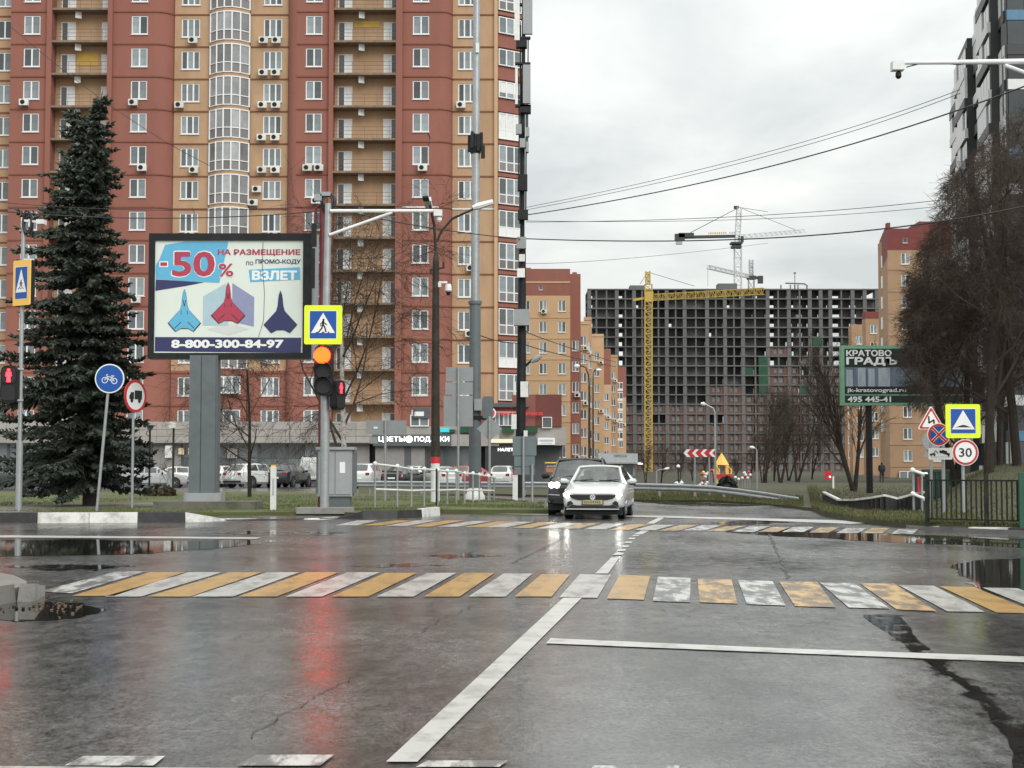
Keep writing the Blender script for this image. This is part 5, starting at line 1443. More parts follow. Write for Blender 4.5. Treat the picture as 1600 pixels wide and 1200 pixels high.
MB().box(ax(803), ax(827), -.55, -.1, za(510), za(485)).build('equipment_cabinet', m_lgrey, am)
for (a, b, c_, d) in ((802,806,597,618),(813,825,597,621),(799,807,648,671),(818,824,673,685)): MB().box(ax(a), ax(b), -.45, -.25, za(d), za(c_)).build('small_box', m_wpaint, am)
MB().tube([(.15,0,za(575)),(20*ka,-.1,za(562)),(24*ka,-.1,za(560))], .05, 8).build('lamp_arm', m_blackm, am, smooth=True)
a, b = Vector((18*ka,-.1,za(566))), Vector((33*ka,-.1,za(556)))
MB().tube([a, a.lerp(b,.5), b], [.06,.14,.09], 8).build('lamp_head', m_lgrey, am, smooth=True)

# ---- road sign backs
def sign_back(label, px, d, panels, name='sign_back', rz=0.0, pm=m_galv, top=None):
    o_ = at(px, 780, d); o = thing(name, label, 'sign', (o_.x, d, K-.02), rz)
    zt2 = max(Z(q[2], d) for q in panels) - K
    post(o, .05, 0, (Z(top, d) - K) if top else zt2, pm, y=-.06)
    for q in panels:
        x0, x1, y0, y1 = X(q[0],d)-o_.x, X(q[1],d)-o_.x, Z(q[3],d)-K, Z(q[2],d)-K
        pl = MB().box(x0, x1, 0, .03, y0, y1).build('panel', m_sback if len(q) < 5 else q[4], o)
    return o
o = sign_back('two grey sign backs on a post left of the brown lamp post', 602, 58.0, [(573,603.5,656,677),(604.5,636,656,677),(578,591,682,692)])
MB().box(-.45,-.30,-.01,-.005,Z(669,58)-K,Z(666,58)-K).build('sticker', m_swhite, o)
sign_back('tall grey back of a large road sign between lamp post and mast', 716, 59.0, [(697,739.5,573,595),(696,739,596.5,616),(693.5,739,617.5,665.5)])
d = 58.5; o_ = at(765, 780, d); o = thing('sign_back', 'grey diamond-shaped sign back right of the tall mast', 'sign', (o_.x, d, K-.02))
post(o, .05, 0, Z(650,d)-K, y=-.06)
c = (0, Z(669,d)-K); r_ = 19.5*mpp(d)
MB().plate([(c[0]-r_,c[1]),(c[0],c[1]-r_),(c[0]+r_,c[1]),(c[0],c[1]+r_)], 0, .03).build('panel', m_sback, o)
m_bgrey = mat('blue_grey_sign_back', (0.13,0.165,0.175), 0.55, var=0.1)
sign_back('blue-grey sign backs on two posts hiding the shopfront left of the cars', 818, 57.0, [(801,838,681,711,m_bgrey),(803.5,835.5,712,728,m_bgrey),(803.5,835.5,729,741,m_bgrey)])
post(bpy.data.objects[-1] if False else [q for q in bpy.data.objects if q.get('label','').startswith('blue-grey')][0], .05, 0, 1.4, x=.32, y=-.06)

# ---- zig-zag tubular railing
def railing():
    d0 = 50.0
    pts = [(586,725),(621,729),(643,733),(663,733),(684,735),(699,736),(713,736),(726,740),(739,740),(749,742),(763,744),(772,746)]
    o_ = G(684, 797, K); o = thing('pedestrian_railing', 'white tubular pedestrian railing with knobbed posts on the grass', 'railing', (o_.x, o_.y, K-.02))
    top = []
    for i, (px, py) in enumerate(pts):
        d = 47.5 + i * 1.0 if px > 690 else 47.5 + i*.9
        q = P(px, py, d); top.append(Vector((q.x-o_.x, d-o_.y, q.z-K+.02)))
    for q in top:
        MB().tube([(q.x,q.y,0),(q.x,q.y,q.z)], .032, 8).build('post', m_galv, o, smooth=True)
        MB().lathe([(.02,-.07),(.06,-.04),(.07,0),(.06,.05),(.02,.08)], 8, (q.x,q.y,q.z)).build('knob', m_wpaint, o, smooth=True)
    for a, b in zip(top[:-1], top[1:]):
        MB().tube([a, b], .03, 8).build('rail', m_wpaint, o, smooth=True)
        MB().tube([(a.x,a.y,a.z*.44),(b.x,b.y,b.z*.44)], .03, 8).build('rail', m_wpaint, o, smooth=True)
    MB().tube([(top[4].x-.02,top[4].y-.4,-.1),(top[4].x-.02,top[4].y-.4,1.25)], .03, 8).build('black_post', m_blackm, o, smooth=True)
railing()

# ---- crash barrier along the bend
def barrier():
    path = [(540,76,.62),(620,75,.62),(700,74,.60),(780,73,.60),(860,72,.60),(930,70,.60),(1000,68,.58),(1060,66.5,.56),(1110,65,.52),(1150,63.5,.42),(1190,62,.30),(1245,60,.12)]
    o_ = P(1000, 780, 68); o = thing('crash_barrier', 'grey steel crash barrier curving round the far bend', 'guardrail', (o_.x, 68, .08))
    pts = [Vector((X(px, d)-o_.x, d-68, z)) for px, d, z in path]
    for a, b in zip(pts[:-1], pts[1:]):
        mb = MB(); prof = [(0,.15),(-.06,.11),(-.06,.06),(0,.01),(0,-.01),(-.06,-.06),(-.06,-.11),(0,-.15)]
        for (dy, dz) in prof: mb.v += [(a.x, a.y+dy, a.z+dz-.12), (b.x, b.y+dy, b.z+dz-.12)]
        for k in range(len(prof)-1): mb.f.append((2*k, 2*k+1, 2*k+3, 2*k+2))
        mb.build('rail', m_galv, o, fix=False)
        n = max(1, int((b-a).length/1.6))
        for k in range(n):
            q = a.lerp(b, (k+.5)/n)
            if q.z > .2: MB().box(q.x-.05, q.x+.05, q.y+.02, q.y+.14, -.02, q.z).build('post', m_galv, o)
barrier()
# ---- chevron board
CH = 70.0
o_ = at(1094, 778, CH); ch = thing('chevron_board', 'red and white chevron board pointing left at the bend', 'sign', (o_.x, CH, .08))
kc = mpp(CH); c0 = X(1067,CH)-o_.x; z0, z1 = Z(714,CH)-.08, Z(702,CH)-.08
for q in (.35, .8): MB().tube([(c0+q*50*kc,.06,0),(c0+q*50*kc,.06,z1)], .04, 8).build('post', m_galv, ch, smooth=True)
MB().box(c0+5*kc, c0+49*kc, 0, .03, z0, z1).build('board', m_sred, ch)
MB().plate([(c0,(z0+z1)/2),(c0+5*kc,z0),(c0+5*kc,z1)], 0, .03).build('board_tip', m_swhite, ch)
for j in range(4):
    a = c0 + j*13.2*kc; w = 5*kc; zm_ = (z0+z1)/2
    MB().flat([(a,zm_),(a+5.5*kc,z0),(a+5.5*kc+w,z0),(a+w,zm_),(a+5.5*kc+w,z1),(a+5.5*kc,z1)], -.004).build('chevron', m_swhite, ch, fix=False)

# ---- press kiosk
KDp = 88.0
o_ = at(972, 770, KDp); ks = thing('press_kiosk', 'grey newspaper kiosk with an overhanging sign roof behind the white car', 'kiosk', (o_.x, KDp, .08))
kk = mpp(KDp); zk = lambda py: Z(py, KDp) - .08
MB().box(-31*kk, 20*kk, 0, 1.8, 0, zk(722)).build('body', m_lgrey, ks)
MB().box(-40*kk, 29*kk, -.4, 2.0, zk(724.5), zk(722)).build('canopy', m_lgrey, ks)
MB().box(-37*kk, 24*kk, -.3, 1.9, zk(722), zk(708.5)).build('sign_box', mat('kiosk_sign_grey',(0.36,0.39,0.40),0.5), ks)
text('ПРЕССА', 4.2*kk, m_shop, ks, (-13*kk, -.305, zk(714.5)), width=20*kk, bold=.02)
for j in range(4): MB().box((-29+j*12)*kk, (-19+j*12)*kk, -.03, -.002, .9, zk(727)).build('display_pane', m_sglass, ks)
MB().box(-31*kk, 20*kk, -.05, -.002, .0, .85).build('counter_front', m_grey, ks)
MB().box(-39*kk,-34*kk,-.6,-.3,zk(725),zk(723.5)).box(24*kk,31*kk,-.6,-.3,zk(725.5),zk(723.8)).build('canopy_lamp', m_lit, ks)

# ---- right-hand green billboard on a black post
GBD = 75.0
o_ = at(1360.5, 774, GBD); gb_ = thing('green_billboard', 'green-framed dark billboard on a black post half hidden by bare twigs', 'billboard', (o_.x, GBD, .12))
kq = mpp(GBD); gz = lambda py: Z(py, GBD) - .12; gx = lambda px: X(px, GBD, 590) - o_.x
MB().tube([(0,.2,-.1),(0,.2,gz(632))], .16, 14).build('post', m_blackm, gb_, smooth=True)
m_gfr = mat('green_frame_paint', (0.13,0.30,0.19), 0.5, var=.12); m_gdk = mat('dark_poster', (0.015,0.022,0.020), 0.3, var=.2)
m_gph = mat('poster_building_photo', (0.10,0.13,0.17), 0.35, var=.5, scale=1.2, stretch=(2.5,1,.4)); m_gph2 = mat('poster_pale_tower', (0.28,0.32,0.36), 0.35, var=.3, stretch=(4,1,.5))
MB().box(gx(1314), gx(1508), -.05, .35, gz(633.5), gz(540)).build('cabinet', m_gfr, gb_)
MB().box(gx(1319.5), gx(1503), -.062, -.051, gz(629), gz(545)).build('poster', m_gdk, gb_)
MB().box(gx(1320), gx(1502), -.066, -.063, gz(604), gz(574)).build('picture', m_gph, gb_)
for (a, b, t) in ((1322,1332,578),(1340,1352,575),(1356,1366,576),(1372,1390,575)): MB().box(gx(a), gx(b), -.07, -.067, gz(604), gz(t)).build('picture_tower', m_gph2, gb_)
MB().box(gx(1319.5), gx(1503), -.068, -.063, gz(618.2), gz(616.2)).build('divider', m_gfr, gb_)
m_glet = mat('grey_white_lettering', (0.62,0.64,0.63), 0.4)
text('КРАТОВО', 10*kq, m_glet, gb_, (gx(1322), -.069, gz(556.8)), width=71*kq, bold=.035, name='poster_lettering')
text('ГРАДЪ', 14*kq, m_glet, gb_, (gx(1322), -.069, gz(572)), width=80*kq, bold=.045, name='poster_lettering')
text('jk-kratovograd.ru', 8*kq, m_glet, gb_, (gx(1323), -.069, gz(614.5)), width=92*kq, bold=.02, name='poster_lettering')
text('495 445-41-14'[:10], 9*kq, m_glet, gb_, (gx(1323.5), -.069, gz(628.5)), width=68*kq, bold=.035, name='poster_lettering')

# ---- right-hand cluster of road signs
def tri(r, cz): return [(-r*.866, cz-r*.5), (r*.866, cz-r*.5), (0, cz+r)]
def rtri(r, cz, q=.1):
    out = []; v = tri(r, cz)
    for i in range(3):
        a, b, c = Vector(v[i-1]), Vector(v[i]), Vector(v[(i+1) % 3])
        p1, p2 = b.lerp(a, q), b.lerp(c, q)
        for t in (0,.33,.67,1): out.append(tuple(p1.lerp(b,t).lerp(b.lerp(p2,t),t)))
    return out
d = 41.0; kd = mpp(d)
p = at(1457, 812, d); s1 = thing('bends_warning_sign', 'triangular double-bend warning sign with red border, left of the yellow-framed sign', 'sign', (p.x, d, K-.02))
zd = lambda py: Z(py, d) - K + .02
post(s1, .038, 0, zd(635)); c = zd(658.5)
MB().plate(rtri(25*kd, c), -.02, .01).build('white_edge', m_swhite, s1); MB().flat(rtri(23*kd, c), -.024).build('red_border', m_sred, s1, fix=False)
MB().flat(rtri(17.5*kd, c-.2*kd), -.028).build('white_field', m_swhite, s1, fix=False)
sc_ = 18*kd; MB().stroke([(-.22*sc_,c+.42*sc_),(-.20*sc_,c-.12*sc_),(.22*sc_,c+.12*sc_),(.26*sc_,c-.32*sc_)], .14*sc_, -.032).build('bend_symbol', m_ink, s1, fix=False)
d = 40.5
p = at(1466.5, 679, d); s2 = thing('no_stopping_sign', 'round blue no-stopping sign with red cross overlapping the warning triangle', 'sign', (p.x, d, K-.02))
kd = mpp(d); c = p.z - K + .02; r_ = 18*kd
post(s2, .038, 0, c, x=.12)
MB().lathe([(r_,-.02),(r_,.01)], 28, (0,0,c), 'y').build('white_edge', m_swhite, s2); MB().disc((0,c), r_*.94, -.024, 28).build('red_rim', m_sred, s2, fix=False); MB().disc((0,c), r_*.76, -.028, 28).build('blue_field', m_blue, s2, fix=False)
for sg in (1, -1):
    MB().stroke([(-.52*r_,c-sg*.52*r_),(.52*r_,c+sg*.52*r_)], .26*r_, -.031 - .002*(sg>0)).build('cross_edge', m_swhite, s2, fix=False)
for sg in (1, -1): MB().stroke([(-.54*r_,c-sg*.54*r_),(.54*r_,c+sg*.54*r_)], .17*r_, -.036 - .002*(sg>0)).build('red_cross', m_sred, s2, fix=False)
p = at(1469, 709, d-.1); s3 = thing('tow_away_plate', 'white plate with a tow truck symbol under the no-stopping sign', 'sign', (p.x, d-.12, p.z))
w, h = 37*kd, 18*kd
MB().plate(roundrect(w, h, .04), -.02, .01).build('plate', m_swhite, s3)
mb = MB(); y = -.024
mb.flat([(-.46*w,-.10*h),(-.22*w,-.10*h),(-.22*w,.02*h),(-.30*w,.06*h),(-.46*w,-.0*h)], y).stroke([(-.3*w,0),(-.2*w,.28*h),(-.12*w,.05*h)], .03*w, y).disc((-.4*w,-.14*h),.035*w,y,10).disc((-.26*w,-.14*h),.035*w,y,10)
mb.stroke([(-.02*w,.20*h),(.36*w,-.06*h)], .10*w, y).stroke([(.08*w,.28*h),(.26*w,.16*h)], .06*w, y).disc((.33*w,-.16*h),.04*w,y,10).disc((0,.1*h),.035*w,y,10).stroke([(-.42*w,-.28*h),(.42*w,-.28*h)], .012*w, y)
mb.build('tow_symbol', m_ink, s3, fix=False)
d = 42.0
p = at(1456, 690, d); s4 = thing('round_sign_back', 'pale grey back of a round sign behind the no-stopping sign', 'sign', (p.x, d, K-.02))
c = p.z-K+.02; post(s4, .035, 0, c+.2, y=-.05, x=.3)
MB().lathe([(15*mpp(d),-.01),(15*mpp(d),.02)], 26, (0,0,c), 'y').build('disc', m_sback, s4)
MB().plate(rtri(16*mpp(d), c-16*mpp(d)), .03, .05).build('triangle_back', m_sback, s4)
d = 39.5; kd = mpp(d)
p = at(1507, 815, d); s5 = thing('speed_hump_sign', 'blue speed-hump sign in a fluorescent yellow square frame on the right', 'sign', (p.x, d, K-.02))
c = Z(658,d)-K+.02; post(s5, .042, 0, c+.3)
w = 54*kd
MB().plate(roundrect(w, w*.98, .06*w, cz=c), -.02, .02).build('border_panel', m_flyel, s5)
MB().flat(roundrect(w*.74, w*.74, .01, cz=c), -.024).build('white_rim', m_swhite, s5, fix=False)
MB().flat(roundrect(w*.71, w*.70, .01, cz=c), -.028).build('blue_field', m_blue, s5, fix=False)
MB().flat([(-w*.33,c-w*.24),(w*.33,c-w*.24),(0,c+w*.32)], -.032).build('white_triangle', m_swhite, s5, fix=False)
hump = [(-.24*w,c-.18*w)] + [(x_*w, c-.18*w+.065*w*math.cos(x_/.24*math.pi/2)**2+.004) for x_ in [-.24+.048*k for k in range(11)]] + [(.24*w,c-.18*w)]
MB().flat(hump, -.036).build('hump_symbol', m_ink, s5, fix=False)
p = at(1507.5, 707, d); s6 = thing('speed_limit_sign', 'round white 30 speed limit sign with red rim below the speed-hump sign', 'sign', (p.x, d-.03, p.z))
r_ = 20.5*kd
MB().lathe([(r_,-.02),(r_,.01)], 32, (0,0,0), 'y').build('white_edge', m_swhite, s6); MB().disc((0,0), r_*.95, -.024, 32).build('red_rim', m_sred, s6, fix=False); MB().disc((0,0), r_*.78, -.028, 32).build('white_field', m_swhite, s6, fix=False)
text('30', 14*kd, m_ink, s6, (0, -.032, -7*kd), width=20*kd, bold=.015, align='CENTER')

# ---- fence along the right pavement
m_fence = mat('dark_green_fence_paint', (0.014,0.019,0.015), 0.6, spec=.2, var=0.25, dirt=(0.06,0.04,0.025), dirt_amt=.5, dirt_scale=3)
a, b = G(1449, 819, K), G(1640, 824, K)
fn = thing('railing_fence', 'dark green metal bar fence along the right pavement', 'fence', (a.x, a.y, K))
L = (b - a); n = 24
hgt = lambda t: .0
for i in range(n+1):
    q = L * (i/n); q.z = 0
    big = i % 12 == 0
    MB().box(q.x-(.045 if big else .014), q.x+(.045 if big else .014), q.y-.02, q.y+.02, -.05 if big else .12, 1.12 if big else .98).build('post' if big else 'bar', m_fence, fn)
for z in (.12, .98): MB().beam((0,0,z),(L.x,L.y,z),.035,.035).build('rail', m_fence, fn)
q = L*(19/n); MB().box(q.x-.08,q.x+.34,q.y-.05,q.y+.03,-.05,1.15).build('green_panel', mat('green_panel_paint',(0.012,0.075,0.045),0.5), fn)
# ---- low black paling with white cap rail
def paling():
    path = [(1287,769,780.5,60),(1311,781,792,50),(1335,781,794,48),(1360,778,797,46.2),(1383,774,797,45.6),(1403,779,797,45.6),(1425,773,797,45.2),(1443,769,799,44.2)]
    o_ = P(1360, 797, 53); o = thing('low_paling', 'low black paling with a snow-white cap rail zigzagging across the grass', 'fence', (o_.x, 53, .1))
    m_pal = mat('black_paling_paint', (0.016,0.017,0.016), 0.55, var=.2)
    pts = []
    for px, yt, yb_, d in path:
        t, b_ = P(px, yt, d), P(px, yb_, d); pts.append((Vector((t.x-o_.x, d-53, t.z-.1)), K-.1))
    for (a, za_), (b, zb_) in zip(pts[:-1], pts[1:]):
        MB().beam(a, b, .12, .06).build('cap_rail', m_kw, o)
        MB().beam((a.x,a.y,a.z-.45),(b.x,b.y,b.z-.45),.04,.05).build('rail', m_pal, o)
        n = max(3, int((b-a).length/.22))
        for k in range(n):
            q = a.lerp(b, (k+.5)/n); MB().box(q.x-.065, q.x+.065, q.y-.06, q.y-.03, -.05, q.z-.04).build('pale', m_pal, o)
paling()
# ---- folded railing stub, white with a red stripe
d = 44.0; p = at(1437, 805, d); ru = thing('railing_stub', 'white end of a tubular railing with a red stripe beside the green bins', 'railing', (p.x, d, K-.02))
kd = mpp(d); zr_ = lambda py: Z(py,d)-K+.02
for (x_, m) in ((-9,m_galv),(4,m_galv)): MB().tube([(x_*kd,0,0),(x_*kd,0,zr_(740))], .035, 8).build('post', m, ru, smooth=True)
for (ya, yb_) in ((735,742),(772,780)):
    MB().tube([(-10*kd,0,zr_(ya)),(6*kd,-.3,zr_(yb_))], .045, 8).build('rail', m_wpaint, ru, smooth=True)
    for t in ((-10*kd,0,zr_(ya)),(6*kd,-.3,zr_(yb_))): MB().lathe([(.03,-.07),(.075,-.03),(.075,.03),(.03,.08)], 8, t).build('knob', m_wpaint, ru, smooth=True)
MB().box(-2*kd,2*kd,.02,.06,zr_(770),zr_(745)).build('red_stripe', m_sred, ru)
# ---- green bin enclosure
d = 52.0; p = at(1462, 780, d); kd = mpp(d)
gbn = thing('green_bin_enclosure', 'dark green slatted bin enclosure behind the white railing end', 'bin', (p.x, d, bank_z(p.x, d)-.06))
m_gbin = mat('dark_green_slats', (0.012,0.045,0.032), 0.5, var=.2)
for k in range(12):
    x_ = -22*kd + k*44*kd/12; MB().box(x_, x_+44*kd/12-.015, -.03+.02*(k%2), .02+.02*(k%2), .05, Z(736,d)-gbn.location.z).build('slat', m_gbin, gbn)
MB().box(-22*kd, 22*kd, .05, .9, 0, Z(738,d)-gbn.location.z).build('back_box', m_gbin, gbn)
MB().box(-22*kd, 22*kd, -.05, -.03, .9, 1.0).build('rail', m_gbin, gbn)

# ---- camera arm reaching in from the right
RDm = 29.0; p = at(1700, 830, RDm)
rm = thing('camera_gantry', 'white cantilever arm with a camera box reaching in at the upper right', 'mast', (p.x, RDm, K))
zr2 = lambda py: Z(py, RDm) - K; kr = mpp(RDm); xr2 = lambda px: X(px, RDm, 100) - p.x
MB().tube([(0,0,-.1),(0,0,zr2(80))], .11, 12).build('shaft', m_galv, rm, smooth=True)
MB().tube([(0,-.1,zr2(97)),(xr2(1394),-.1,zr2(100.5))], [.06,.035], 10).build('arm', m_wpaint, rm, smooth=True)
MB().tube([(0,-.1,zr2(148)),(xr2(1567),-.1,zr2(104))], .04, 8).build('brace', m_wpaint, rm, smooth=True)
MB().box(xr2(1391),xr2(1409.5),-.2,0,zr2(112.5),zr2(99)).build('camera_box', m_wpaint, rm)
MB().lathe([(.03,.03),(.055,0),(.06,-.07),(.03,-.11)], 12, (xr2(1401.5),-.1,zr2(116))).build('dome_camera', m_black, rm, smooth=True)
MB().tube([(xr2(1414),-.1,zr2(107)),(xr2(1430),-.1,zr2(103)),(xr2(1440),-.1,zr2(98))], .012, 5).build('cable', m_wire, rm)
MB().tube([(xr2(1470),-.1,zr2(101)),(xr2(1495),-.1,zr2(103.5)),(xr2(1530),-.1,zr2(98.5))], .01, 5).build('cable', m_wire, rm)
MB().prism([(-.5,-.5),(.5,-.5),(.5,.5),(-.5,.5)], -.15, .05).build('footing', m_conc, rm)

# ---- other lamp posts
def lamp(label, px, d, ybase, ytop, arm_px, m, head=m_wpaint, r=.07, armdrop=10, z=.08, curl=False):
    p = at(px, ybase, d); o = thing('street_lamp', label, 'street lamp', (p.x, d, z)); k = mpp(d); zz_ = lambda py: Z(py,d)-z
    MB().tube([(0,0,0),(0,0,zz_(ytop+armdrop))], [r,r*.7], 10).build('shaft', m, o, smooth=True)
    e = Vector((arm_px*k, 0, zz_(ytop)))
    if curl: pts_ = [(0,0,zz_(ytop+armdrop)),(arm_px*.08*k,0,zz_(ytop+armdrop*.45)),(arm_px*.35*k,0,zz_(ytop+armdrop*.08)),(arm_px*.7*k,0,zz_(ytop)),e]
    else: pts_ = [(0,0,zz_(ytop+armdrop)),(arm_px*.2*k,0,zz_(ytop+armdrop*.5)),e]
    MB().tube(pts_, r*.5, 8).build('arm', m, o, smooth=True)
    s_ = 1 if arm_px > 0 else -1
    q = e + Vector((s_*8*k, 0, 1.5*k if not curl else -.5*k))
    MB().tube([e, e.lerp(q,.5), q], [r*.7,r*1.7,r*.9], 8).build('lamp_head', head, o, smooth=True)
    return o
lamp('slim grey street lamp reaching left behind the chevron board', 1118, 84.0, 770, 632, -14, m_galv, r=.07, armdrop=12)
lamp('dark curled street lamp before the stepped yellow block', 921, 120.0, 755, 572, -15, m_brown, r=.11, armdrop=30, curl=True)
lamp('short dark street lamp with a broad head near the stepped yellow block', 927, 135.0, 753, 578, 5, m_brown, r=.09, armdrop=14, curl=True)
lamp('plain pole lamp with an arm to the left near the playground', 1183, 90.0, 768, 700, -3, m_galv, r=.06, armdrop=4)
lamp('low lamp with a pale arm near the white sculpture', 1026, 100.0, 764, 733, 12, m_galv, r=.05, armdrop=3)
def lantern(label, px, d, ytop, ybase):
    p = at(px, ybase, d); o = thing('lantern', label, 'street lamp', (p.x, d, K)); k = mpp(d); zt3 = Z(ytop,d)-K
    MB().tube([(0,0,-.03),(0,0,zt3-9*k)], .05, 8).build('post', m_blackm, o, smooth=True)
    MB().lathe([(.06,-9*k),(.10,-8*k),(.2,-1.5*k)], 6, (0,0,zt3)).build('glass', m_sglass, o)
    MB().lathe([(.30,-1.5*k),(.27,-.6*k),(.05,0)], 8, (0,0,zt3)).build('cap', m_blackm, o)
    MB().tube([(-.08+.09*math.cos(a),0,zt3-13*k+.11*math.sin(a)) for a in [2*math.pi*j/10 for j in range(11)]], .02, 5, cap=False).build('scroll', m_blackm, o)
lantern('black garden lantern on a thin post between spruce and billboard', 233, 74.0, 664, 776)
p = at(270, 776, 70.0); o = thing('service_post', 'thin brown post with a white box and notice left of the billboard', 'pole', (p.x, 70, K))
MB().tube([(0,0,-.03),(0,0,Z(664,70)-K)], .05, 8).build('shaft', m_brown, o, smooth=True); MB().cbox((-.03,-.1,Z(664,70)-K),(.3,.2,.28)).build('white_box', m_wpaint, o)
MB().cbox((-.2,-.1,Z(706,70)-K),(.32,.04,.55)).build('notice', m_swhite, o)
p = at(266, 762, 80.0); o = tag(MB().prism(roundrect(.34,.34,.1),0,1.0).prism(roundrect(.26,.26,.1),1.0,1.12).build('pillar_box', m_lgrey, None, (p.x,80,K)), 'small pale grey utility pillar left of the billboard pedestal', 'pillar')

# ---- far playground
p = at(1128, 766, 96.0); pg = thing('play_tower', 'orange-yellow play tower with pointed roof behind the crash barrier', 'playground', (p.x, 96, .08)); k = mpp(96.0); zp = lambda py: Z(py,96)-.08
MB().lathe([(.42,0),(.46,-.02),(.25,.35),(.02,.72)], 4, (0,0,zp(726))).build('roof', m_amber, pg)
for sx_ in (-1,1):
    for sy_ in (-1,1): MB().box(sx_*.34-.04,sx_*.34+.04,sy_*.34-.04,sy_*.34+.04,0,zp(727)).build('post', m_amber, pg)
for sx_ in (-.42,.42): MB().tube([(sx_*.6,-.4,zp(742)),(sx_*.5,-.4,zp(734)),(sx_*.9,-.4,zp(730)),(sx_*1.3,-.4,zp(734)),(sx_*1.2,-.4,zp(744))], .05, 6).build('hoop', m_amber, pg)
MB().box(-.6,.6,-.45,-.4,zp(747),zp(741)).build('red_panel', m_sred, pg)
MB().box(-.4,.4,-.36,.4,zp(744),zp(743)).build('deck', m_amber, pg)
p = at(1061, 766, 92.0); sc2 = thing('winged_sculpture', 'small white winged garden sculpture left of the play tower', 'sculpture', (p.x, 92, .08)); zp = lambda py: Z(py,92)-.08; k = mpp(92.0)
MB().box(-.14,.14,-.1,.1,0,zp(756)).build('pedestal', m_swhite, sc2)
for s_ in (-1,1): MB().tube([(s_*.05,0,zp(759)),(s_*.18,0,zp(754)),(s_*.14,0,zp(749.5))], [.07,.13,.05], 8).build('wing', m_swhite, sc2, smooth=True)
p = at(1060, 768, 100.0); gl = thing('globe_lamp', 'post lamp with a white globe above the winged sculpture', 'street lamp', (p.x, 100, .08)); zp = lambda py: Z(py,100)-.08
MB().tube([(0,0,0),(0,0,zp(731))], .035, 6).build('post', m_blackm, gl); MB().lathe([(.03,-.12),(.11,-.06),(.12,.0),(.08,.08),(.02,.11)], 10, (0,0,zp(728.5))).build('globe', m_swhite, gl, smooth=True)
rnd = random.Random(9)
m_ball = mat('red_balloon', (0.5,0.04,0.04), 0.4)
for (lab, px, dots) in (('arched climbing frame of white and orange balls left of the play tower', 1102, [(1094,758),(1097,755),(1099,750),(1102,745),(1104,741),(1107,739),(1112,735),(1105,754),(1103,757),(1100,740),(1096,741),(1099,738)]),
                   ('seesaw frame with red and white balls right of the play tower', 1166, [(1163,739),(1165,742),(1170,738),(1172,742),(1160,747),(1168,747),(1164,745),(1149,746),(1154,749)])):
    p = at(px, 766, 94.0); o = thing('ball_frame', lab, 'playground', (p.x, 94, .08)); prev = None; mbt = MB()
    for i, (x_, y_) in enumerate(dots):
        q = P(x_, y_, 94.0); q = Vector((q.x-p.x, 0, q.z-.08))
        MB().lathe([(.02,-.09),(.08,-.05),(.10,0),(.08,.06),(.02,.09)], 8, q).build('ball', (m_ball if i % 4 == 2 else (m_amber if i > 8 else m_swhite)), o, smooth=True)
        mbt.tube([(q.x,0,0),(q.x,0,q.z)], .02, 5)
    mbt.build('frame', m_galv, o)
p = at(1136, 766, 91.0)
# barrier post with red disc on the right
p = at(1302, 768, 92.0); o = thing('barrier_post', 'small white post with a red lamp plate left of the bare forked tree', 'post', (p.x, 92, .1)); zp = lambda py: Z(py,92)-.1
MB().tube([(0,0,0),(0,0,zp(744))], .06, 8).build('shaft', m_wpaint, o); MB().box(-.5,-.1,-.05,0,zp(749),zp(736)).build('plate', m_sred, o); MB().disc((-.2,zp(745)),.06,-.055,10).build('lamp', m_lit, o, fix=False)

# ---- overhead wires, each one a thing of its own, hanging between poles
def wire(label, pts, r, n=22):
    """pts: (px, py, depth) at the two ends and a middle point that sets the sag"""
    A = [P(*q) for q in pts]; mb = MB(); out = []
    for i in range(n+1):
        t = i/n
        if len(A) == 3: c = A[0]*(1-t)*(1-2*t) + A[1]*4*t*(1-t) + A[2]*t*(2*t-1)
        else: c = A[0].lerp(A[1], t)
        out.append(c)
    o0 = out[0]
    o = MB().tube([q-o0 for q in out], r*.72, 5).build('overhead_wire', m_wire, None, o0, smooth=True)
    return tag(o, label, 'wire', 'overhead wires')
wire('thick cable rising from the antenna mast to the upper right', [(822,336,64),(1180,266,50),(1640,120,36)], .030)
wire('thin wire highest of those rising to the high-rise', [(822,324,64),(1160,248,52),(1500,140,42)], .014)
wire('second thin wire rising to the high-rise just below the highest', [(822,328,64),(1160,254,52),(1500,146,42)], .014)
wire('thin wire crossing the sky just above the crane jib', [(822,347,64),(1160,338,56),(1500,309,48)], .016)
wire('thin wire crossing the crane head from the antenna mast', [(822,345,64),(1160,343,56),(1500,319,48)], .013)
wire('thick sagging cable low across the sky to the right trees', [(822,373,64),(1220,371,52),(1640,314,40)], .032)
wire('cable from the cable pole past the lamp arms to the antenna mast', [(514,322,46),(660,354,54),(818,374,64)], .028)
wire('cable from the left-edge pole to the cable pole before the tower', [(-40,326,44),(230,341,45),(500,330,46)], .022)
wire('upper wire across the tower left of the billboard', [(-40,312,46),(220,328,46),(500,322,46)], .014)
wire('wire slanting down over the tower from the upper left', [(10,36,60),(180,170,60),(330,260,60)], .016)
wire('slack wire from the antenna cabinet to the stepped block', [(822,518,64),(880,540,90),(962,566,130)], .035)
wire('lower slack wire from the antenna mast to the stepped block', [(820,538,64),(880,555,90),(962,573,130)], .035)
wire('cable looping between tall mast and antenna mast', [(750,524,60),(780,533,62),(812,536,64)], .03)
wire('faint wire behind the frame from lower left to the cranes', [(822,412,64),(1000,402,80),(1200,380,100)], .014)
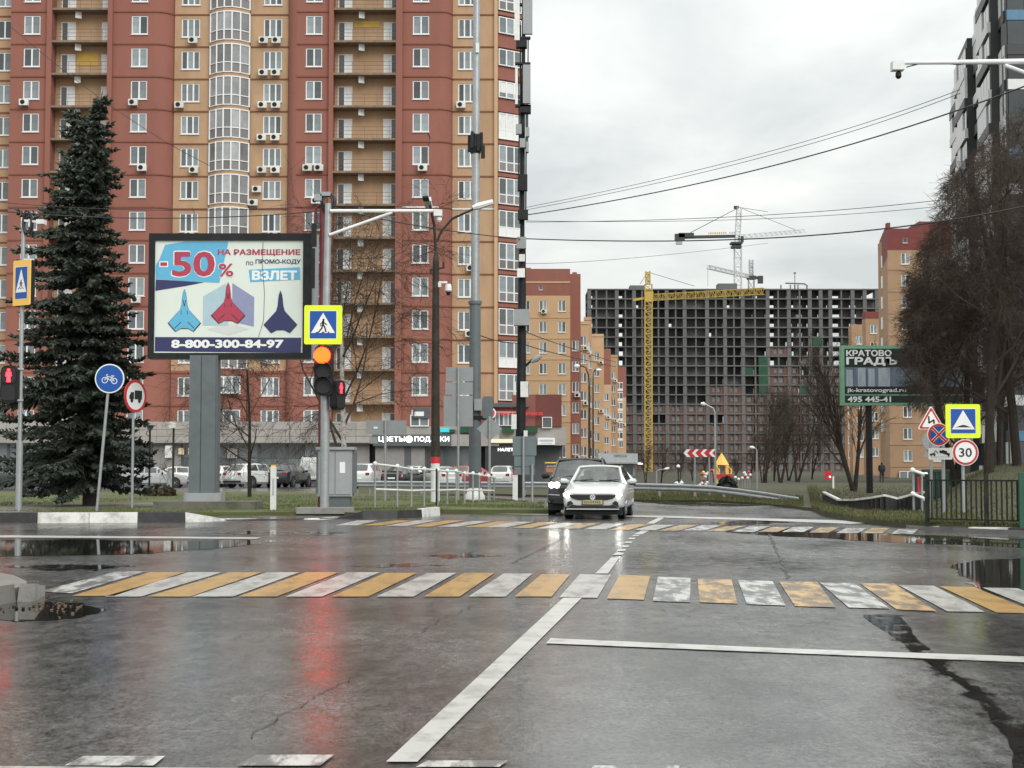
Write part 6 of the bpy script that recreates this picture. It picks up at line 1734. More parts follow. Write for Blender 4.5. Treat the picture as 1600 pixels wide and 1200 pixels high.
# ================================================================== CARS
def car_shape(style):
    # y, half width, bottom, belt, half width on top, top
    if style == 'sedan': return [(0,.66,.30,.60,.58,.66),(.07,.78,.24,.66,.64,.76),(.28,.84,.21,.74,.69,.84),(.9,.85,.2,.86,.73,.94),(1.3,.85,.2,.93,.71,1.0),(2.05,.85,.2,.96,.55,1.43),(2.9,.85,.2,.97,.55,1.47),(3.5,.85,.2,.98,.53,1.38),(4.02,.84,.22,.98,.64,1.08),(4.4,.8,.26,.92,.64,1.04),(4.48,.70,.32,.86,.58,.96)], 4, 5, 7, 8
    if style == 'suv': return [(0,.74,.34,.76,.66,.84),(.08,.86,.28,.84,.72,.96),(.3,.91,.26,.92,.78,1.04),(.85,.92,.25,1.0,.8,1.10),(1.15,.92,.25,1.05,.78,1.14),(1.85,.92,.25,1.08,.64,1.64),(2.9,.92,.25,1.1,.64,1.68),(4.0,.92,.26,1.1,.62,1.60),(4.45,.9,.28,1.08,.66,1.15),(4.6,.86,.32,1.0,.7,1.05),(4.66,.76,.38,.92,.62,.98)], 4, 5, 7, 8
    if style == 'hatch': return [(0,.66,.30,.62,.58,.68),(.07,.78,.24,.70,.64,.8),(.28,.84,.21,.80,.69,.90),(.75,.85,.2,.9,.73,.99),(1.05,.85,.2,.96,.71,1.04),(1.75,.85,.2,.98,.57,1.48),(2.6,.85,.2,.99,.57,1.52),(3.5,.85,.2,1.0,.55,1.46),(3.85,.84,.22,1.0,.62,1.08),(3.98,.8,.26,.92,.62,1.0),(4.03,.70,.32,.86,.58,.92)], 4, 5, 7, 8
    return [(0,.80,.36,.9,.7,1.0),(.08,.93,.3,1.0,.78,1.15),(.3,.97,.28,1.12,.84,1.22),(.7,.98,.28,1.2,.86,1.34),(.95,.98,.28,1.25,.84,1.42),(1.6,.98,.28,1.3,.78,2.1),(2.6,.98,.28,1.3,.80,2.2),(4.6,.98,.28,1.3,.80,2.2),(4.9,.98,.3,1.3,.82,2.1),(4.96,.96,.34,1.2,.82,1.9),(5.0,.90,.4,1.1,.8,1.6)], 4, 5, 7, 8
m_cglass = mat('car_glass', (0.035,0.042,0.042), 0.04, spec=0.9, var=.15)
m_head = mat('lit_headlamp', (0.9,0.9,0.88), 0.2, emit=(1.0,0.97,0.88), estr=9.0)
m_lens = mat('clear_lens', (0.45,0.46,0.47), 0.1, spec=.8)
m_tail = mat('red_tail_lens', (0.25,0.01,0.01), 0.2)
m_chrome = mat('chrome_trim', (0.62,0.63,0.64), 0.15, metal=.9, var=.05)
CARM = {}
def paint(name, col): return mat('car_paint_' + name, col, 0.22, spec=.6, var=.05, coat=.6, dirt=tuple(c*.55+.02 for c in col), dirt_amt=.25, dirt_scale=1.2)
def thin_glass():
    m = bpy.data.materials.new('windscreen_glass'); m.use_nodes = True
    n, l = m.node_tree.nodes, m.node_tree.links; n.remove(n['Principled BSDF'])
    tr = n.new('ShaderNodeBsdfTransparent'); tr.inputs[0].default_value = (.66,.72,.68,1)
    gl = n.new('ShaderNodeBsdfGlossy'); gl.inputs['Roughness'].default_value = .03; gl.inputs[0].default_value = (.9,.92,.92,1)
    fr = n.new('ShaderNodeFresnel'); fr.inputs[0].default_value = 1.52
    nz = n.new('ShaderNodeTexNoise'); nz.inputs['Scale'].default_value = 3; tc = n.new('ShaderNodeTexCoord'); l.new(tc.outputs['Object'], nz.inputs['Vector'])
    ad = n.new('ShaderNodeMath'); ad.operation = 'MULTIPLY_ADD'; ad.inputs[1].default_value = .10; l.new(nz.outputs['Fac'], ad.inputs[0]); l.new(fr.outputs[0], ad.inputs[2])
    mx = n.new('ShaderNodeMixShader'); l.new(ad.outputs[0], mx.inputs[0]); l.new(tr.outputs[0], mx.inputs[1]); l.new(gl.outputs[0], mx.inputs[2])
    l.new(mx.outputs[0], n['Material Output'].inputs[0]); return m
m_thin = thin_glass()
def loft(st, openings=()):
    mb = MB(); n = len(st)
    for (y, w, zb_, zbelt, wt, zt3) in st:
        half = [(w*.86, zb_), (w, zb_+.14), (w*1.0, (zb_+zbelt)/2+.08), (w*.985, zbelt), (wt, zt3-.045), (wt*.86, zt3-.006)]
        ring = [(-x, z) for x, z in half] + [(0, zt3)] + [(x, z) for x, z in reversed(half)]
        mb.v += [(x, y, z) for x, z in ring]
    m = 13
    for i in range(n-1):
        for j in range(m-1):
            if (i, j) in openings: continue
            mb.f.append((i*m+j, (i+1)*m+j, (i+1)*m+j+1, i*m+j+1))
        mb.f.append((i*m+m-1, (i+1)*m+m-1, (i+1)*m, i*m))
    mb.f.append(tuple(range(m))); mb.f.append(tuple(range((n-1)*m, n*m))[::-1])
    return mb
def patch(a, b, c, d, mx, mz, off):
    """quad a-b (bottom) d-c (top) shrunk by margins and lifted off the surface"""
    a, b, c, d = map(Vector, (a, b, c, d))
    f = lambda u, v: a.lerp(b, u).lerp(d.lerp(c, u), v)
    nrm = (b-a).cross(d-a).normalized() * off
    return [f(mx,mz)+nrm, f(1-mx,mz)+nrm, f(1-mx,1-mz)+nrm, f(mx,1-mz)+nrm]
def bowed(q, h=.05, n=8):
    a, b, c, d = q; mb = MB(); nr = (b-a).cross(d-a).normalized()
    for i in range(n+1):
        u = i/n; off = nr*h*(1-(2*u-1)**2)
        mb.v += [tuple(a.lerp(b,u)+off), tuple(d.lerp(c,u)+off)]
    for i in range(n): mb.f.append((2*i, 2*i+2, 2*i+3, 2*i+1))
    return mb
m_seat = mat('dark_upholstery', (0.035,0.036,0.038), .85)
def make_car(label, style, pname, col, loc, rz, hero=False, lights=False, group=None, name='parked_car', cat='car'):
    st, i0, i1, i2, i3 = car_shape(style); L = st[-1][0]
    o = thing(name, label, cat, loc, rz, group)
    key = (style, pname, hero)
    if key not in CARM:
        d = {}
        sh = [(y-L/2, *r) for (y, *r) in st]
        opn = {(i, j) for i in (i0, i2) for j in (4,5,6,7)} | {(i, j) for i in range(i0, i2) for j in (3, 8)} if hero else ()
        gm_ = m_thin if hero else m_cglass; mg = (-.01,-.01,.0) if hero else None
        d['body'] = loft(sh, opn).mesh('body', paint(pname, col), smooth=True)
        if hero: d['body'].polygons.foreach_set('use_smooth', [True]*len(d['body'].polygons))
        top = lambda s, sgn: Vector((sgn*s[4], s[0], s[5]-.03)); belt = lambda s, sgn: Vector((sgn*s[1]*.985, s[0], s[3]))
        a, b = sh[i0], sh[i1]
        d['windscreen'] = bowed(patch(top(a,-1), top(a,1), top(b,1), top(b,-1), *((.0,.0,.0) if hero else (.045,.07,.03)))).mesh('windscreen', gm_, smooth=True)
        a, b = sh[i3], sh[i2]
        d['rear_window'] = bowed(patch(top(a,1), top(a,-1), top(b,-1), top(b,1), *((.0,.0,.0) if hero else (.06,.1,.03)))).mesh('rear_window', gm_, smooth=True)
        sw = []
        for sgn in (-1, 1):
            for (k0, k1) in ((i1, i1+1), (i1+1, i2)):
                a, b = sh[k0], sh[k1]
                q = (belt(b,sgn), belt(a,sgn), top(a,sgn), top(b,sgn)) if sgn < 0 else (belt(a,sgn), belt(b,sgn), top(b,sgn), top(a,sgn))
                sw.append(MB().quad(*patch(*q, *((.0,.0,.0) if hero else (.05,.12,.012)))).mesh('side_window', gm_))
            a, b = sh[i0], sh[i1]
            q = (belt(b,sgn), belt(a,sgn), top(a,sgn), top(b,sgn)) if sgn < 0 else (belt(a,sgn), belt(b,sgn), top(b,sgn), top(a,sgn))
            sw.append(MB().quad(*patch(*q, *((.0,.0,.0) if hero else (.10,.16,.012)))).mesh('side_window', gm_))
        d['side'] = sw
        R_ = .32 if style in ('sedan','hatch') else .37
        d['wheel'] = MB().lathe([(R_*.6,-.11),(R_*.96,-.10),(R_,-.06),(R_,.06),(R_*.96,.10),(R_*.6,.11)], 20, (0,0,0), 'x').mesh('wheel', m_tyre, smooth=True)
        rim = MB().lathe([(R_*.62,-.108),(R_*.62,.115)], 18, (0,0,0), 'x')
        for k in range(5):
            a = 2*math.pi*k/5; rim.beam((.12,0,0),(.12,R_*.58*math.cos(a),R_*.58*math.sin(a)),.05,.03); rim.beam((-.12,0,0),(-.12,R_*.58*math.cos(a),R_*.58*math.sin(a)),.05,.03)
        d['rim'] = rim.mesh('rim', m_rim)
        d['arch'] = MB().lathe([(R_+.07,-.015),(R_+.07,.015)], 20, (0,0,0), 'x').mesh('wheel_arch', m_black)
        CARM[key] = d
    d = CARM[key]
    bo = ob('body', d['body'], o)
    if hero:
        S_ = lambda i: st[i]
        for sgn in (-1, 1):
            tp = lambda i, e=0: Vector((sgn*(S_(i)[4]+.015), S_(i)[0]-L/2, S_(i)[5]-.045)); bl = lambda i: Vector((sgn*S_(i)[1]*.97, S_(i)[0]-L/2, S_(i)[3]-.01))
            MB().tube([tp(i0)-Vector((0,.05,.03)), tp(i1)], [.055,.042], 6).build('pillar', d['body'].materials[0], o, smooth=True)
            MB().tube([bl(i1+1), tp(i1+1)], .05, 6).build('pillar', m_black, o, smooth=True)
            MB().tube([bl(i2), tp(i2)], [.10,.05], 6).build('pillar', d['body'].materials[0], o, smooth=True)
            MB().tube([tp(i1), tp(i1+1), tp(i2)], .035, 6).build('roof_rail_trim', d['body'].materials[0], o, smooth=True)
            MB().tube([tp(i2), tp(i3)], .03, 6).build('pillar', d['body'].materials[0], o, smooth=True)
            zs_ = S_(i0)[3]
            st_ = MB().plate([(sgn*.38-.25,zs_-.45),(sgn*.38+.25,zs_-.45),(sgn*.38+.20,zs_+.20),(sgn*.38+.10,zs_+.24),(sgn*.38+.10,zs_+.36),(sgn*.38-.10,zs_+.36),(sgn*.38-.10,zs_+.24),(sgn*.38-.20,zs_+.20)], 0, .14).build('seat', m_seat, o, (0, S_(i1)[0]-L/2+.25, 0))
        hw = S_(i1)[4]; MB().tube([(x_, S_(i1)[0]-L/2-.02, S_(i1)[5]-.035+.03*(1-(x_/hw)**2)) for x_ in [hw*(k/4-1) for k in range(9)]], .05, 6).build('roof_header', d['body'].materials[0], o, smooth=True)
        MB().box(-.7,.7,S_(i0)[0]-L/2+.1,S_(i3)[0]-L/2,.3,S_(i0)[3]-.12).build('interior_floor', m_seat, o)
        MB().box(-.66,.66,S_(i0)[0]-L/2+.12,S_(i0)[0]-L/2+.5,S_(i0)[3]-.12,S_(i0)[3]+.02).build('dashboard', m_seat, o)
        MB().box(-.55,.55,S_(i2)[0]-L/2-.25,S_(i2)[0]-L/2-.05,S_(i0)[3]-.2,S_(i0)[3]+.08).build('rear_seat', m_seat, o)
        sub = bo.modifiers.new('smooth', 'SUBSURF'); sub.levels = 2; sub.render_levels = 2
    ob('windscreen', d['windscreen'], o); ob('rear_window', d['rear_window'], o)
    for s in d['side']: ob('side_window', s, o)
    R_ = .32 if style in ('sedan','hatch') else .37
    wy = (.82, 3.42) if style == 'sedan' else ((.88, 3.62) if style == 'suv' else ((.76,3.25) if style == 'hatch' else (.95,4.0)))
    w = st[4][1]
    for y in wy:
        for sgn in (-1, 1):
            ob('wheel_arch', d['arch'], o, (sgn*(w-(.05 if hero else .012)), y-L/2, R_+.02))
            wh = ob('wheel', d['wheel'], o, (sgn*(w-(.135 if hero else .085)), y-L/2, R_)); ob('rim', d['rim'], wh)
    yf, yr = -L/2, L/2; zh = st[1][3]
    if not hero:
        for sgn in (-1, 1):
            MB().box(sgn*st[1][1]*.62-.14, sgn*st[1][1]*.62+.14, yf+.0, yf+.16, zh-.09, zh+.05).build('headlight', m_head if lights else m_lens, o)
            MB().box(sgn*st[-2][1]*.74-.13, sgn*st[-2][1]*.74+.13, yr-.14, yr+.005, st[-2][3]-.14, st[-2][3]+.04).build('tail_light', m_tail, o)
            MB().cbox((sgn*(w+.09), st[i0][0]-L/2+.35, st[i0][3]+.07), (.18,.1,.13)).build('mirror', m_black, o)
        MB().box(-st[0][1]*.75, st[0][1]*.75, yf-.012, yf+.1, zh-.12, zh-.02).build('grille', m_black, o)
        MB().box(-.26,.26, yf-.02, yf-.002, .42, .53).build('number_plate', m_swhite, o); MB().box(-.26,.26, yr+.002, yr+.02, .62, .73).build('number_plate', m_swhite, o)
        MB().box(-st[0][1]*.98, st[0][1]*.98, yf-.004, yf+.2, st[0][2]-.02, st[0][2]+.1).build('bumper', m_black, o); MB().box(-st[-1][1], st[-1][1], yr-.2, yr+.004, st[-1][2]-.02, st[-1][2]+.12).build('bumper', m_black, o)
    return o

# ---- the white saloon driving towards us
WD = 41.5
p = G(931, 808, 0)
wc = make_car('white saloon with headlights on driving towards the far crossing', 'sedan', 'white', (0.53,0.545,0.535), (P(945,808,WD).x, WD+2.1, 0.0), R(-8.5), hero=True, name='white_saloon')
L = 4.48; yf = -L/2
m_grille = mat('dark_grille', (0.014,0.014,0.015), 0.35, var=.2)
mb = MB().plate([(-.56,.565),(-.40,.52),(.40,.52),(.56,.565),(.66,.66),(.48,.655),(-.48,.655),(-.66,.66)], yf-.012, yf+.14); mb.build('grille', m_grille, wc)
MB().plate([(-.50,.668),(.50,.668),(.52,.69),(-.52,.69)], yf+.005, yf+.14).build('grille_trim', m_chrome, wc)
MB().plate([(-.68,.30),(.68,.30),(.56,.40),(.44,.375),(-.44,.375),(-.56,.40)], yf-.014, yf+.16).build('lower_intake', m_grille, wc)
MB().plate([(-.72,.265),(.72,.265),(.70,.29),(-.70,.29)], yf-.03, yf+.14).build('lip', wc.children[0].data.materials[0], wc)
for s_ in (-1, 1):
    MB().plate([(s_*.70,.34),(s_*.52,.43),(s_*.60,.50),(s_*.68,.46)][::s_], yf-.008, yf+.15).build('fog_lamp_pocket', m_grille, wc)
    hl = MB().plate([(s_*.50,.60),(s_*.80,.62),(s_*.815,.70),(s_*.70,.735),(s_*.52,.69)][::s_], yf+.022, yf+.30).build('headlight', m_lens, wc)
    MB().lathe([(.075,yf-.005),(.075,yf+.02)], 18, (s_*.70,0,.66), 'y').build('lit_lamp', m_head, hl)
    mi = MB().tube([(s_*.83,.0,0),(s_*.90,-.02,.02),(s_*1.03,-.01,.02),(s_*1.06,0,.01)], [.03,.075,.08,.04], 10).build('mirror', wc.children[0].data.materials[0], wc, (0,yf+1.62,.99), smooth=True)
    MB().cbox((s_*.96,.0,-.06),(.17,.11,.05)).build('mirror_foot', m_black, mi)
MB().lathe([(.075,yf-.03),(.075,yf-.02)], 20, (0,0,.595), 'y').build('badge', m_chrome, wc)
MB().disc((0,.595),.062,yf-.032,18).build('badge_field', m_p2, wc, fix=False)
MB().ring((0,.595),.056,.066,yf-.034,18).stroke([(-.03,.645),(-.0,.60),(.03,.645)],.012,yf-.034).stroke([(-.048,.62),(-.022,.548),(0,.595),(.022,.548),(.048,.62)],.012,yf-.034).build('badge_mark', m_swhite, wc, fix=False)
pl_ = MB().box(-.27,.27,yf-.035,yf-.02,.405,.52).build('number_plate', mat('dirty_plate',(0.36,0.34,0.17),.5,var=.3,scale=9), wc)
MB().box(-.29,.29,yf-.019,yf-.013,.39,.535).build('plate_frame', m_black, wc)
rnd = random.Random(2)
mb = MB()
for k in range(8): mb.flat([(-.23+k*.058,.43),(-.195+k*.058,.43),(-.195+k*.058,.495),(-.23+k*.058,.495)], yf-.038)
mb.build('worn_characters', mat('worn_plate_ink',(0.16,0.13,0.09),.5,var=.5,scale=20), pl_, fix=False)
MB().box(-.78,.78,yf+.10,yf+.5,.12,.27).build('undertray', m_black, wc)
for s_ in (-.36,.36): MB().tube([(s_-.3,yf+1.29,1.03),(s_+.25,yf+1.36,1.055)], .012, 5).build('wiper', m_black, wc)
MB().cbox((0,yf+1.98,1.33),(.24,.03,.08)).build('interior_mirror', m_black, wc)

# ---- black SUV behind it
p = P(899, 805, 45.0)
bc = make_car('black crossover with lit headlights half hidden behind the white saloon', 'suv', 'black', (0.012,0.013,0.016), (P(911,804,45.5).x, 46.8, 0.0), R(-5.0), hero=True, name='black_crossover')
yf = -4.66/2
MB().plate([(-.50,.62),(.50,.62),(.58,.80),(-.58,.80)], yf-.012, yf+.2).build('grille', m_grille, bc)
MB().ring((0,.71),.05,.07,yf-.016).build('badge', m_chrome, bc, fix=False)
for s_ in (-1, 1):
    hl = MB().plate([(s_*.50,.84),(s_*.82,.86),(s_*.86,.94),(s_*.56,.92)][::s_], yf+.05, yf+.3).build('headlight', m_lens, bc)
    for dx in (.60,.76): MB().lathe([(.085,yf+.02),(.085,yf+.045)], 16, (s_*dx,0,.885), 'y').build('lit_lamp', m_head, hl)
    MB().plate([(s_*.52,.58),(s_*.84,.60),(s_*.84,.625),(s_*.52,.61)][::s_], yf-.0, yf+.2).build('chrome_strip', m_chrome, bc)
    MB().tube([(s_*.90,.0,0),(s_*.98,-.02,.02),(s_*1.10,-.01,.02),(s_*1.13,0,.01)], [.03,.085,.09,.04], 10).build('mirror', m_wpaint if s_ > 0 else m_black, bc, (0,yf+1.45,1.12), smooth=True)
    MB().tube([(s_*.62,yf+1.95,1.69),(s_*.62,yf+3.9,1.67)], .022, 6).build('roof_rail', m_chrome, bc)
MB().plate([(-.74,.36),(.74,.36),(.62,.50),(-.62,.50)], yf-.01, yf+.2).build('lower_intake', m_grille, bc)
MB().box(-.27,.27,yf-.03,yf-.014,.50,.61).build('number_plate', m_swhite, bc)
MB().box(-.84,.84,yf+.10,yf+.5,.16,.34).build('undertray', m_black, bc)

# ---- parked cars before the shops
W_, DK, RD_, GR_ = ('white',(0.64,0.65,0.65)), ('black',(0.012,0.013,0.016)), ('red',(0.32,0.02,0.025)), ('silver',(0.34,0.35,0.36))
parked = [('white crossover parked right of the billboard pedestal, seen from behind at an angle','suv',W_,397,106,150),
 ('dark crossover parked between white crossover and control cabinet','suv',DK,451,108,165),
 ('white delivery van parked behind the signal mast','van',W_,497,112,178),
 ('white hatchback parked right of the control cabinet, tail to the road','suv',W_,572,104,172),
 ('dark saloon parked left of the brown lamp post foot','sedan',DK,633,104,160),
 ('white hatchback in the rear row behind the dark saloon','hatch',W_,648,116,175),
 ('white saloon parked right behind the lamp post foot','sedan',W_,686,105,-155),
 ('red hatchback parked right of the lamp post behind the tall mast','hatch',RD_,741,107,100),
 ('white hatchback parked left of the red-capped marker post','hatch',W_,788,108,170),
 ('silver saloon parked between spruce and billboard pedestal','sedan',GR_,243,106,95),
 ('white saloon parked directly left of the billboard pedestal','sedan',W_,288,110,110),
 ('black saloon parked at the left edge behind the signal pole','sedan',DK,8,100,90),
 ('white hatchback parked just right of the billboard pedestal','hatch',W_,350,110,165),
 ('grey saloon in the rear row right of the lamp post','sedan',GR_,700,118,90)]
for lab, sty, (pn, col), px, d, rz in parked:
    make_car(lab, sty, pn, col, (X(px, d, 745), d, 0.0), R(rz), group='cars parked before the shops', cat='van' if sty == 'van' else 'car')
# advertising van on the right
d = 96.0; p = P(868, 760, d); av = thing('advertising_trailer', 'orange and black advertising trailer beside the shops, left of the cars', 'trailer', (p.x, d, 0)); k = mpp(d)
MB().box(-16*k,18*k,0,1.6,.5,Z(724,d)).build('box_body', m_shop, av)
m_or = mat('orange_print',(0.42,0.16,0.06),.5,var=.3,scale=2)
MB().box(-15*k,17*k,-.02,-.002,Z(738,d),Z(731,d)).build('orange_panel', m_or, av); MB().box(-16*k,18*k,-.06,1.65,Z(724,d),Z(722,d)).build('roof_edge', m_amber, av)
MB().disc((-1*k,Z(746,d)),6*k,-.006,16,2.4*k).build('orange_print', m_or, av, fix=False)
MB().stroke([(-13*k,Z(729,d)),(-9*k,Z(728,d)),(-5*k,Z(729,d)),(0,Z(727.5,d)),(7*k,Z(729,d))], .06, -.006).build('script_print', m_pale, av, fix=False)
MB().box(-13*k,-8*k,-.03,-.004,Z(758,d),Z(753,d)).build('notice', m_swhite, av)
for s_ in (-10*k, 12*k): MB().lathe([(.3,-.1),(.3,.1)], 16, (s_,.2,.3), 'y').build('wheel', m_tyre, av)
# ---- walking person on the right
def person():
    d = 132.0; p = P(1378, 755, d)
    me = bpy.data.meshes.new('body'); s = 1.0
    V = [(0,0,.95),(0,0,1.15),(0,0,1.38),(0,0,1.50),(0,-.02,1.62),(0,-.01,1.74),
         (-.19,0,1.40),(-.25,.05,1.12),(-.22,-.05,.92),(.19,0,1.40),(.25,-.05,1.12),(.20,.02,.92),
         (-.09,0,.90),(-.10,-.10,.50),(-.10,-.02,.08),(-.10,-.16,.04),(.09,0,.90),(.10,.12,.50),(.11,.25,.10),(.11,.14,.04)]
    E = [(0,1),(1,2),(2,3),(3,4),(4,5),(2,6),(6,7),(7,8),(2,9),(9,10),(10,11),(0,12),(12,13),(13,14),(14,15),(0,16),(16,17),(17,18),(18,19)]
    rad = [.17,.19,.17,.07,.10,.09,.09,.075,.05,.09,.075,.05,.12,.08,.06,.05,.12,.08,.06,.05]
    me.from_pydata(V, E, [])
    o = ob('person', me, None, (p.x, d, 0.10)); me.materials.append(mat('dark_coat',(0.014,0.014,0.016),.8))
    o.rotation_euler = (0,0,R(160))
    sk = o.modifiers.new('skin','SKIN')
    for i, v in enumerate(me.skin_vertices[0].data): v.radius = (rad[i], rad[i]); v.use_root = (i == 0)
    sb = o.modifiers.new('sub','SUBSURF'); sb.levels = 1; sb.render_levels = 2
    tag(o, 'person in dark hooded clothes walking on the path right of the billboard post', 'person')
person()
# ================================================================== TREES
def spruce(loc, H, label):
    o = thing('spruce_tree', label, 'tree', loc); rnd = random.Random(12)
    kx = mpp(50.0)
    # outline of the crown: height fraction -> reach left / right (metres)
    prof = [(0.0,2.1,1.6),(.07,2.5,1.7),(.18,2.6,1.75),(.30,2.7,1.55),(.42,2.5,1.45),(.52,2.3,1.1),(.62,2.0,.95),(.70,1.75,.75),(.78,1.35,.55),(.84,.95,.4),(.92,.6,.3),(1.0,.3,.15)]
    def reach(f, ang):
        for a, b in zip(prof[:-1], prof[1:]):
            if a[0] <= f <= b[0]:
                t = (f-a[0])/(b[0]-a[0]); l_, r_ = (a[1]+(b[1]-a[1])*t)*1.15, (a[2]+(b[2]-a[2])*t)*.98
                c = (math.cos(ang)+1)/2; return l_*(1-c)+r_*c
        return .2
    tr = MB(); tr.tube([(0,0,-.1),(.0,0,2),(-.1,0,6),(-.12,0,H*.82)], [.24,.20,.13,.05], 9)
    leaders = [(-.12,0,H*.80,.22,0,H), (-.12,0,H*.80,-.75,.1,H*.965)]
    for l_ in leaders: tr.tube([l_[:3], ((l_[0]+l_[3])/2+.06,l_[1],(l_[2]+l_[5])/2), l_[3:]], [.05,.035,.012], 5)
    tr.build('trunk', m_bark, o, smooth=True)
    mb = MB(); tipv = []
    def blade(p, d, ln, w, tip):
        up = Vector((0,0,1)); s = d.cross(up)
        if s.length < 1e-3: s = Vector((1,0,0))
        s.normalize(); u = s.cross(d).normalized()
        for ax_ in (s, (s*.4+u).normalized()):
            k = len(mb.v); q = p + d*ln*.45
            mb.v += [tuple(p), tuple(q + ax_*w), tuple(p + d*ln), tuple(q - ax_*w)]; mb.f.append((k,k+1,k+2,k+3))
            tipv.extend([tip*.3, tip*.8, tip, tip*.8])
    def branch(base, ang, ln, h):
        n = max(4, int(ln/.11)); droop = .44*rnd.uniform(.6,1.4); hd = Vector((math.cos(ang), math.sin(ang), 0))
        side = Vector((-hd.y, hd.x, 0))
        prev = base
        for i in range(1, n+1):
            t = i/n
            q = base + hd*ln*t + Vector((0,0,-droop*ln*t*(1.35-.75*t)+.03*rnd.uniform(-1,1)))
            fw = (q - prev).normalized()
            ll_ = (.20 + .38*ln*.34*(1-t)*min(1, t*3+.25)) * rnd.uniform(.7,1.25)
            for s_ in (-1, 1):
                d = (fw*.75 + side*s_*.9 + Vector((0,0,-.42+.35*rnd.uniform(-1,1)))).normalized()
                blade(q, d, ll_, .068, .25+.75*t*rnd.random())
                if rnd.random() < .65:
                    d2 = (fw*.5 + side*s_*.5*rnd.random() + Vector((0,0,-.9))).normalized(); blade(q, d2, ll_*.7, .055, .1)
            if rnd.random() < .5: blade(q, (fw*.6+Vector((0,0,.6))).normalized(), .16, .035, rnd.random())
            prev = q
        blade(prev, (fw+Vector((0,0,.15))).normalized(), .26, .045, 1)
    z = 1.15
    while z < H*.86:
        f = z/H; nb = 8 if f < .5 else 7
        a0 = rnd.uniform(0, 6.28)
        for k in range(nb):
            a = a0 + 2*math.pi*k/nb + rnd.uniform(-.3,.3)
            ln = reach(f, a) * rnd.choice((.55,.75,.9,1.0,1.22)) * rnd.uniform(.8,1.15) * (1 + .22*mnoise.noise(Vector((math.cos(a)*1.3, math.sin(a)*1.3, z*.55))))
            branch(Vector((-.1*f, 0, z+rnd.uniform(-.1,.1))), a, ln, z)
        z += rnd.uniform(.15,.25)
    for (x0,y0,z0,x1,y1,z1) in leaders:
        n = 11
        for i in range(n):
            t = i/n; q = Vector((x0+(x1-x0)*t, y0+(y1-y0)*t, z0+(z1-z0)*t))
            for k in range(6): branch(q, rnd.uniform(0,6.28), (.72*(1-t)+.16)*rnd.uniform(.5,1.2), q.z)
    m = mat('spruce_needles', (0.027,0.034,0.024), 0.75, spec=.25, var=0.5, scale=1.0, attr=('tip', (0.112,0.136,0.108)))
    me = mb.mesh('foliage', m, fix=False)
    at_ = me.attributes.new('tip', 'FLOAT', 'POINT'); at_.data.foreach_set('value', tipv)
    ob('foliage', me, o)
    return o
spruce((X(140,50.5,780), 50.5, K), Z(143,50.5)-K, 'dark blue-green spruce with a double top beside the billboard')

def bare_tree(label, loc, H, seed, trunk_r=.16, spread=.55, levels=5, kids=(4,6), m_t=None, m_b=None, droop=0.0, first=.25, twig=.006, lean=(0,0), group=None, name='bare_tree', stems=1, ratio=.62, straight=.25, keep=None):
    o = thing(name, label, 'tree', loc, 0, group); rnd = random.Random(seed)
    tr, cr_ = MB(), MB()
    def seg(mb, a, b, r0, r1, n): mb.tube([a, b], [r0, r1], n, cap=False)
    def grow(p, d, ln, r, lev):
        n = 5 if lev == 0 else (4 if lev < 3 else 3)
        pts = [p]; q = p; dd = d.copy(); cut = False
        for i in range(n):
            j = Vector((rnd.uniform(-1,1), rnd.uniform(-1,1), rnd.uniform(-1,1))) * (straight if lev else straight*.35)
            dd = (dd + j*.6 + Vector((0,0,(.10 if lev < 2 else -droop)))).normalized()
            q = q + dd*ln/n
            pts.append(q)
            if keep and lev and not keep(q + Vector(loc), rnd): cut = True; break
        n = len(pts) - 1
        r1 = twig*.6 if cut else max(twig*.6, r*(.45 if lev else .38))
        rads = [max(twig*.6, r + (r1-r)*i/n) for i in range(n+1)]
        (tr if lev == 0 else cr_).tube(pts, rads, 8 if lev == 0 else (5 if lev == 1 else 3), cap=False)
        if lev >= levels: return
        k = rnd.randint(*kids) + (3 if lev == 0 else 0) + (2 if keep and lev == 4 else 0)
        for c in range(k):
            t = first + (1-first)*((c+rnd.random())/k) if lev == 0 else .2 + .8*((c+rnd.random())/k)
            i = min(n-1, int(t*n)); base = pts[i].lerp(pts[i+1], t*n-i)
            ax = (pts[i+1]-pts[i]).normalized()
            if keep and lev and not keep(base + Vector(loc), rnd): continue
            pr = Vector((rnd.uniform(-1,1), rnd.uniform(-1,1), rnd.uniform(-.6,.6))); pr = (pr - ax*pr.dot(ax))
            if pr.length < 1e-3: continue
            pr.normalize(); a = spread*rnd.uniform(.6,1.35)
            nd = (ax*math.cos(a) + pr*math.sin(a)).normalized()
            rr = rads[i]*(rnd.uniform(.30,.45) if keep else rnd.uniform(.38,.55))
            grow(base, nd, ln*ratio*rnd.uniform(.65,1.15)*(1.15-.5*t if lev == 0 else 1), max(twig, rr), lev+1)
    for s in range(stems):
        d0 = Vector((lean[0]+rnd.uniform(-.3,.3)*(stems>1), lean[1]+rnd.uniform(-.2,.2)*(stems>1), 1)).normalized()
        grow(Vector((rnd.uniform(-.2,.2)*(stems>1), rnd.uniform(-.2,.2)*(stems>1), -.1)), d0, H*.72*rnd.uniform(.9,1.05), trunk_r, 0)
    tr.build('trunk', m_t or m_bark, o, smooth=True, fix=False); cr_.build('crown', m_b or m_twig, o, fix=False)
    return o
# birches behind the signal mast
bare_tree('pale-barked bare birch behind the signal mast and cabinet', (X(538,62,780),62,K), 12.2, 3, .13, .75, 5, (4,6), m_birch, m_twig, .10, .12, .007, (.04,0), name='birch_tree')
bare_tree('bare sapling right of the billboard with wide low boughs', (X(390,66,775),66,K), 8.5, 8, .09, .95, 4, (5,7), m_bark, m_twig, .12, .15, .007, name='bare_sapling')
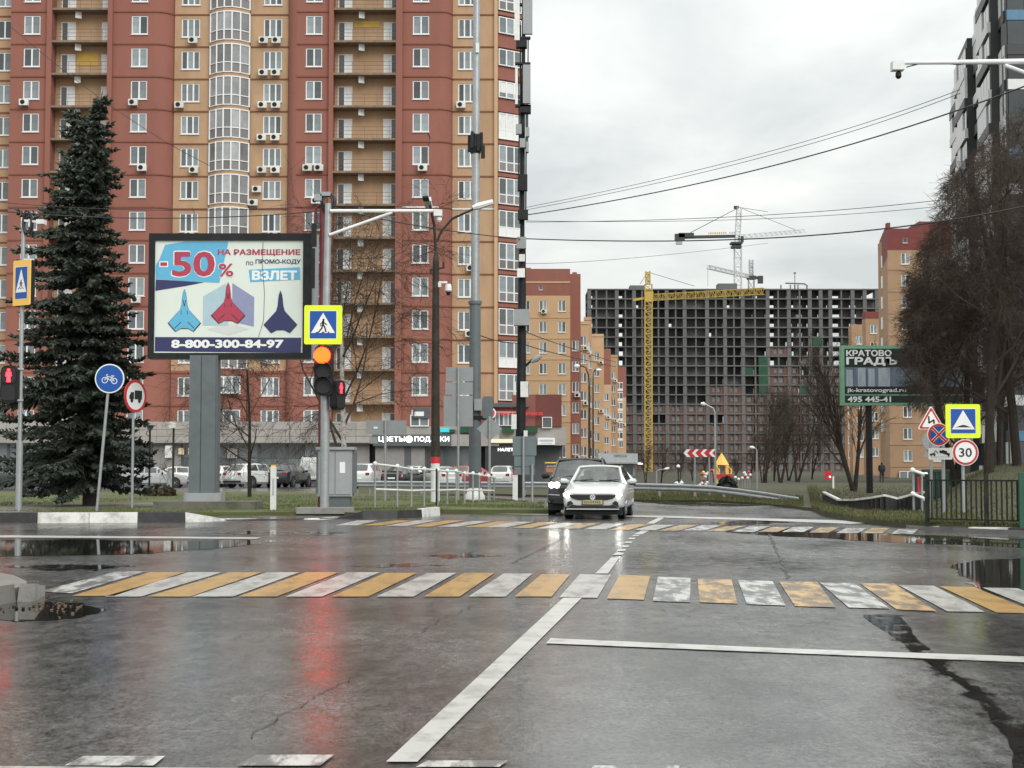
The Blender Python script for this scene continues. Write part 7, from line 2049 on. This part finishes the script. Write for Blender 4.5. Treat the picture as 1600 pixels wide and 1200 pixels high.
# forked young tree left of the green billboard post
bare_tree('bare forked tree left of the green billboard post', (X(1333,82,768),82,.1), 8.0, 14, .13, .38, 4, (4,6), m_bark, m_twig, 0.0, .2, .008, stems=3)
# dense dark trees on the right-hand bank; their crowns are cut to an outline given in view pixels
edge = [(0,1680),(120,1640),(190,1570),(230,1520),(270,1490),(330,1458),(400,1432),(450,1412),(500,1402),(600,1406),(640,1425),(660,1490),(760,1520)]
def trimmed(w, r):
    q = w - Vector((0,0,CAM_H)); dep = q.y*_cp + q.z*_sp
    px, py = 800 + FPX*q.x/dep, 600 - FPX*(q.z*_cp - q.y*_sp)/dep
    lim = 1490
    for (a, b) in zip(edge[:-1], edge[1:]):
        if a[0] <= py <= b[0]: lim = a[1] + (b[1]-a[1])*(py-a[0])/(b[0]-a[0])
    if py > 660 and px < 1620: return r.random() < .25
    return px > lim + 10 + 34*mnoise.noise(w*.9) + r.gauss(0, 7)
for (lab, px, d, H, sd, st_, ln) in (
    ('tall dense bare tree at the right edge behind the speed signs', 1590, 52, 15.5, 31, 1, (-.03,0)),
    ('spreading bare tree whose drooping twigs veil the green billboard', 1500, 58, 11.5, 32, 2, (-.10,0)),
    ('dark bare tree with a bare trunk right of the yellow-framed sign', 1545, 50, 13.0, 33, 1, (.0,0)),
    ('bushy bare tree farthest right on the bank', 1650, 55, 14.5, 34, 2, (0,0)),
    ('bare tree behind the others on the bank below the high-rise', 1560, 70, 16.0, 35, 2, (-.02,0)),
    ('leaning bare tree behind the tow-away plate', 1480, 68, 10.0, 36, 2, (-.06,0))):
    x_ = X(px, d, 760)
    bare_tree(lab, (x_, d, bank_z(x_, d)-.05), H, sd, .17, .80, 5, (5,7) if sd in (31,32,33,36) else (4,6), m_bark, m_twig, .15, .16, .0055, ln, stems=st_, ratio=.60, straight=.32, keep=trimmed)
# thicket between the barrier and the unfinished building
rnd = random.Random(77)
protos = []
for s in range(3):
    protos.append(bare_tree('leafless tree in the thicket before the unfinished frame', (X(1195+s*45,135,752),135+s*6,0), 8.5, 50+s, .12, .5, 4, (4,6), m_bark, m_twig, 0, .18, .008, group='thicket trees before the unfinished frame', stems=2))
for i in range(13):
    t = copy_tree(protos[i % 3]); d = rnd.uniform(125, 190); px = (985 + i*23 + rnd.uniform(-8,8))
    t.location = (X(px, d, 752), d, 0); s_ = rnd.uniform(.5,.8) * (.62 if px < 1180 else 1.0); t.scale = (s_,s_,s_); t.rotation_euler = (0,0,rnd.uniform(0,6.28))
# a clipped dark bush by the playground
def bush(label, px, d, w, h, seed, col=(0.018,0.03,0.022), z=.08):
    o = thing('bush', label, 'bush', (X(px,d,760), d, z)); rnd = random.Random(seed); mb = MB()
    for _ in range(900):
        a, b = rnd.uniform(0,6.28), math.acos(rnd.uniform(-.1,1)); r = rnd.uniform(.6,1)
        p = Vector((w/2*r*math.sin(b)*math.cos(a), w/2*r*math.sin(b)*math.sin(a), h*r*math.cos(b)))
        u = Vector((rnd.uniform(-1,1),rnd.uniform(-1,1),rnd.uniform(-1,1))).normalized()*.09; v = Vector((rnd.uniform(-1,1),rnd.uniform(-1,1),rnd.uniform(-1,1))).normalized()*.07
        mb.quad(p-u-v, p+u-v, p+u+v, p-u+v)
    mb.build('foliage', mat('bush_leaves_%d' % seed, col, .8, var=.4), o, fix=False)
    MB().tube([(0,0,-.1),(0,0,h*.6)], .05, 5).build('stem', m_bark, o)
bush('dark clipped bush in front of the play tower', 1136, 92, 1.2, .75, 3)
bush('brown leafless hedge clump left of the billboard plinth', 250, 68, 1.4, .5, 4, (0.06,0.05,0.03), K)

# fallen leaves along the right gutter and the left kerb
def leaves():
    rnd = random.Random(41); mb = MB()
    for _ in range(420):
        if rnd.random() < .65: px, py = rnd.uniform(1270,1440), 0; py = 797 + (px-1270)*.13 + rnd.uniform(-3,6)
        else: px, py = rnd.uniform(0,130), 0; py = 942 + px*.05 + rnd.gauss(0,5); 
        z = .012
        if px < 50 and py < 946: continue
        p = G(px, py, z); a = rnd.uniform(0,6.28); s = rnd.uniform(.012,.028)
        u, v = Vector((math.cos(a)*s, math.sin(a)*s, rnd.uniform(0,.01))), Vector((-math.sin(a)*s*.6, math.cos(a)*s*.6, rnd.uniform(0,.015)))
        mb.quad(p-u, p-v, p+u, p+v)
    o = mb.build('fallen_leaves', mat('dead_leaves',(0.07,0.042,0.022),.8,var=.5,scale=6), fix=False); o['kind'] = 'stuff'; o['label'] = 'scattered brown fallen leaves along the gutters'; o['category'] = 'leaves'
leaves()
